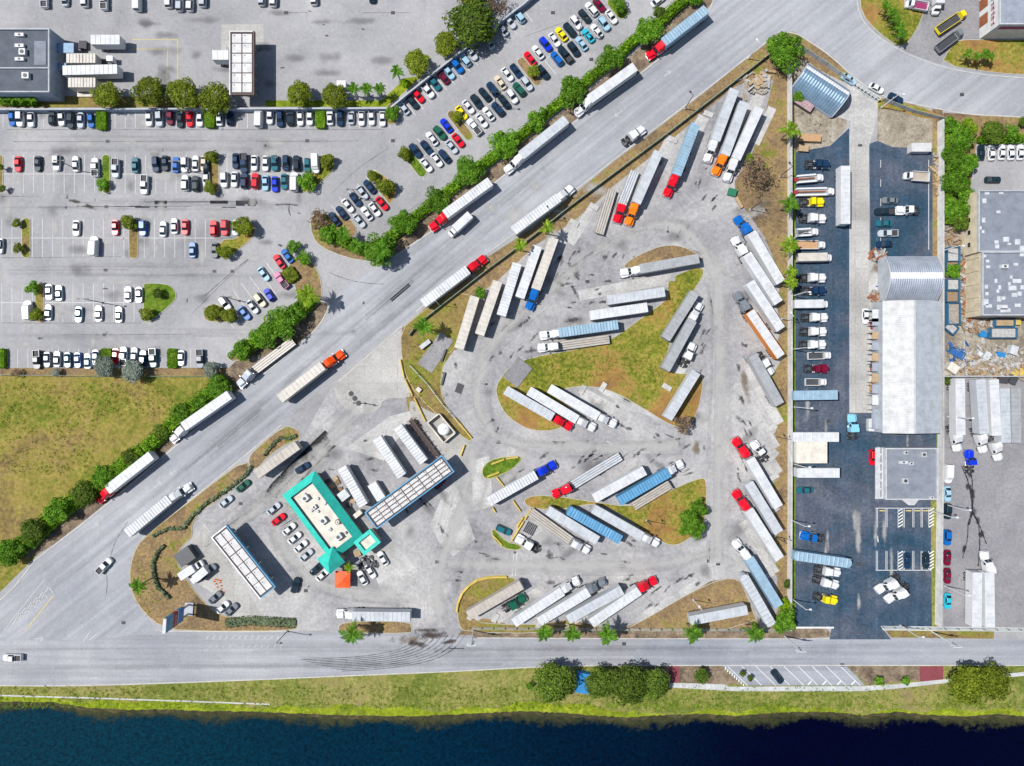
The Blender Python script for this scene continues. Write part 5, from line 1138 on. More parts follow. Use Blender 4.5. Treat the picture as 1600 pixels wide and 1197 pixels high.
# low office
r, z, (hl, hd) = flat_building('low grey roofed office with white parapet and side awning', 'office_building', [(1384, 781), (1467, 781), (1466, 700), (1384, 700)], 4.5, 'wall_grey', 'roof_grey', 'parapet')
for px, py, w, d in ((1414, 707, 1.0, 1.0), (1442, 710, 1.3, 1.4), (1413, 751, 1.5, 1.5), (1454, 777, 1.0, .7), (1410, 722, 2.4, .8), (1422, 724, 1.2, .8)): wunit(r, px, py, z, w, d, .7, 'parapet')
link('awning', MB().box(-hl-2.2, -hl-.02, -hd, hd, 3.1, 3.25, 'parapet').mesh('awning'), r)
for k in range(6): link('awning_gap', MB().box(-hl-.75, -hl-.55, -hd+.6+k*2.4, -hd+2.5+k*2.4, 3.25, 3.3, 'slat_dark').mesh('awning_gap'), r)
link('entrance_canopy', MB().prism([(-2.6, -hd-.02), (-1.2, -hd-.02-0), (-.6, -hd-.0), (2.2, -hd), (1.0, -hd-1.6), (-.6, -hd-1.6)][::-1], 3.6, 3.9, 'parapet').mesh('entrance_canopy'), r)
# long workshop with a low gable roof
def gable(label, name, x0, x1, y0, y1, xr, h, hr, ml, mr):
    A, B = W(x0, y0, h), W(x1, y1, h); rx = W(xr, 0, hr)[0]
    cx, cy = (A[0]+B[0])/2, (A[1]+B[1])/2; r = thing(name, label, 'building', (cx, cy, 0))
    hx, hy = (B[0]-A[0])/2, (A[1]-B[1])/2; rx -= cx
    w = MB(); w.loft([[(-hx+.1, -hy+.1, 0), (hx-.1, -hy+.1, 0), (hx-.1, hy-.1, 0), (-hx+.1, hy-.1, 0)], [(-hx+.1, -hy+.1, h-.15), (hx-.1, -hy+.1, h-.15), (hx-.1, hy-.1, h-.15), (-hx+.1, hy-.1, h-.15)]], 'wall_grey', True)
    link('wall', w.mesh('wall'), r)
    n = int(2*hy/.62)
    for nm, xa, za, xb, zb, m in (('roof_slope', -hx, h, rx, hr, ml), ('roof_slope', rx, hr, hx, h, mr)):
        b = MB(); sl = (zb-za)/(xb-xa)
        b.poly([(xa, -hy, za), (xb, -hy, zb), (xb, hy, zb), (xa, hy, za)], m)
        for i in range(n):
            y = -hy+2*hy*(i+.5)/n
            b.poly([(xa, y-.09, za+.01), (xb, y-.09, zb+.01), (xb, y, zb+.05), (xa, y, za+.05)], m); b.poly([(xa, y, za+.05), (xb, y, zb+.05), (xb, y+.09, zb+.01), (xa, y+.09, za+.01)], m)
        link(nm, b.mesh(nm), r)
    link('ridge_cap', MB().box(rx-.22, rx+.22, -hy, hy, hr+.02, hr+.14, 'parapet').mesh('ridge_cap'), r)
    for s in (-1, 1): link('gable_wall', MB().poly([(-hx+.1, s*(hy-.1), h-.16), (hx-.1, s*(hy-.1), h-.16), (rx, s*(hy-.1), hr-.04)][::s], 'wall_grey').mesh('gable_wall'), r)
    return r, hx, hy
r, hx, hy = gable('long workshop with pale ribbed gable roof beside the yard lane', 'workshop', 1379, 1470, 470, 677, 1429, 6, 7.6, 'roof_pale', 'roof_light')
for py, m, d in ((493, 'patch_white', 3.4), (503, 'roof_steel', 2.0), (524, 'wood', 2.0), (541, 'roof_steel', 2.2), (558, 'wood', 2.2), (574, 'roof_steel', 2.2), (591, 'wood', 2.4), (608, 'roof_steel', 2.4), (625, 'patch_white', 2.8), (655, 'roof_steel', 5.4)):
    y = W(0, py, 4)[1]-r.location.y; x = -hx
    link('lean_to_roof', MB().box(x-1.6, x+.05, y-d/2, y+d/2, 3.6, 3.8, m).box(x-1.5, x, y-d/2+.1, y-d/2+.2, 0, 3.6, 'wall_grey').box(x-1.5, x, y+d/2-.2, y+d/2-.1, 0, 3.6, 'wall_grey').mesh('lean_to_roof'), r)
# arched sheds
def arch(label, name, corners, h0, rise, m, sky, nr, dark_end=None, sky_at=(.42, .58)):
    o, an, L, D = frame_of([W(*p, h0) for p in corners]); r = thing(name, label, 'shed', (o.x, o.y, 0), an)
    hl, hd = L/2, D/2; N = 18
    def P(t): 
        y = -hd+2*hd*t; return y, h0+rise*(1-(2*t-1)**2)
    strips = ((0, sky_at[0], m), (sky_at[0], sky_at[1], sky), (sky_at[1], 1, m))
    for t0, t1, mm in strips:
        b = MB(); k = 8
        for i in range(nr):
            x0 = -hl+2*hl*i/nr; x1 = -hl+2*hl*(i+1)/nr; xm = (x0+x1)/2
            for (xa, xb, za, zb) in ((x0, xm, 0, .1), (xm, x1, .1, 0)):
                for j in range(k):
                    ya, zA = P(t0+(t1-t0)*j/k); yb, zB = P(t0+(t1-t0)*(j+1)/k)
                    b.poly([(xa, ya, zA+za), (xb, ya, zA+zb), (xb, yb, zB+zb), (xa, yb, zB+za)], mm)
        nm = 'skylight_strip' if mm == sky else 'roof_sheeting'; link(nm, b.mesh(nm), r)
    for s in (-1, 1):
        link('side_wall', MB().box(-hl, hl, s*hd-.06, s*hd+.06, 0, h0, 'wall_grey').mesh('side_wall'), r)
    for s in (-1, 1):
        if dark_end == s:
            continue
        pts = [(s*(hl-.05), -hd, 0)]+[(s*(hl-.05), P(j/N)[0], P(j/N)[1]-.02) for j in range(N+1)]+[(s*(hl-.05), hd, 0)]
        link('end_wall', MB().poly(pts if s > 0 else pts[::-1], 'wall_grey').mesh('end_wall'), r)
    for s in (-1, 1):
        b = MB()
        for j in range(N):
            ya, zA = P(j/N); yb, zB = P((j+1)/N); b.poly([(s*hl-.12, ya, zA+.12), (s*hl+.12, ya, zA+.12), (s*hl+.12, yb, zB+.12), (s*hl-.12, yb, zB+.12)], 'parapet')
        link('end_trim', b.mesh('end_trim'), r)
    return r
arch('open arched shed with blue ribbed roof near the bend', 'arched_shed', [(1236, 142), (1300, 184), (1326, 140), (1259, 97)], 1.0, 3.8, 'quonset', 'skylight', 17, 1, (.6, .76))
arch('arched shed with steel grey roof and white strip', 'arched_shed', [(1383, 469), (1465, 469), (1463, 401), (1381, 401)], 3.6, 2.9, 'roof_steel', 'skylight', 24, None, (.46, .6))
# fuel canopies
def canopy(label, corners, h, nL, nW, posts, fascia='fascia_white', edge='fascia_blue', pan='panel_white', skip=0):
    o, an, L, D = frame_of([W(*p, h) for p in corners]); r = thing('fuel_canopy', label, 'canopy', (o.x, o.y, 0), an)
    hl, hd = L/2, D/2
    link('soffit', MB().box(-hl+.3, hl-.3, -hd+.3, hd-.3, h-.9, h-.35, 'beam_dark').mesh('soffit'), r)
    for x0, x1, y0, y1, m in ((-hl, hl, -hd, -hd+.32, edge), (-hl, hl, hd-.32, hd, fascia), (-hl, -hl+.32, -hd+.32, hd-.32, edge), (hl-.32, hl, -hd+.32, hd-.32, fascia)):
        link('fascia', MB().box(x0, x1, y0, y1, h-1.1, h, m).mesh('fascia'), r)
    pl = (L-1.3)/nL; pw = (D-1.1)/nW; rc = random.Random(int(L*7)); me = None
    me = MB().loft([[(-pl/2+.06, -pw/2+.06, 0), (pl/2-.06, -pw/2+.06, 0), (pl/2-.06, pw/2-.06, 0), (-pl/2+.06, pw/2-.06, 0)], [(-pl/2+.16, -pw/2+.16, .14), (pl/2-.16, -pw/2+.16, .14), (pl/2-.16, pw/2-.16, .14), (-pl/2+.16, pw/2-.16, .14)]], pan).mesh('roof_panel')
    fx = MB().box(-.1, .1, -.12, .12, .14, .26, 'steel_dark').mesh('bolt_plate')
    for i in range(nL):
        for j in range(nW):
            p = link('roof_panel', me, r, (-hl+.65+pl*(i+.5), -hd+.55+pw*(j+.5), h-.35+rc.uniform(0, .03)))
            link('bolt_plate', fx, p, (pl*.28, pw*.22, 0))
    for j in range(nW+1):
        y = -hd+.55+pw*j; link('roof_beam', MB().box(-hl+.35, hl-.35, y-.06, y+.06, h-.35, h-.06, 'beam_dark').mesh('roof_beam'), r)
    for i in range(0, nL+1, 2): link('cross_beam', MB().box(-hl+.65+pl*i-.1, -hl+.65+pl*i+.1, -hd+.55, hd-.55, h-.35, h-.1, 'beam_dark').mesh('cross_beam'), r)
    for i in range(posts):
        x = -hl+2.5+(L-5)*i/(posts-1)
        for s in (-1, 1) if D > 4 else (0,): link('column', MB().box(x-.2, x+.2, s*hd*.45-.2, s*hd*.45+.2, 0, h-.9, 'wall_white').mesh('column'), r)
        link('fuel_pump', MB().box(x+1.0, x+1.7, -.4, .4, .12, 1.9, 'sign_blue').box(x+.7, x+2.0, -.8, .8, .03, .13, 'concrete').mesh('fuel_pump'), r)
    return r
canopy('tall fuel canopy with white roof panels at the top left depot', [(358, 148), (358, 48), (397, 48), (397, 148)], 6.4, 6, 2, 4, 'panel_white', 'beam_dark')
canopy('long truck fuel canopy with white panels right of the shop', [(588, 827), (711, 737), (690, 711), (570, 801)], 6.2, 9, 4, 5, 'fascia_blue', 'fascia_blue')
canopy('fuel canopy with blue edge on the lower left forecourt', [(406, 937), (330, 840), (353, 820), (431, 917)], 6.0, 6, 2, 4, 'fascia_white', 'fascia_blue')
# teal roofed shop
h = 5.2
CO = [(437, 776), (489, 737), (571, 838), (521, 872)]
o, an, L, D = frame_of([W(*p, 3.6) for p in [(521, 874), (571, 838), (489.5, 736.5), (437, 777)]])
an2 = an
shop = thing('fuel_shop', 'shop with teal mansard roof ring around a pale flat roof', 'building', (o.x, o.y, 0), an)
hl, hd = L/2, D/2
link('wall', MB().box(-hl+.7, hl-.7, -hd+.7, hd-.7, 0, 3.5, 'wall_cream').mesh('wall'), shop)
wd = 2.1; ring_o = [(-hl, -hd), (hl, -hd), (hl, hd), (-hl, hd)]; ring_i = [(-hl+wd, -hd+wd), (hl-wd, -hd+wd), (hl-wd, hd-wd), (-hl+wd, hd-wd)]
for i in range(4):
    a, b_, c, d = ring_o[i], ring_o[(i+1) % 4], ring_i[(i+1) % 4], ring_i[i]
    mb = MB(); mb.poly([(*a, 3.4), (*b_, 3.4), (*c, h), (*d, h)], 'teal'); mb.poly([(*a, 3.2), (*b_, 3.2), (*b_, 3.4), (*a, 3.4)], 'teal_side')
    n = int(hypot(b_[0]-a[0], b_[1]-a[1])/.6)
    for k in range(1, n):
        t = k/n; p = (a[0]+(b_[0]-a[0])*t, a[1]+(b_[1]-a[1])*t); tt = min(max(t, wd/(n*.6)), 1-wd/(n*.6))
        ex, ey = (b_[0]-a[0])/n/.6*.03, (b_[1]-a[1])/n/.6*.03
        nx, ny = (d[0]-a[0]), (d[1]-a[1])
        il = hypot(b_[0]-a[0], b_[1]-a[1]); q = min(t*il, (1-t)*il, wd)/wd
        ux, uy = -(b_[1]-a[1])/il*wd*q, (b_[0]-a[0])/il*wd*q
        zt = 3.4+(h-3.4)*q
        mb.poly([(p[0]-ex, p[1]-ey, 3.41), (p[0]+ex, p[1]+ey, 3.47), (p[0]+ux+ex, p[1]+uy+ey, zt+.06), (p[0]+ux-ex, p[1]+uy-ey, zt+.01)], 'teal_side')
    link('mansard_slope', mb.mesh('mansard_slope'), shop)
    # inner parapet face
    mb = MB(); mb.poly([(*d, h), (*c, h), (*c, h-1.0), (*d, h-1.0)], 'steel_dark'); link('inner_parapet', mb.mesh('inner_parapet'), shop)
link('flat_roof', MB().box(-hl+wd-.02, hl-wd+.02, -hd+wd-.02, hd-wd+.02, h-1.05, h-.95, 'roof_cream').mesh('flat_roof'), shop)
for px, py, w, d, hh, nm in ((478, 778, 1.9, 1.5, 1.3, 'roof_unit'), (492, 792, 1.2, 1.0, .9, 'roof_unit'), (506, 813, 1.9, 1.6, 1.2, 'roof_unit'), (530, 838, 2.0, 1.5, 1.3, 'roof_unit'), (487, 797, .7, .7, .6, 'roof_vent'), (497, 799, .6, .6, .6, 'roof_vent'), (516, 827, .8, .8, .5, 'roof_vent'),
                             (497, 779, .6, .6, .5, 'roof_vent'), (508, 787, .9, .5, .5, 'roof_vent'), (540, 832, .6, .6, .7, 'roof_vent'), (476, 772, .7, .5, .5, 'roof_vent')):
    wunit(shop, px, py, h-.95, w, d, hh, 'ac_unit' if nm == 'roof_unit' else 'steel', nm)
x, y = W(527, 816, h); v = Vector((x-o.x, y-o.y)); c_, s_ = cos(-an), sin(-an); vx, vy = v.x*c_-v.y*s_, v.x*s_+v.y*c_
vt = link('exhaust_fan', MB().cyl((vx, vy, h-.95), (vx, vy, h-.2), .75, .75, 'scrap_c', 14).mesh('exhaust_fan'), shop)
link('fan_hub', MB().cyl((vx, vy, h-.2), (vx, vy, h-.1), .45, .45, 'skylight', 12).cyl((vx, vy, h-.1), (vx, vy, h), .25, .2, 'steel_dark', 10).mesh('fan_hub'), vt)
# square entrance tower with a pyramid roof
sq = [W(496, 874, 5.0), W(514, 897, 5.0), W(539, 878, 5.0), W(520, 855, 5.0)]
o2, a2, l2, d2 = frame_of(sq); c_, s_ = cos(-an), sin(-an); v = o2-o; lx, ly = v.x*c_-v.y*s_, v.x*s_+v.y*c_; da = a2-an
q = max(l2, d2)/2
tw = link('tower_roof', MB().loft([[(-q, -q, 5.0), (q, -q, 5.0), (q, q, 5.0), (-q, q, 5.0)], [(-.04, -.04, 7.6), (.04, -.04, 7.6), (.04, .04, 7.6), (-.04, .04, 7.6)]], 'teal').box(-q, q, -q, q, 4.7, 5.0, 'teal_side').mesh('tower_roof'), shop, (lx, ly, 0), da)
link('tower_wall', MB().box(-q+.6, q-.6, -q+.6, q-.6, 0, 4.7, 'wall_cream').mesh('tower_wall'), shop, (lx, ly, 0), da)
# drive-through wing
o3, a3, l3, d3 = frame_of([W(*p, 4.2) for p in [(557, 852), (568, 868), (596, 848), (573, 822)]])
v = o3-o; lx, ly = v.x*c_-v.y*s_, v.x*s_+v.y*c_; da = a3-an; hl3, hd3 = l3/2, d3/2
link('wing_wall', MB().box(-hl3+.4, hl3-.4, -hd3+.4, hd3-.4, 0, 3.4, 'wall_cream').mesh('wing_wall'), shop, (lx, ly, 0), da)
link('wing_roof', MB().box(-hl3+1.0, hl3-1.0, -hd3+1.0, hd3-1.0, 3.4, 3.5, 'roof_cream').mesh('wing_roof'), shop, (lx, ly, 0), da)
for i, (x0, x1, y0, y1) in enumerate(((-hl3, hl3, -hd3, -hd3+1), (-hl3, hl3, hd3-1, hd3), (-hl3, -hl3+1, -hd3+1, hd3-1), (hl3-1, hl3, -hd3+1, hd3-1))):
    link('wing_trim', MB().box(x0, x1, y0, y1, 3.2, 4.2, 'teal').mesh('wing_trim'), shop, (lx, ly, 0), da)
# pop-up canopy, small sheds and the kitchen yard
X, Y = W(535, 906, 2.8)
t = thing('canopy_tent', 'bright orange square canopy tent below the teal tower', 'tent', (X, Y, 0), radians(-1))
link('canopy_top', MB().loft([[(-2.1, -2.3, 2.3), (2.1, -2.3, 2.3), (2.1, 2.3, 2.3), (-2.1, 2.3, 2.3)], [(-2.1, -2.3, 2.6), (2.1, -2.3, 2.6), (2.1, 2.3, 2.6), (-2.1, 2.3, 2.6)], [(-.1, -.1, 3.1), (.1, -.1, 3.1), (.1, .1, 3.1), (-.1, .1, 3.1)]], 'orange_cloth').mesh('canopy_top'), t)
for sx in (-1, 1):
    for sy in (-1, 1): link('leg', MB().cyl((sx*2.0, sy*2.2, 0), (sx*2.0, sy*2.2, 2.3), .05, .05, 'steel', 6).mesh('leg'), t)
def small(name, label, cat, px, py, w, d, h, m, a=0, mt=None, extra=None, hh=0.0, group=None):
    X, Y = W(px, py, h+hh); r = thing(name, label, cat, (X, Y, hh), radians(-a), group)
    link('body', MB().box(-w/2, w/2, -d/2, d/2, 0, h-.12, m).mesh('body'), r)
    link('lid', MB().box(-w/2-.06, w/2+.06, -d/2-.06, d/2+.06, h-.12, h, mt or m).mesh('lid'), r)
    return r
small('storage_container', 'small white container beside the trailer above the fuel canopy', 'container', 588, 768, 5.0, 2.5, 2.6, 'trailer_w', 58)
small('storage_shed', 'cream shed behind the teal roofed shop', 'shed', 536.5, 774, 2.6, 2.4, 2.4, 'patch_white', -38)
small('trash_enclosure', 'cream walled bin enclosure at the shop corner', 'enclosure', 558, 804, 2.6, 1.2, 1.8, 'roof_cream', -38)
small('crate_stack', 'wooden crates stacked beside the drive-through wing', 'crates', 558, 865, 1.7, 1.5, 1.2, 'wood', -20)
for i, (px, py) in enumerate(((524, 748), (527, 754), (512, 752), (519, 760), (531, 764), (545, 790), (551, 783))):
    small('pallet', f'{("pale wooden", "dark wooden", "dark grey")[i % 3]} pallet, {ordn(i+1)} in the strip behind the teal shop', 'pallet', px, py, 1.2, 1.0, .5, ('wood', 'wood_dark', 'steel_dark')[i % 3], -38+i*7, group='pallets behind the shop')
# domed tank inside a walled square
X, Y = W(693, 671, 2.2)
t = thing('storage_tank', 'white domed tank inside a square walled enclosure', 'tank', (X, Y, 0)); b = MB(); N = 20
rings = [[(1.72*cos(2*pi*j/N), 1.72*sin(2*pi*j/N), 0) for j in range(N)]]
for k in range(6):
    a = radians(15*k); rings.append([(1.72*cos(a)*cos(2*pi*j/N), 1.72*cos(a)*sin(2*pi*j/N), 1.5+.9*sin(a)) for j in range(N)])
link('tank_body', b.loft(rings, 'tank_white').mesh('tank_body', True), t)
for x, y in ((.1, -.1), (.55, .3)): link('hatch', MB().cyl((x, y, 2.1), (x, y, 2.5), .14, .14, 'steel_dark', 8).mesh('hatch'), t)
def wallrun(name, label, cat, pts, w, h, m, closed=False, cap=None, seg=None, group=None, z=0):
    P = [W(*p, h if h > 1.8 and not closed else 0) for p in pts]
    if closed: P.append(P[0])
    x0, y0 = P[0]; r = thing(name, label, cat, (x0, y0, z), 0, group)
    for i in range(len(P)-1):
        a, b = P[i], P[i+1]; L = hypot(b[0]-a[0], b[1]-a[1]); an_ = atan2(b[1]-a[1], b[0]-a[0]); n = max(1, int(L/seg)) if seg else 1
        me = MB().box(0, L/n-(.03 if n > 1 else 0), -w/2, w/2, 0, h, m).mesh('wall_panel')
        for k in range(n): link('wall_panel', me, r, (a[0]-x0+cos(an_)*L/n*k, a[1]-y0+sin(an_)*L/n*k, 0), an_)
        if cap: link('coping', MB().box(0, L, -w/2-.05, w/2+.05, h+.002, h+.1, cap).mesh('coping'), r, (a[0]-x0, a[1]-y0, 0), an_)
    return r
wallrun('enclosure_wall', 'cream wall square around the white domed tank', 'wall', [(669, 660), (687, 646), (712, 676), (694, 691)], .3, 1.9, 'roof_cream', True)
wallrun('boundary_wall', 'blue-grey wall between depot and customer lot', 'wall', [(-60, 171), (300, 170), (609, 169), (642, 142), (700, 96), (818, 6), (860, -30)], .35, 2.2, 'wall_bluegrey', cap='wall_grey', seg=6)
wallrun('boundary_wall', 'long pale concrete wall between truck stop and dealer yard', 'wall', [(1236, 100), (1237, 400), (1237, 700), (1236, 986)], .45, 2.2, 'wall_white', cap='concrete_slab', seg=6)
wallrun('boundary_wall', 'pale concrete wall between dealer yard and storage yard', 'wall', [(1474, 186), (1474, 420), (1474, 700), (1470, 980)], .4, 2.4, 'wall_white', cap='concrete_slab', seg=6)
wallrun('boundary_wall', 'dark wall between scrap yard and storage yard', 'wall', [(1476, 588), (1720, 588)], .3, 2.0, 'wall_grey', seg=6)
wallrun('yard_kerb_wall', 'low pale kerb wall along the bottom of the dealer yard', 'wall', [(1243, 980), (1302, 980)], .5, .4, 'wall_white')
def fence(label, pts, h=1.9, post_every=3.0, m='fence_green', pm='steel_dark', w=.08, rail='fence_green', name='fence'):
    wires = w <= .06
    P = [W(*p) for p in pts]; x0, y0 = P[0]; r = thing(name, label, 'fence', (x0, y0, 0)); pmesh = MB().box(-.06, .06, -.06, .06, 0, h+.12, pm).mesh('post')
    for i in range(len(P)-1):
        a, b = P[i], P[i+1]; L = hypot(b[0]-a[0], b[1]-a[1]); an_ = atan2(b[1]-a[1], b[0]-a[0])
        mp = MB()
        if wires:
            for zz in range(5): mp.box(0, L, -.015, .015, .2+zz*h*.2, .23+zz*h*.2, 'pole_pale')
        else: mp.box(0, L, -w/2, w/2, .05, h, m)
        link('mesh_panel', mp.mesh('mesh_panel'), r, (a[0]-x0, a[1]-y0, 0), an_)
        link('top_rail', MB().box(0, L, -.05, .05, h+.0, h+.08, rail).mesh('top_rail'), r, (a[0]-x0, a[1]-y0, 0), an_)
        n = max(1, int(L/post_every))
        for k in range(n): link('post', pmesh, r, (a[0]-x0+cos(an_)*L/n*k, a[1]-y0+sin(an_)*L/n*k, 0), an_)
    return r
fence('dark green screened fence along the truck stop roadside', [(640, 524), (652, 508), (694, 475), (762, 422), (830, 372), (890, 324), (962, 270), (1050, 204), (1130, 142), (1207, 82)], 1.5, w=.16)
fence('thin fence along the bottom of the truck stop', [(735, 980), (880, 981), (1100, 982), (1228, 982)], m='chassis', w=.05)
fence('fence angling through the grass wedge left of the truck stop', [(640, 570), (668, 600), (692, 632), (716, 660)], 1.5, m='wall_white', w=.05)
fence('thin dark fence above the grass field', [(0, 586), (160, 588), (330, 588)], 1.4, m='steel_dark', w=.05)
fence('slatted fence between the bend and the arched shed', [(1243, 72), (1290, 103), (1328, 132)], 1.8, m='wall_grey', w=.1)
fence('slatted fence right of the sliding gate by the bend', [(1378, 158), (1425, 176), (1472, 188)], 1.8, m='wall_grey', w=.1)
fence('fence of the depot lot right boundary by the storage yard bottom', [(1474, 981), (1554, 982), (1720, 983)], 1.6, m='chassis', w=.05)
fence('fence on the bottom edge of the dealer yard right of the driveway', [(1378, 979), (1468, 981)], 1.5, m='chassis', w=.05)
X, Y = W(1352, 146); r = thing('sliding_gate', 'long pale sliding gate between the bend and the concrete lane', 'gate', (X, Y, 0), radians(-33))
for k in range(3): link('gate_rail', MB().box(-4.2, 4.2, -.3+k*.3-.05, -.3+k*.3+.05, .2+.5*k, .4+.55*k, 'pole_pale').mesh('gate_rail'), r)
for k in range(8): link('gate_bar', MB().box(-4.2+k*1.17, -4.1+k*1.17, -.32, .34, .1, 1.7, 'pole_pale').mesh('gate_bar'), r)
# ------------------------------------------------------------------ roadside pylon sign
X, Y = W(296, 951); r = thing('pylon_sign', 'tall blue and white roadside pylon sign at the lower left corner', 'sign', (X, Y, 0), radians(-4))
for s in (-1, 1): link('post', MB().box(-.2, .2, s*1.3-.2, s*1.3+.2, 0, 4.5, 'steel').mesh('post'), r)
for z0, z1, m, nm in ((4.2, 7.2, 'sign_blue', 'lower_panel'), (7.2, 7.5, 'fascia_white', 'divider'), (7.5, 9.8, 'sign_red', 'price_panel'), (9.8, 13.6, 'fascia_blue', 'upper_panel'), (13.6, 13.9, 'patch_white', 'top_cap')):
    w = 1.9 if nm != 'top_cap' else 1.95; link(nm, MB().box(-.42, .42, -w, w, z0, z1, m).mesh(nm), r)
rs = random.Random(8)
for z0, n, sz in ((11.2, 5, .9), (10.2, 6, .5), (8.2, 3, .9), (5.2, 6, .45), (6.1, 6, .45), (4.5, 6, .4)):
    b = MB(); u = -1.5
    for k in range(n):
        w = 3.0/n*.62; b.box(.42, .46, u, u+w*.25, z0, z0+sz, 'patch_white'); b.box(.42, .46, u+w*.3, u+w, z0+sz*.4, z0+sz*.6, 'patch_white'); b.box(.42, .46, u+w*.75, u+w, z0, z0+sz*rs.uniform(.6, 1), 'patch_white'); u += 3.0/n
    o_ = link('sign_lettering', b.mesh('sign_lettering'), r); o_['kind'] = 'stuff'
link('rock_base', MB().box(-1.2, 1.2, -1.8, 1.8, 0, .5, 'wall_grey').mesh('rock_base'), r)
# ------------------------------------------------------------------ poles
def pole(px, py, label, h=9.0, m='pole_dark', heads=((1, 0),), arm=1.0, name='light_pole', cat='light pole', r0=.13, group='light poles'):
    X, Y = W(px, py); r = thing(name, label, cat, (X, Y, 0), 0, group)
    link('base', MB().cyl((0, 0, 0), (0, 0, .6), .32, .3, 'concrete_slab', 10).mesh('base'), r)
    link('mast', MB().cyl((0, 0, .6), (0, 0, h), r0, r0*.6, m, 8).mesh('mast'), r)
    for dx, dy in heads:
        an_ = atan2(dy, dx); a = link('arm', MB().box(0, arm, -.05, .05, h-.15, h-.05, m).mesh('arm'), r, (0, 0, 0), an_)
        link('lamp_head', MB().box(arm-.1, arm+.55, -.22, .22, h-.2, h-.02, m).mesh('lamp_head'), a)
for i, (x, y, w) in enumerate(((1169, 92, 'at the upper end of the green fence'), (1070, 170, 'beside the green fence above the three trucks'), (857, 341, 'by the green fence near a palm'), (686, 476, 'near the lower end of the green fence'),
        (1172, 328, 'by the barrier left of the blue truck'), (1218, 276, 'on the dry ground beside the bare bush'), (1220, 499, 'by the wall next to the lone white trailer'), (1210, 682, 'on the dry ground right of the red truck'), (1010, 813, 'in the lower grass triangle'), (1083, 937, 'on the lower dry corner'), (1210, 838, 'by the wall near the lower red truck'))):
    pole(x, y, f'dark single arm light pole {w}', heads=((-.6, .8),), m='pole_dark' if i % 3 else 'pole_pale')
for x, y, w in ((125, 267, 'between white cars in the upper left row'), (160, 473, 'in the fourth parking row'), (373, 470, 'in the lower corner block of cars'), (442, 262, 'in the middle of the paired rows'), (297, 268, 'near the beige car in the paired rows'), (562, 310, 'in the small slanting block'), (775, 165, 'in the slanting rows near the middle'), (905, 55, 'in the slanting rows near a yellow car')):
    pole(x, y, f'dark twin headed light pole {w}', heads=((1, 0), (-1, 0)))
for x, y, w in ((1236, 812, 'across from the blue tractor'), (1237, 724, 'by the wide pale roofed unit'), (1240, 636, 'below the light blue trailer'), (1236, 546, 'above the small utility truck'), (1237, 463, 'beside the navy tow truck'), (1237, 374, 'beside the stake bed truck'), (1238, 936, 'beside the lowest yellow tractor')):
    pole(x, y, f'pale light pole on the long wall {w}', m='pole_pale', heads=((1, 0),), r0=.17)
for x, y, w in ((1457, 799, 'at the hatched bay'), (1476, 788, 'between cars along the yard wall'), (1475, 915, 'near the turquoise sedan'), (1480, 651, 'left of the storage yard trailers'), (1466, 394, 'left of the blue containers'), (1377, 168, 'beside the sliding gate'), (1406, 977, 'at the bottom of the dealer yard')):
    pole(x, y, f'pale light pole {w}', m='pole_pale', heads=((1, 0),), r0=.17)
def utility(px, py, label, h=11.5, ang=0):
    X, Y = W(px, py); r = thing('utility_pole', label, 'utility pole', (X, Y, 0), ang, 'utility poles along the canal road')
    link('mast', MB().cyl((0, 0, 0), (0, 0, h), .2, .14, 'pole_pale', 8).mesh('mast'), r)
    for z in (h-.4, h-1.5): link('crossarm', MB().box(-1.3, 1.3, -.08, .08, z, z+.15, 'pole_pale').mesh('crossarm'), r)
    link('transformer', MB().cyl((.45, 0, h-3.2), (.45, 0, h-2.2), .28, .28, 'steel', 10).mesh('transformer'), r)
utility(1456, 987, 'pale utility pole leaning over the canal road at right'); utility(1226, 994, 'pale utility pole by the corner bush'); utility(740, 985, 'utility pole with cross arm beside the mud stain')
X, Y = W(432, 985); pole(449, 986, 'dark light pole at the tip of the lower left bank', heads=((1, 0),))
pole(569, 630, 'dark pole lamp in the drain circle of the concrete apron', heads=((-1, .2),), h=7)
# manhole ring on the apron
X, Y = W(555, 623); r = thing('drain_cover', 'long dark grate and ring set in the concrete apron', 'drain cover', (X, Y, .024), radians(-52))
link('ring', MB().loft([[(3.1*cos(2*pi*j/24), 1.9*sin(2*pi*j/24), 0) for j in range(24)], [(3.05*cos(2*pi*j/24), 1.85*sin(2*pi*j/24), .03) for j in range(24)]], 'concrete_slab').mesh('ring'), r)
for k in range(3): link('cover', MB().cyl((-1.8+k*1.7, 0, .03), (-1.8+k*1.7, 0, .06), .75, .75, 'iron', 12).mesh('cover'), r)
# ------------------------------------------------------------------ yellow barriers
def bar(p, q, lab, m='barrier_yellow', w=.55, h=.8):
    a, b = W(*p), W(*q); L = hypot(b[0]-a[0], b[1]-a[1]); an_ = atan2(b[1]-a[1], b[0]-a[0])
    r = thing('concrete_barrier', lab, 'barrier', ((a[0]+b[0])/2, (a[1]+b[1])/2, .02), an_, 'yellow concrete barriers')
    r2 = link('block', MB().loft([[(-L/2, -w/2, 0), (L/2, -w/2, 0), (L/2, w/2, 0), (-L/2, w/2, 0)], [(-L/2, -w/2, h*.3), (L/2, -w/2, h*.3), (L/2, w/2, h*.3), (-L/2, w/2, h*.3)], [(-L/2, -w/4, h*.6), (L/2, -w/4, h*.6), (L/2, w/4, h*.6), (-L/2, w/4, h*.6)], [(-L/2, -w/5, h), (L/2, -w/5, h), (L/2, w/5, h), (-L/2, w/5, h)]], m).mesh('block'), r)
C = (740, 700); K = 6.65
def c6(u, v): return (C[0]+u/K, C[1]+v/K)
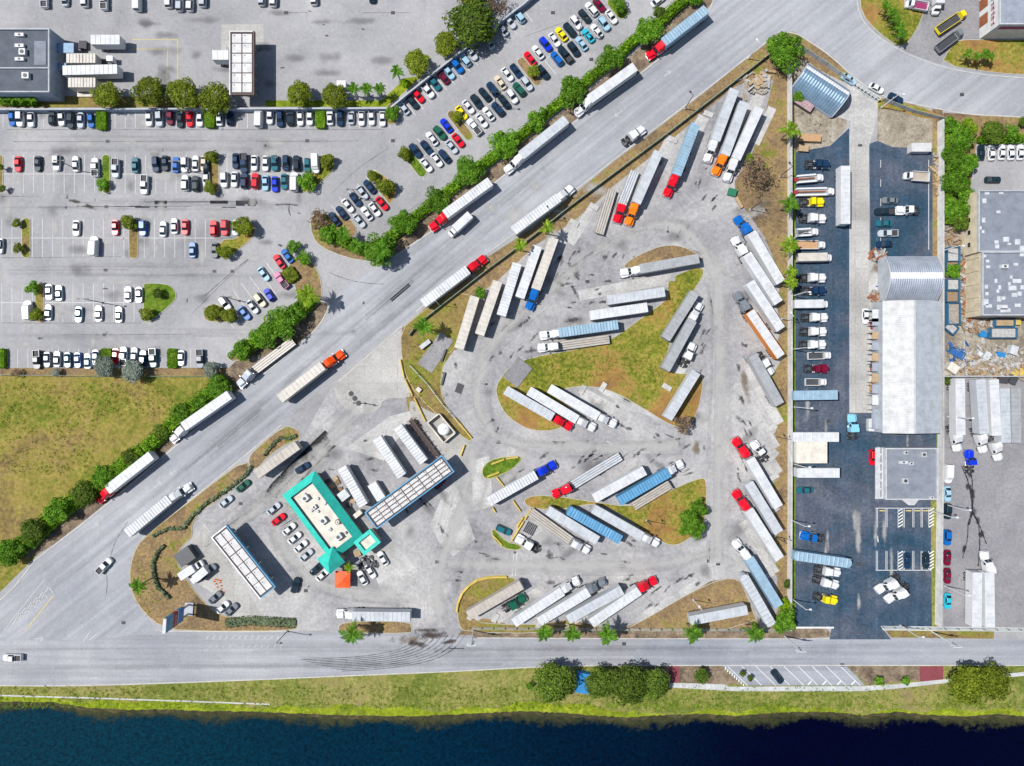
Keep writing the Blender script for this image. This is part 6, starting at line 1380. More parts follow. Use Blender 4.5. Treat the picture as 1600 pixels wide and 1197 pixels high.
for p, q, w in (((188, 168), (320, 118), 'across the top of the small green island'), ((335, 112), (462, 95), 'at the right end of the small green island'), ((140, 300), (268, 250), 'lying low across the small green island'), ((240, 300), (322, 402), 'pointing from the small island to the ribbed trailer'),
                ((410, 545), (488, 655), 'on the far side of the ribbed trailer'), ((198, 615), (228, 665), 'short, at the rear of the ribbed trailer'), ((600, 632), (530, 745), 'at the end of the brown striped flatbed'), ((515, 715), (450, 820), 'parallel and left of the flatbed barrier'), ((520, 760), (395, 960), 'long, beside the white tractor'), ((205, 905), (295, 1000), 'on the lower small green island')):
    bar(c6(*p), c6(*q), f'yellow concrete barrier {w}')
D = [(714, 956), (716, 942), (723, 926), (733, 915), (746, 906), (762, 902), (778, 901), (792, 901)]
for i in range(7): bar(D[i], D[i+1], f'yellow concrete barrier, {ordn(i+1)} from the lower end of the curved chain', w=.7)
for p, q, w in (((626, 562), (632, 590), 'first along the apron edge'), ((634, 594), (645, 618), 'second along the apron edge'), ((648, 622), (665, 658), 'third, ending at the tank enclosure'), ((711, 652), (737, 684), 'right of the tank enclosure'), ((726, 695), (720, 712), 'short, below the tank enclosure')):
    bar(p, q, f'yellow concrete barrier {w}')
# concrete wheel stops at the pad ends
for x, y, a, w in ((1107, 178, 20, 'left of the three trailers at the tip'), (1051, 218, 20, 'between the light blue and pale long trailers'), (928, 323, 30, 'left of the low beige trailer'), (897, 348, 30, 'second left of the low beige trailer'), (1042, 605, 30, 'at the right edge of the big triangle'), (910, 609, -60, 'left of two under the big triangle grass'), (942, 605, -60, 'right of two under the big triangle grass'),
                (1207, 668, -30, 'topmost of three near the upper wall side red truck'), (1206, 706, -30, 'middle of three near the upper wall side red truck'), (1210, 745, -30, 'lowest of three near the upper wall side red truck'), (1203, 898, -30, 'beside the pale blue trailer by the wall'), (736, 962, -60, 'at the end of the bottom row beige trailer'), (774, 966, -60, 'behind the dark green tractor'),
                (843, 975, -60, 'behind the dark grey bottom row truck'), (1196, 121, 20, 'at the head of the empty tip pad'), (1048, 435, 0, 'at the end of the empty pad on the triangle')):
    small('wheel_block', f'pale concrete block {w}', 'concrete block', x, y, 2.6, 1.3, .35, 'concrete_slab', a, group='blocks closing the truck bays')
# wide pale unit and other yard pieces
small('portable_building', 'wide pale ribbed roof unit between two white trailers', 'portable building', 1268.5, 706, 8.4, 6.2, 3.6, 'wall_white', 0, 'roof_cream')
small('lumber_rack', 'orange timber stacks at the top of the dealer yard', 'timber stack', 1267, 215, 5.6, 1.9, 1.4, 'lumber', 2)
small('lumber_rack', 'smaller timber pallets under the palm', 'timber stack', 1256, 231, 2.6, 1.8, 1.1, 'wood', 5)
small('scrap_skip', 'dark open skip full of parts beside the arched shed', 'skip', 1257, 162, 5.2, 2.1, 1.4, 'steel_dark', 33, 'box_mix')
small('storage_container', 'small grey container in the top right corner of the dealer yard', 'container', 1440, 230, 5.4, 2.3, 2.3, 'roof_pale', 0)
small('utility_box', 'green dumpster with white item by the bare bush', 'dumpster', 1144.5, 300, 2.2, 1.9, 1.2, 'dumpster_green', 15)
small('jersey_barrier', 'brown barrier at the edge of the dry ground', 'barrier', 1155, 316, 3.3, .7, .8, 'wood', 60)
small('shade_pad', 'grey timber deck at the left tip of the grass triangle', 'deck', 809, 582, 6.8, 5.0, .35, 'concrete_slab', -52, 'asphalt_grey_yard')
small('shade_pad', 'grey paved pad in the grass wedge near the palm', 'deck', 686, 543, 7.6, 4.4, .2, 'concrete_slab', -55, 'asphalt_grey_yard')
small('shade_pad', 'lower lobe of the grey paved pad in the grass wedge', 'deck', 670, 566, 4.0, 4.6, .21, 'concrete_slab', -55, 'asphalt_grey_yard')
small('utility_cabinet', 'dark cabinet beside the paved pad', 'cabinet', 664, 538, 3.2, 1.1, 1.2, 'steel_dark', -38, 'steel')
small('storm_grate', 'dark brown sewer hatch in the truck stop lane', 'hatch', 718, 607, 1.9, 2.6, .06, 'iron', 20)
small('utility_box', 'small cream box in the grass wedge', 'box', 654, 609, 1.2, 1.1, .9, 'roof_cream', 40)
small('truck_in_shed', 'dark open topped shed beside the white box trucks', 'shed', 288, 870, 4.6, 4.0, 2.6, 'steel_dark', -35, 'steel_dark')
small('dock_ramp', 'white ramp unit at the depot left of the tree', 'ramp', 136, 145, 5.4, 2.0, .5, 'wall_white', 0, 'roof_cream')
small('ac_unit', 'small white tank on a frame beside the long depot trailer', 'tank', 171, 91, 1.6, 1.3, 2.2, 'tank_white', 0)
small('generator', 'dark machinery between depot trailers', 'generator', 165, 96, 3.4, 1.3, 1.2, 'steel_dark', 0)
small('planter', 'dark round planter left of the lone depot trailer', 'planter', 129, 70, 2.0, 2.2, 1.0, 'iron', 0)
small('car_ramp', 'white hut beside the row of depot palms', 'hut', 533, 131, 2.4, 1.8, 2.4, 'wall_white', 0)
small('hvac_block', 'white vent block on the workshop corner', 'vent block', 1363, 664, 1.9, 3.4, 1.4, 'patch_white', 0)
t = small('blue_tarp', 'bright blue tarp stretched between the two canal side trees', 'tarp', 911, 1068, 3.6, 5.4, 2.2, 'tarp_blue', 8)
# striped loading grid
X, Y = W(828, 826, .5); r = thing('cattle_grid', 'dark slatted grid lying between the yellow barriers', 'grid', (X, Y, .02), radians(-28))
link('frame', MB().box(-1.6, 1.6, -1.7, 1.7, .0, .12, 'concrete_slab').mesh('frame'), r)
for k in range(6): link('slat', MB().box(-1.4+k*.52, -1.12+k*.52, -1.6, 1.6, .12, .4, 'slat_dark').mesh('slat'), r)
# cones
for i, (x, y) in enumerate(((335, 908), (338, 912), (341, 906), (344, 910), (346, 915), (340, 917), (346, 920), (350, 925), (345, 907), (337, 905))):
    X, Y = W(x, y); r = thing('traffic_cone', 'orange traffic cone in the loose cluster above the three parked cars', 'traffic cone', (X, Y, .03), 0, 'orange cones on the forecourt')
    link('base', MB().box(-.22, .22, -.22, .22, 0, .05, 'cone_orange').mesh('base'), r); link('cone', MB().cyl((0, 0, .05), (0, 0, .8), .17, .04, 'cone_orange', 8).mesh('cone'), r)
# guard rail pieces near pads
for x, y, a, w in ((693, 555, 70, 'upper'), (692, 592, 75, 'lower')): small('rail_block', f'{w} dark steel rail on the kerb right of the paved pad', 'rail', x, y, 3.6, .35, .7, 'steel_dark', -a)
# scrap yard
def skip(label, px, py, w, d, h, a=0, fill='scrap_b'):
    X, Y = W(px, py, h); r = thing('open_container', label, 'container', (X, Y, .02), radians(-a), 'blue containers in the scrap yard')
    link('floor', MB().box(-w/2, w/2, -d/2, d/2, 0, .15, 'container_blue').mesh('floor'), r)
    for x0, x1, y0, y1 in ((-w/2, w/2, -d/2, -d/2+.15), (-w/2, w/2, d/2-.15, d/2), (-w/2, -w/2+.15, -d/2+.15, d/2-.15), (w/2-.15, w/2, -d/2+.15, d/2-.15)): link('side', MB().box(x0, x1, y0, y1, .15, h, 'container_blue').mesh('side'), r)
    link('load', MB().box(-w/2+.3, w/2-.3, -d/2+.3, d/2-.3, .15, h*.7, fill).mesh('load'), r)
skip('blue container with white box, topmost in the scrap yard', 1491, 397, 3.6, 4.0, 2.2); skip('blue container framing brown soil in the scrap yard', 1490, 416, 3.6, 3.0, 1.8, 0, 'scrap_c')
skip('blue container with pale box, middle of the scrap yard column', 1491, 444, 3.6, 3.2, 2.2); skip('blue container with dark load in the scrap yard column', 1490, 463, 3.6, 3.2, 1.8, 0, 'scrap_c'); skip('lower blue container in the scrap yard column', 1492, 490, 3.6, 6.0, 2.2, 0, 'scrap_a')
skip('blue frame container right below the warehouse', 1570, 520, 7.4, 3.0, 2.2); skip('brown and blue container against the warehouse', 1572, 504, 5.6, 2.2, 2.2, 0, 'wood'); skip('crooked blue container below the scrap column', 1488, 512, 3.4, 2.6, 1.6, 40, 'scrap_b')
skip('tipped blue container over the scrap heap', 1497, 552, 4.2, 2.2, 1.4, 30, 'scrap_d')
small('storage_box', 'cream tilted box at the scrap yard wall', 'box', 1490, 575, 2.8, 2.3, 1.9, 'roof_cream', 35); small('storage_box', 'white tilted sheet box in the middle of the scrap', 'box', 1543, 556, 1.7, 2.1, .9, 'patch_white', 35)
small('storage_box', 'small white rhombus box in the scrap', 'box', 1532, 553, 1.2, 1.1, .8, 'patch_white', 40); small('storage_box', 'white cabin box at the right of the scrap', 'box', 1585, 547, 1.9, 2.4, 1.9, 'patch_white', 20)
small('storage_box', 'blue drum stack between the scrap piles', 'box', 1537, 522, 1.7, 1.6, 1.2, 'tarp_blue', 10); small('storage_box', 'blue tub on the right of the scrap', 'box', 1565, 554, 2.2, 1.2, 1.0, 'tarp_blue', 12)
small('storage_box', 'yellow machine at the warehouse corner', 'machine', 1590, 503, 1.8, 1.6, 1.6, 'barrier_yellow', 0)
small('storage_box', 'dark cluster of bins above the storage trailers', 'bins', 1568, 594, 2.4, 1.6, 1.1, 'iron', 5); small('storage_box', 'dark round bin beside the bin cluster', 'bins', 1584, 594, 2.0, 2.2, 1.1, 'steel_dark', 25)
rs = random.Random(5); b = {k: MB() for k in ('scrap_a', 'scrap_b', 'scrap_c', 'scrap_d', 'barrier_yellow')}
def junk(x, y, n, sx, sy, keys, s=1.0):
    for _ in range(n):
        X, Y = W(x+rs.gauss(0, sx), y+rs.gauss(0, sy)); a = rs.uniform(0, pi); l, w = rs.uniform(.3, 2.4)*s, rs.uniform(.12, .9)*s; z = rs.uniform(.03, .9)
        c, s_ = cos(a), sin(a); P = [(X+u*l*c-v*w*s_, Y+u*l*s_+v*w*c) for u, v in ((-.5, -.5), (.5, -.5), (.5, .5), (-.5, .5))]
        b[rs.choice(keys)].prism(P, .02, .1+z, 'x') if False else jb(P, .02, .1+z, rs.choice(keys))
jm = MB()
def jb(P, z0, z1, m): jm.prism(P, z0, z1, m)
for (x, y, n, sx, sy, ks) in ((1530, 572, 220, 26, 7, ('scrap_a', 'scrap_b', 'scrap_c', 'wood')), (1590, 575, 120, 14, 8, ('scrap_a', 'scrap_c', 'wood', 'scrap_b')), (1530, 508, 160, 14, 7, ('scrap_a', 'scrap_c', 'scrap_b')), (1500, 555, 110, 8, 8, ('scrap_d', 'scrap_a', 'scrap_b')), (1508, 430, 240, 2.6, 40, ('scrap_a', 'scrap_c', 'rust', 'scrap_b')),
                              (1490, 372, 60, 6, 8, ('scrap_a', 'scrap_c')), (1560, 560, 90, 16, 10, ('scrap_b', 'scrap_a')), (1592, 582, 60, 8, 2, ('barrier_yellow',)), (1183, 130, 70, 10, 8, ('scrap_a', 'wood', 'scrap_b')), (1374, 398, 40, 5, 5, ('rust', 'scrap_a', 'scrap_b')), (1382, 445, 40, 3, 6, ('scrap_d', 'scrap_b')), (1370, 465, 30, 5, 4, ('rust', 'scrap_a')),
                              (1365, 510, 24, 2, 8, ('sign_red', 'scrap_b')), (1364, 540, 12, 2, 3, ('sign_red', 'scrap_b')), (1364, 572, 16, 2, 4, ('sign_red', 'steel_dark')), (1362, 605, 18, 3, 3, ('wood', 'rust')), (575, 880, 60, 8, 6, ('steel_dark', 'scrap_b', 'iron')), (1462, 250, 20, 3, 8, ('wood', 'scrap_a')), (1463, 285, 14, 2, 8, ('wood',))):
    junk(x, y, n, sx, sy, ks)
jo = struct('scrap_debris', jm.mesh('scrap_debris'), 'stuff'); jo['label'] = 'loose scrap, timber and rubble heaped along the yards'
jo['category'] = 'scrap'
# ------------------------------------------------------------------ vegetation
def crown_mesh(name, m, seed, n=1500, lobes=13, leaf=.42, flat=.8, dense=False):
    """unit crown: radius 1, built of leaf faces on many overlapping lobes"""
    r = random.Random(seed); b = MB(); L = [((r.uniform(-.06, .06), r.uniform(-.06, .06), .1), .64 if dense else .52)]
    for _ in range(lobes):
        a = r.uniform(0, 2*pi); q = r.uniform(.42, .74) if dense else r.uniform(.4, .84)*(1+.12*sin(3*a+seed)); L.append(((q*cos(a), q*sin(a), r.uniform(-.25, .5)*flat), r.uniform(.22, .34) if dense else r.uniform(.17, .36)))
    leaf /= 4.0
    for i in range(n):
        c, R_ = L[0] if r.random() < (.34 if dense else .2) else r.choice(L); a = r.uniform(0, 2*pi); z = r.uniform(-.35, 1); k = math.sqrt(max(0, 1-z*z)); q = R_*r.uniform(.78, 1.12)
        p = Vector((c[0]+q*k*cos(a), c[1]+q*k*sin(a), c[2]+q*z*flat))
        nrm = Vector((k*cos(a), k*sin(a), z+.4))+Vector((r.gauss(0, .5), r.gauss(0, .5), r.gauss(0, .5))); nrm.normalize()
        t = nrm.orthogonal().normalized(); u = nrm.cross(t); an_ = r.uniform(0, pi); t, u = t*cos(an_)+u*sin(an_), u*cos(an_)-t*sin(an_); s = leaf*r.uniform(.6, 1.3)
        b.poly([p-t*s, p+u*s*.45, p+t*s, p-u*s*.45], m)
    return b.mesh(name)
CROWNS = {}
def crown(tone, big):
    k = (tone, big, R.randrange(4))
    if k not in CROWNS:
        n, leaf = (5200, .27) if big else (2000, .38)
        if tone == 'brown': n = 900
        CROWNS[k] = crown_mesh('crown', 'leaf_'+tone, hash((tone, big, k[2])) % 1000 if False else (len(CROWNS)*7+3), n, 30 if big else 16, leaf, dense=tone in ('dark', 'olive', 'grey'))
    return CROWNS[k]
def tree(px, py, rad, tone, label, h=None, group=None, name='broadleaf_tree'):
    rm = rad*S; h = h or max(2.2, min(8.5, rm*1.5)); zc = h-rm*.55
    X, Y = W(px, py, zc); r = thing(name, label, 'tree' if rm > 1.5 else 'shrub', (X, Y, 0), R.uniform(0, 6), group)
    t = MB(); tr = .12+rm*.035; t.cyl((0, 0, 0), (0, 0, zc*.7), tr, tr*.7, 'bark', 8)
    for k in range(5):
        a = k*1.26; t.cyl((0, 0, zc*.55), (cos(a)*rm*.5, sin(a)*rm*.5, zc+rm*.1), tr*.45, tr*.15, 'bark', 5)
    link('trunk', t.mesh('trunk'), r)
    c = link('crown', crown(tone, rad > 17), r, (0, 0, zc)); c.scale = (rm*R.uniform(1.0, 1.16), rm*R.uniform(.94, 1.08), rm*.8)
    return r
TT = {'o': ('olive', 'olive green'), 'g': ('green', 'bright green'), 'd': ('dark', 'dark green'), 'l': ('lime', 'lime green'), 'b': ('brown', 'brownish'), 'y': ('grey', 'silvery grey')}
def tr(px, py, rad, t, where, h=None, group=None):
    tone, w = TT[t]; kind = 'tree' if rad > 8.5 else 'shrub'
    tree(px, py, rad, tone, f'{w} {kind} {where}', h, group, 'broadleaf_tree' if kind == 'tree' else 'round_shrub')
GW = 'trees along the depot wall'
for a in ((167, 148, 22, 'o', 'left of three along the depot wall'), (234, 144, 25, 'o', 'second along the depot wall right of a trailer'), (288, 148, 24, 'o', 'third along the depot wall'), (338, 153, 25, 'o', 'touching the top left fuel canopy'), (468, 148, 21, 'o', 'alone right of the canopy shadow'),
          (523, 150, 21, 'o', 'left of the row of small palms'), (652, 98, 21, 'o', 'lowest on the slanting wall'), (697, 69, 20, 'o', 'between the largest tree and a smaller one'), (737, 38, 38, 'd', 'largest, at the head of the slanting wall'), (776, 6, 20, 'b', 'at the top edge beside the largest tree'), (740, -8, 24, 'o', 'cut by the top edge'), (612, 177, 12, 'g', 'in the corner island at the wall bend'),
          (632, 130, 9, 'l', 'low beside the slanting wall')):
    tr(*a, group=GW)
GL_ = 'trees in the parking islands'
for a in ((160, 288, 10, 'g', 'on the island between white pickups'), (200, 347, 12, 'o', 'over the red sedan in the third row'), (209, 352, 8, 'd', 'at the island top in the third row'), (380, 352, 17, 'o', 'over a white sedan at the row end'), (352, 395, 13, 'o', 'flat in the corner of the wedge island'), (330, 244, 11, 'o', 'on the island top between paired rows'), (328, 293, 11, 'o', 'at the island foot between paired rows'),
          (510, 251, 12, 'o', 'on the end island beside the white van'), (480, 283, 14, 'g', 'below the white van on the end island'), (583, 275, 10, 'o', 'topmost of the slanting end island'), (602, 293, 15, 'o', 'lower on the slanting end island'), (497, 343, 15, 'b', 'at the tip of the curved planter'), (632, 240, 11, 'o', 'at the left end of the slanting rows'), (713, 182, 10, 'o', 'on the island beside the yellow car'),
          (834, 112, 11, 'o', 'on the island beside the red sedan'), (27, 349, 8, 'o', 'upper on the far left island'), (28, 388, 9, 'o', 'lower on the far left island'), (50, 450, 11, 'g', 'at the top of the fourth row island'), (56, 492, 11, 'o', 'at the foot of the fourth row island'), (248, 458, 9, 'd', 'inside the rounded green island'), (228, 490, 11, 'o', 'at the lower tip of the rounded green island'),
          (332, 488, 14, 'o', 'left of two at the lower corner block'), (358, 492, 14, 'o', 'right of two at the lower corner block'), (458, 385, 11, 'g', 'upper at the brown corner planter'), (474, 404, 11, 'g', 'lower at the brown corner planter'), (2, 262, 5, 'd', 'at the left edge beside the red car'), (5, 295, 6, 'd', 'at the left edge below the red car'),
          (966, 8, 12, 'g', 'on the island at the top of the slanting rows'), (165, 573, 18, 'y', 'left of the pair above the field'), (208, 581, 18, 'y', 'right of the pair above the field'), (330, 577, 14, 'y', 'at the right end of the field row'), (88, 582, 7, 'y', 'small beside the wall above the field'), (25, 582, 8, 'b', 'low at the far left of the field row')):
    tr(*a, group=GL_)
GH = 'trees growing out of the roadside hedge'
for a in ((1012, 50, 24, 'g', 'shading the red truck cab'), (957, 92, 24, 'g', 'above the second truck of the hedge'), (893, 143, 25, 'g', 'left of the second truck cab'), (838, 188, 19, 'g', 'between second and third hedge trucks'), (788, 226, 25, 'g', 'behind the third hedge truck cab'), (732, 268, 25, 'g', 'shading the white ribbed trailer rear'), (683, 314, 20, 'g', 'behind the lower red hedge truck'),
          (632, 350, 23, 'g', 'above the crossing end of the hedge'), (592, 390, 28, 'g', 'at the rounded hedge corner'), (512, 366, 17, 'g', 'at the left end of the curved planter'), (441, 503, 28, 'g', 'biggest above the silver truck'), (412, 525, 22, 'g', 'left of the biggest lower hedge tree'), (377, 549, 19, 'g', 'nearest the striped flatbed'), (464, 488, 17, 'g', 'below the bright palm'), (340, 605, 20, 'g', 'over the hidden white truck rear'), (314, 628, 15, 'g', 'between the two white hedge trailers'),
          (283, 645, 17, 'g', 'behind the hidden white truck cab'), (250, 675, 15, 'd', 'halfway down the field hedge'), (205, 712, 16, 'd', 'behind the lowest red truck trailer'), (160, 745, 20, 'g', 'behind the lowest red truck cab'), (130, 770, 22, 'd', 'just left of the lowest red truck'), (88, 798, 24, 'g', 'wide, on the lower field hedge'), (52, 828, 23, 'd', 'second from the lower end of the field hedge'), (14, 862, 24, 'g', 'at the lower left end of the field hedge'), (38, 850, 14, 'g', 'small in the lower end of the hedge'),
          (1030, 20, 12, 'd', 'small near the hedge top'), (1088, 0, 12, 'g', 'cut by the top edge at the hedge')):
    tr(a[0], a[1], a[2]*.88, *a[3:], group=GH)
for a in ((1225, 80, 27, 'g', 'at the tip of the truck stop near the bend'), (1182, 268, 27, 'b', 'bare twiggy on the dry ground'), (1171, 248, 8, 'l', 'beside the bare bush'), (1079, 818, 22, 'g', 'large on the lower grass triangle'), (1092, 795, 15, 'g', 'smaller, on the lower grass triangle edge'), (1065, 661, 17, 'b', 'at the lower corner of the big triangle'), (1224, 972, 19, 'g', 'in the bottom corner of the truck stop'), (1228, 944, 11, 'l', 'at the wall above the corner bush'),
          (1230, 912, 8, 'd', 'at the wall beside the pale blue truck')):
    tr(*a)
GC2 = 'trees on the canal bank'
for a in ((867, 1066, 34, 'd', 'left of the blue tarp on the canal bank'), (942, 1066, 26, 'd', 'right of the blue tarp on the canal bank'), (982, 1071, 33, 'd', 'middle of the bank tree group'), (1022, 1068, 27, 'd', 'right end of the bank tree group'), (1512, 1070, 32, 'o', 'large on the bank at bottom right'), (1549, 1064, 27, 'o', 'joined to the large bottom right tree'), (1097, 1056, 13, 'd', 'in the mulch left of the canal bays'),
          (1374, 1064, 8, 'g', 'in the mulch right of the canal bays'), (1415, 1064, 7, 'g', 'beside the brick pad'), (1160, 1053, 5, 'd', 'slim in the first canal bay'), (1172, 1060, 5, 'd', 'slim in the second canal bay'), (828, 1072, 6, 'g', 'tiny on the open bank')):
    tr(*a, group=GC2)
GR2 = 'trees behind the dealer yard wall'
for a in ((1500, 217, 20, 'g', 'upper of the thicket behind the wall'), (1492, 246, 19, 'g', 'second down the thicket'), (1509, 256, 18, 'g', 'right side of the thicket'), (1492, 283, 20, 'g', 'middle of the thicket'), (1507, 302, 17, 'g', 'lower right of the thicket'), (1493, 328, 19, 'g', 'second lowest of the thicket'), (1500, 346, 16, 'd', 'lowest of the thicket'), (1487, 195, 14, 'g', 'at the thicket top corner'), (1513, 200, 13, 'l', 'at the thicket top'),
          (1553, 207, 19, 'd', 'above the row of white cars'), (1582, 208, 14, 'g', 'above the right white cars'), (1489, 425, 12, 'g', 'between the blue containers'), (1482, 594, 8, 'd', 'in the wall corner of the storage yard'), (1247, 152, 9, 'g', 'beside the open skip'), (1600, 190, 8, 'd', 'at the right edge by the bend'), (750, 459, 10, 'g', 'between the white trailers at the fence')):
    tr(*a, group=GR2)
def hedge(label, pts, w, h=2.4, m='leaf_hedge', smooth=True):
    P = [W(*p, h*.6) for p in pts]; x0, y0 = P[0]; r = thing('hedge', label, 'hedge', (x0, y0, 0)); q = random.Random(len(label)*3+int(P[0][0])); b = MB(); core = MB()
    for i in range(len(P)-1):
        a, c = Vector(P[i]), Vector(P[i+1]); L = (c-a).length; d = (c-a)/L; nn = Vector((-d.y, d.x))
        A = [(a-nn*w*.36), (a+nn*w*.36), (c+nn*w*.36), (c-nn*w*.36)]; core.prism([(p.x-x0, p.y-y0) for p in A], 0, h*.78, m)
        for _ in range(int(L*w*11+L*h*6)):
            t = q.uniform(0, L); v = q.gauss(0, .42)*w
            if abs(v) > w*.56: v = math.copysign(w*.5, v)
            zz = h*(1-.35*(abs(v)/(w*.5))**2)+q.gauss(0, .16)
            if q.random() < .3: zz *= q.uniform(.2, 1)
            p = a+d*t+nn*v; n3 = Vector((q.gauss(0, .6)+nn.x*v*.6, q.gauss(0, .6)+nn.y*v*.6, 1)).normalized(); tt = n3.orthogonal().normalized(); u = n3.cross(tt); s = q.uniform(.18, .36)
            o_ = Vector((p.x-x0, p.y-y0, zz)); an_ = q.uniform(0, pi); tt, u = tt*cos(an_)+u*sin(an_), u*cos(an_)-tt*sin(an_)
            b.poly([o_-tt*s, o_+u*s*.6, o_+tt*s, o_-u*s*.6], m)
    o_ = link('foliage', b.mesh('foliage'), r); link('branch_core', core.mesh('branch_core'), r)
hedge('long green hedge between customer lot and road, upper half', [(1078, -8), (1048, 16), (1036, 30), (985, 66), (960, 92), (925, 118), (900, 140), (860, 172), (838, 190)], 3.0)
hedge('long green hedge between customer lot and road, lower half', [(836, 192), (800, 222), (770, 244), (735, 272), (690, 306), (640, 345), (605, 374), (590, 388)], 3.2)
hedge('hedge curving around the corner planter', [(588, 392), (560, 388), (535, 376), (512, 366), (505, 356)], 3.4, 2.6)
hedge('thick hedge below the lower corner block', [(486, 466), (470, 482), (440, 506), (410, 526), (372, 552)], 4.4, 3.0)
hedge('thick hedge along the field, upper half', [(352, 592), (330, 610), (296, 638), (262, 668), (225, 702)], 4.2, 3.0)
hedge('thick hedge along the field, lower half', [(223, 704), (190, 728), (150, 760), (110, 785), (70, 818), (40, 848), (0, 872)], 5.2, 3.0)
hedge('low clipped hedge beside the dealer yard thicket', [(1482, 186), (1482, 350)], 2.2, 2.2)
hedge('low hedge at the depot wall left corner', [(0, 160), (58, 160)], 1.6, 1.6)
hedge('short hedge at the right edge above the cars', [(1530, 218), (1600, 216)], 2.4, 2.0)
hedge('low grassy hedge inside the lower left bank', [(352, 974), (390, 970), (462, 974)], 2.6, .7, 'leaf_sage')
hedge('dark trimmed hedge curving on the lower left bank', [(264, 935), (246, 917), (240, 900), (238, 880), (246, 862), (256, 852)], .9, 1.1, 'leaf_sage')
hedge('dark trimmed hedge along the upper side of the bank', [(238, 838), (262, 826), (285, 826), (300, 806), (322, 786), (350, 768), (384, 742), (392, 728)], .9, 1.1, 'leaf_sage')
hedge('dark trimmed hedge inside the upper planted tip', [(412, 712), (428, 692), (438, 684), (450, 686), (462, 680)], .8, 1.0, 'leaf_sage')
# clipped block hedges in the parking rows
for x, y, w, d, a, lab in ((157, 186, 16, 32, 0, 'left clipped rectangular hedge along the top wall'), (327, 184, 16, 30, 0, 'middle clipped rectangular hedge along the top wall'), (500, 184, 16, 31, 0, 'right clipped rectangular hedge along the top wall'), (165, 553, 16, 18, 0, 'left clipped hedge block in the field row'), (268, 560, 16, 31, 0, 'right clipped hedge block in the field row'),
                           (2, 560, 8, 32, 0, 'clipped hedge block at the left photo edge'), (453, 429, 20, 23, -36, 'square clipped hedge in the lower corner block')):
    X, Y = W(x, y, 1.4); r = thing('clipped_hedge', lab, 'hedge', (X, Y, 0), radians(-a)); hw, hd = w*S/2, d*S/2; q = random.Random(x); b = MB()
    m = 'leaf_hedge' if y != 429 else 'leaf_olive'
    link('branch_core', MB().loft([rr(-hw+.1, hw-.1, -hd+.1, hd-.1, .5, 0), rr(-hw+.1, hw-.1, -hd+.1, hd-.1, .5, 1.25)], m).mesh('branch_core'), r)
    for _ in range(int(hw*hd*4*26)):
        px_, py_ = q.uniform(-hw, hw), q.uniform(-hd, hd); e = max(abs(px_)/hw, abs(py_)/hd)
        if (abs(px_)/hw)**4+(abs(py_)/hd)**4 > 1.15: continue
        s = q.uniform(.1, .2); zz = 1.38+q.gauss(0, .04)-(.5*q.random() if e > .93 else 0); n3 = Vector((q.gauss(0, .35), q.gauss(0, .35), 1)).normalized(); tt = n3.orthogonal().normalized(); u = n3.cross(tt); o_ = Vector((px_, py_, zz))
        b.poly([o_-tt*s, o_+u*s, o_+tt*s, o_-u*s], m)
    link('foliage', b.mesh('foliage'), r)
# palms
FR = {}
def frond(m, L):
    k = (m, L)
    if k in FR: return FR[k]
    b = MB(); N = 8; q = random.Random(2)
    def P(t): return Vector((L*(t*.95), 0, L*(.3*math.sin(t*2.2)-.5*t*t)))
    for i in range(N):
        a, c = P(i/N), P((i+1)/N); b.poly([(a.x, -.04, a.z), (c.x, -.04, c.z), (c.x, .04, c.z), (a.x, .04, a.z)], m)
    for i in range(1, N*2):
        t = i/(N*2); a = P(t); w = L*.17*math.sin(pi*min(1, t*.85+.18))
        for s in (-1, 1):
            b.poly([(a.x, 0, a.z), (a.x+.14*L/2.5, 0, a.z), (a.x+w*.75+.1, s*w, a.z-w*.35), (a.x+w*.6, s*w, a.z-w*.38)], m)
    FR[k] = b.mesh('frond'); return FR[k]
def palm(px, py, rad, label, h=7.0, m='leaf_palm', group=None, nf=13):
    L = rad*S*1.22; X, Y = W(px, py, h); q = R; r = thing('palm_tree', label, 'palm tree', (X, Y, 0), 0, group)
    key = ('ptrunk', round(h, 1))
    if key not in CARMESH:
        b = MB(); 
        for i in range(6): b.cyl((0, 0, h*i/6), (0, 0, h*(i+1)/6-.02), .2-.008*i, .17-.008*i, 'palm_trunk', 8)
        CARMESH[key] = b.mesh('trunk')
    link('trunk', CARMESH[key], r)
    for k in range(nf):
        f = link('frond', frond(m, round(L, 1)), r, (0, 0, h)); up = (k % 3)*.22
        f.rotation_euler = (q.uniform(-.2, .2), -up+q.uniform(-.08, .1), 2*pi*k/nf+q.uniform(-.16, .16)); s = q.uniform(.82, 1.1)*(1-.12*(k % 3)); f.scale = (s, s, s)
GP = 'palms along the canal road'
for i, (x, y, rd, w) in enumerate(((551, 990, 19, 'beside the lower exit truck'), (850, 988, 15, 'leftmost of three under the bottom row trailers'), (893, 989, 14, 'middle of three under the bottom row trailers'), (948, 990, 17, 'right of three under the bottom row trailers'), (1083, 988, 17, 'below the pale green trailer'), (1178, 989, 17, 'left of the corner bush'))):
    palm(x, y, rd, f'green palm {w}', group=GP)
GP = 'palms along the long wall'
for x, y, rd, m, w in ((1235, 204, 17, 'leaf_palm_yellow', 'topmost on the long wall beside timber'), (1233, 319, 16, 'leaf_palm', 'on the long wall beside the yellow tractor'), (1233, 383, 16, 'leaf_palm_yellow', 'on the long wall beside the stake truck'), (1235, 426, 12, 'leaf_palm_yellow', 'on the long wall right of a trailer end'), (1236, 442, 12, 'leaf_palm_yellow', 'lowest on the long wall by the navy tow truck')):
    palm(x, y, rd, f'palm {w}', 6.5, m, GP)
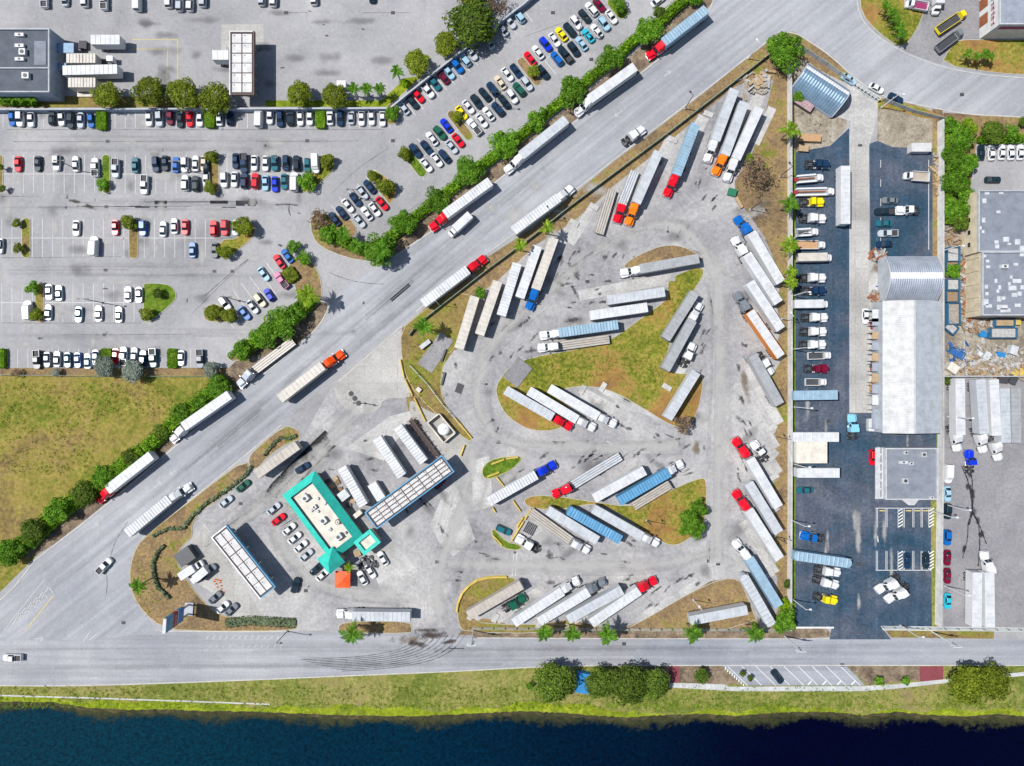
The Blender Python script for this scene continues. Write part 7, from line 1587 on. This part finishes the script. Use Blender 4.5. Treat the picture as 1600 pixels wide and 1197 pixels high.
palm(481, 461, 19, 'bright palm at the tip of the lower corner block', 8, 'leaf_palm_yellow'); palm(662, 511, 16, 'dark green palm in the grass wedge by the fence', 7.5); palm(216, 915, 14, 'palm at the outer edge of the lower left bank', 8)
palm(855, 356, 12, 'yellow-green palm upper of two on the fence strip', 7.5, 'leaf_palm_yellow', nf=11); palm(813, 383, 12, 'yellow-green palm lower of two on the fence strip', 7.5, 'leaf_palm_yellow', nf=11); palm(545, 887, 9, 'small palm between teal tower and parked cars', 4, 'leaf_palm_yellow')
palm(620, 111, 11, 'palm alone at the bend of the depot wall', 7); palm(596, 391, 16, 'palm in the rounded hedge corner', 7); palm(536, 366, 13, 'palm upper in the curved planter', 5); palm(556, 384, 13, 'palm lower in the curved planter', 5)
for x, w in ((553, 'left'), (573, 'middle'), (593, 'right')): palm(x, 139, 11, f'{w} palm of the three by the depot wall', 5)
for x, w in ((6, 'first'), (20, 'second'), (35, 'third'), (50, 'fourth')): palm(x, 154, 9, f'{w} small palm from the left under the depot building', 3)
for x, y, w in ((1384, 10, 'first from the top'), (1393, 20, 'second from the top'), (1398, 30, 'third from the top'), (1405, 42, 'fourth from the top'), (1409, 54, 'lowest')): palm(x, y, 10, f'palm {w} on the island in the bend', 4, nf=11)
for x, w in ((1512, 'left'), (1526, 'second'), (1539, 'third'), (1547, 'right')): palm(x, 84+(x % 3)*2, 9, f'{w} palm of the cluster below the showroom', 4, nf=11)
palm(1513, 195, 10, 'small bright palm in the strip below the bend', 3, 'leaf_palm_yellow')
# weeds and tufts
q = random.Random(9); b = MB()
def tufts(x0, y0, x1, y1, n, m):
    for _ in range(n):
        X, Y = W(q.uniform(x0, x1), q.uniform(y0, y1)); 
        for _ in range(5):
            s = q.uniform(.12, .3); a = q.uniform(0, 6.3); x, y = X+q.gauss(0, .25), Y+q.gauss(0, .25); z = q.uniform(.12, .3)
            b.poly([(x-s*cos(a), y-s*sin(a), .1), (x+s*sin(a)*.5, y-s*cos(a)*.5, z), (x+s*cos(a), y+s*sin(a), z+.05)], m)
for a in ((-20, 600, 150, 740, 500, 'leaf_olive'), (150, 600, 270, 650, 200, 'leaf_olive'), (820, 555, 1040, 600, 260, 'leaf_olive'), (1000, 790, 1090, 830, 100, 'leaf_olive'), (-20, 1072, 800, 1095, 500, 'leaf_olive'), (800, 1072, 1600, 1108, 500, 'leaf_hedge'), (1040, 450, 1080, 500, 60, 'leaf_olive'), (215, 870, 255, 960, 80, 'leaf_olive'),
          (1245, 100, 1300, 225, 90, 'leaf_brown'), (1150, 250, 1230, 420, 140, 'leaf_brown'), (640, 520, 700, 640, 90, 'leaf_olive'), (-20, 1098, 1600, 1106, 700, 'leaf_lime')):
    tufts(*a)
t = struct('grass_tufts', b.mesh('grass_tufts'), 'stuff')
for lab, names in LABELS.items():
    if len(names) > 1 and lab:
        gs = {bpy.data.objects[n].get('group') if n in bpy.data.objects else None for n in names}
        if None in gs or len(gs) > 1: print('DUP LABEL', lab, len(names))
    n = len(lab.split())
    if n < 4 or n > 16: print('LABEL LEN', n, lab)
print('objects', len(scene.objects))
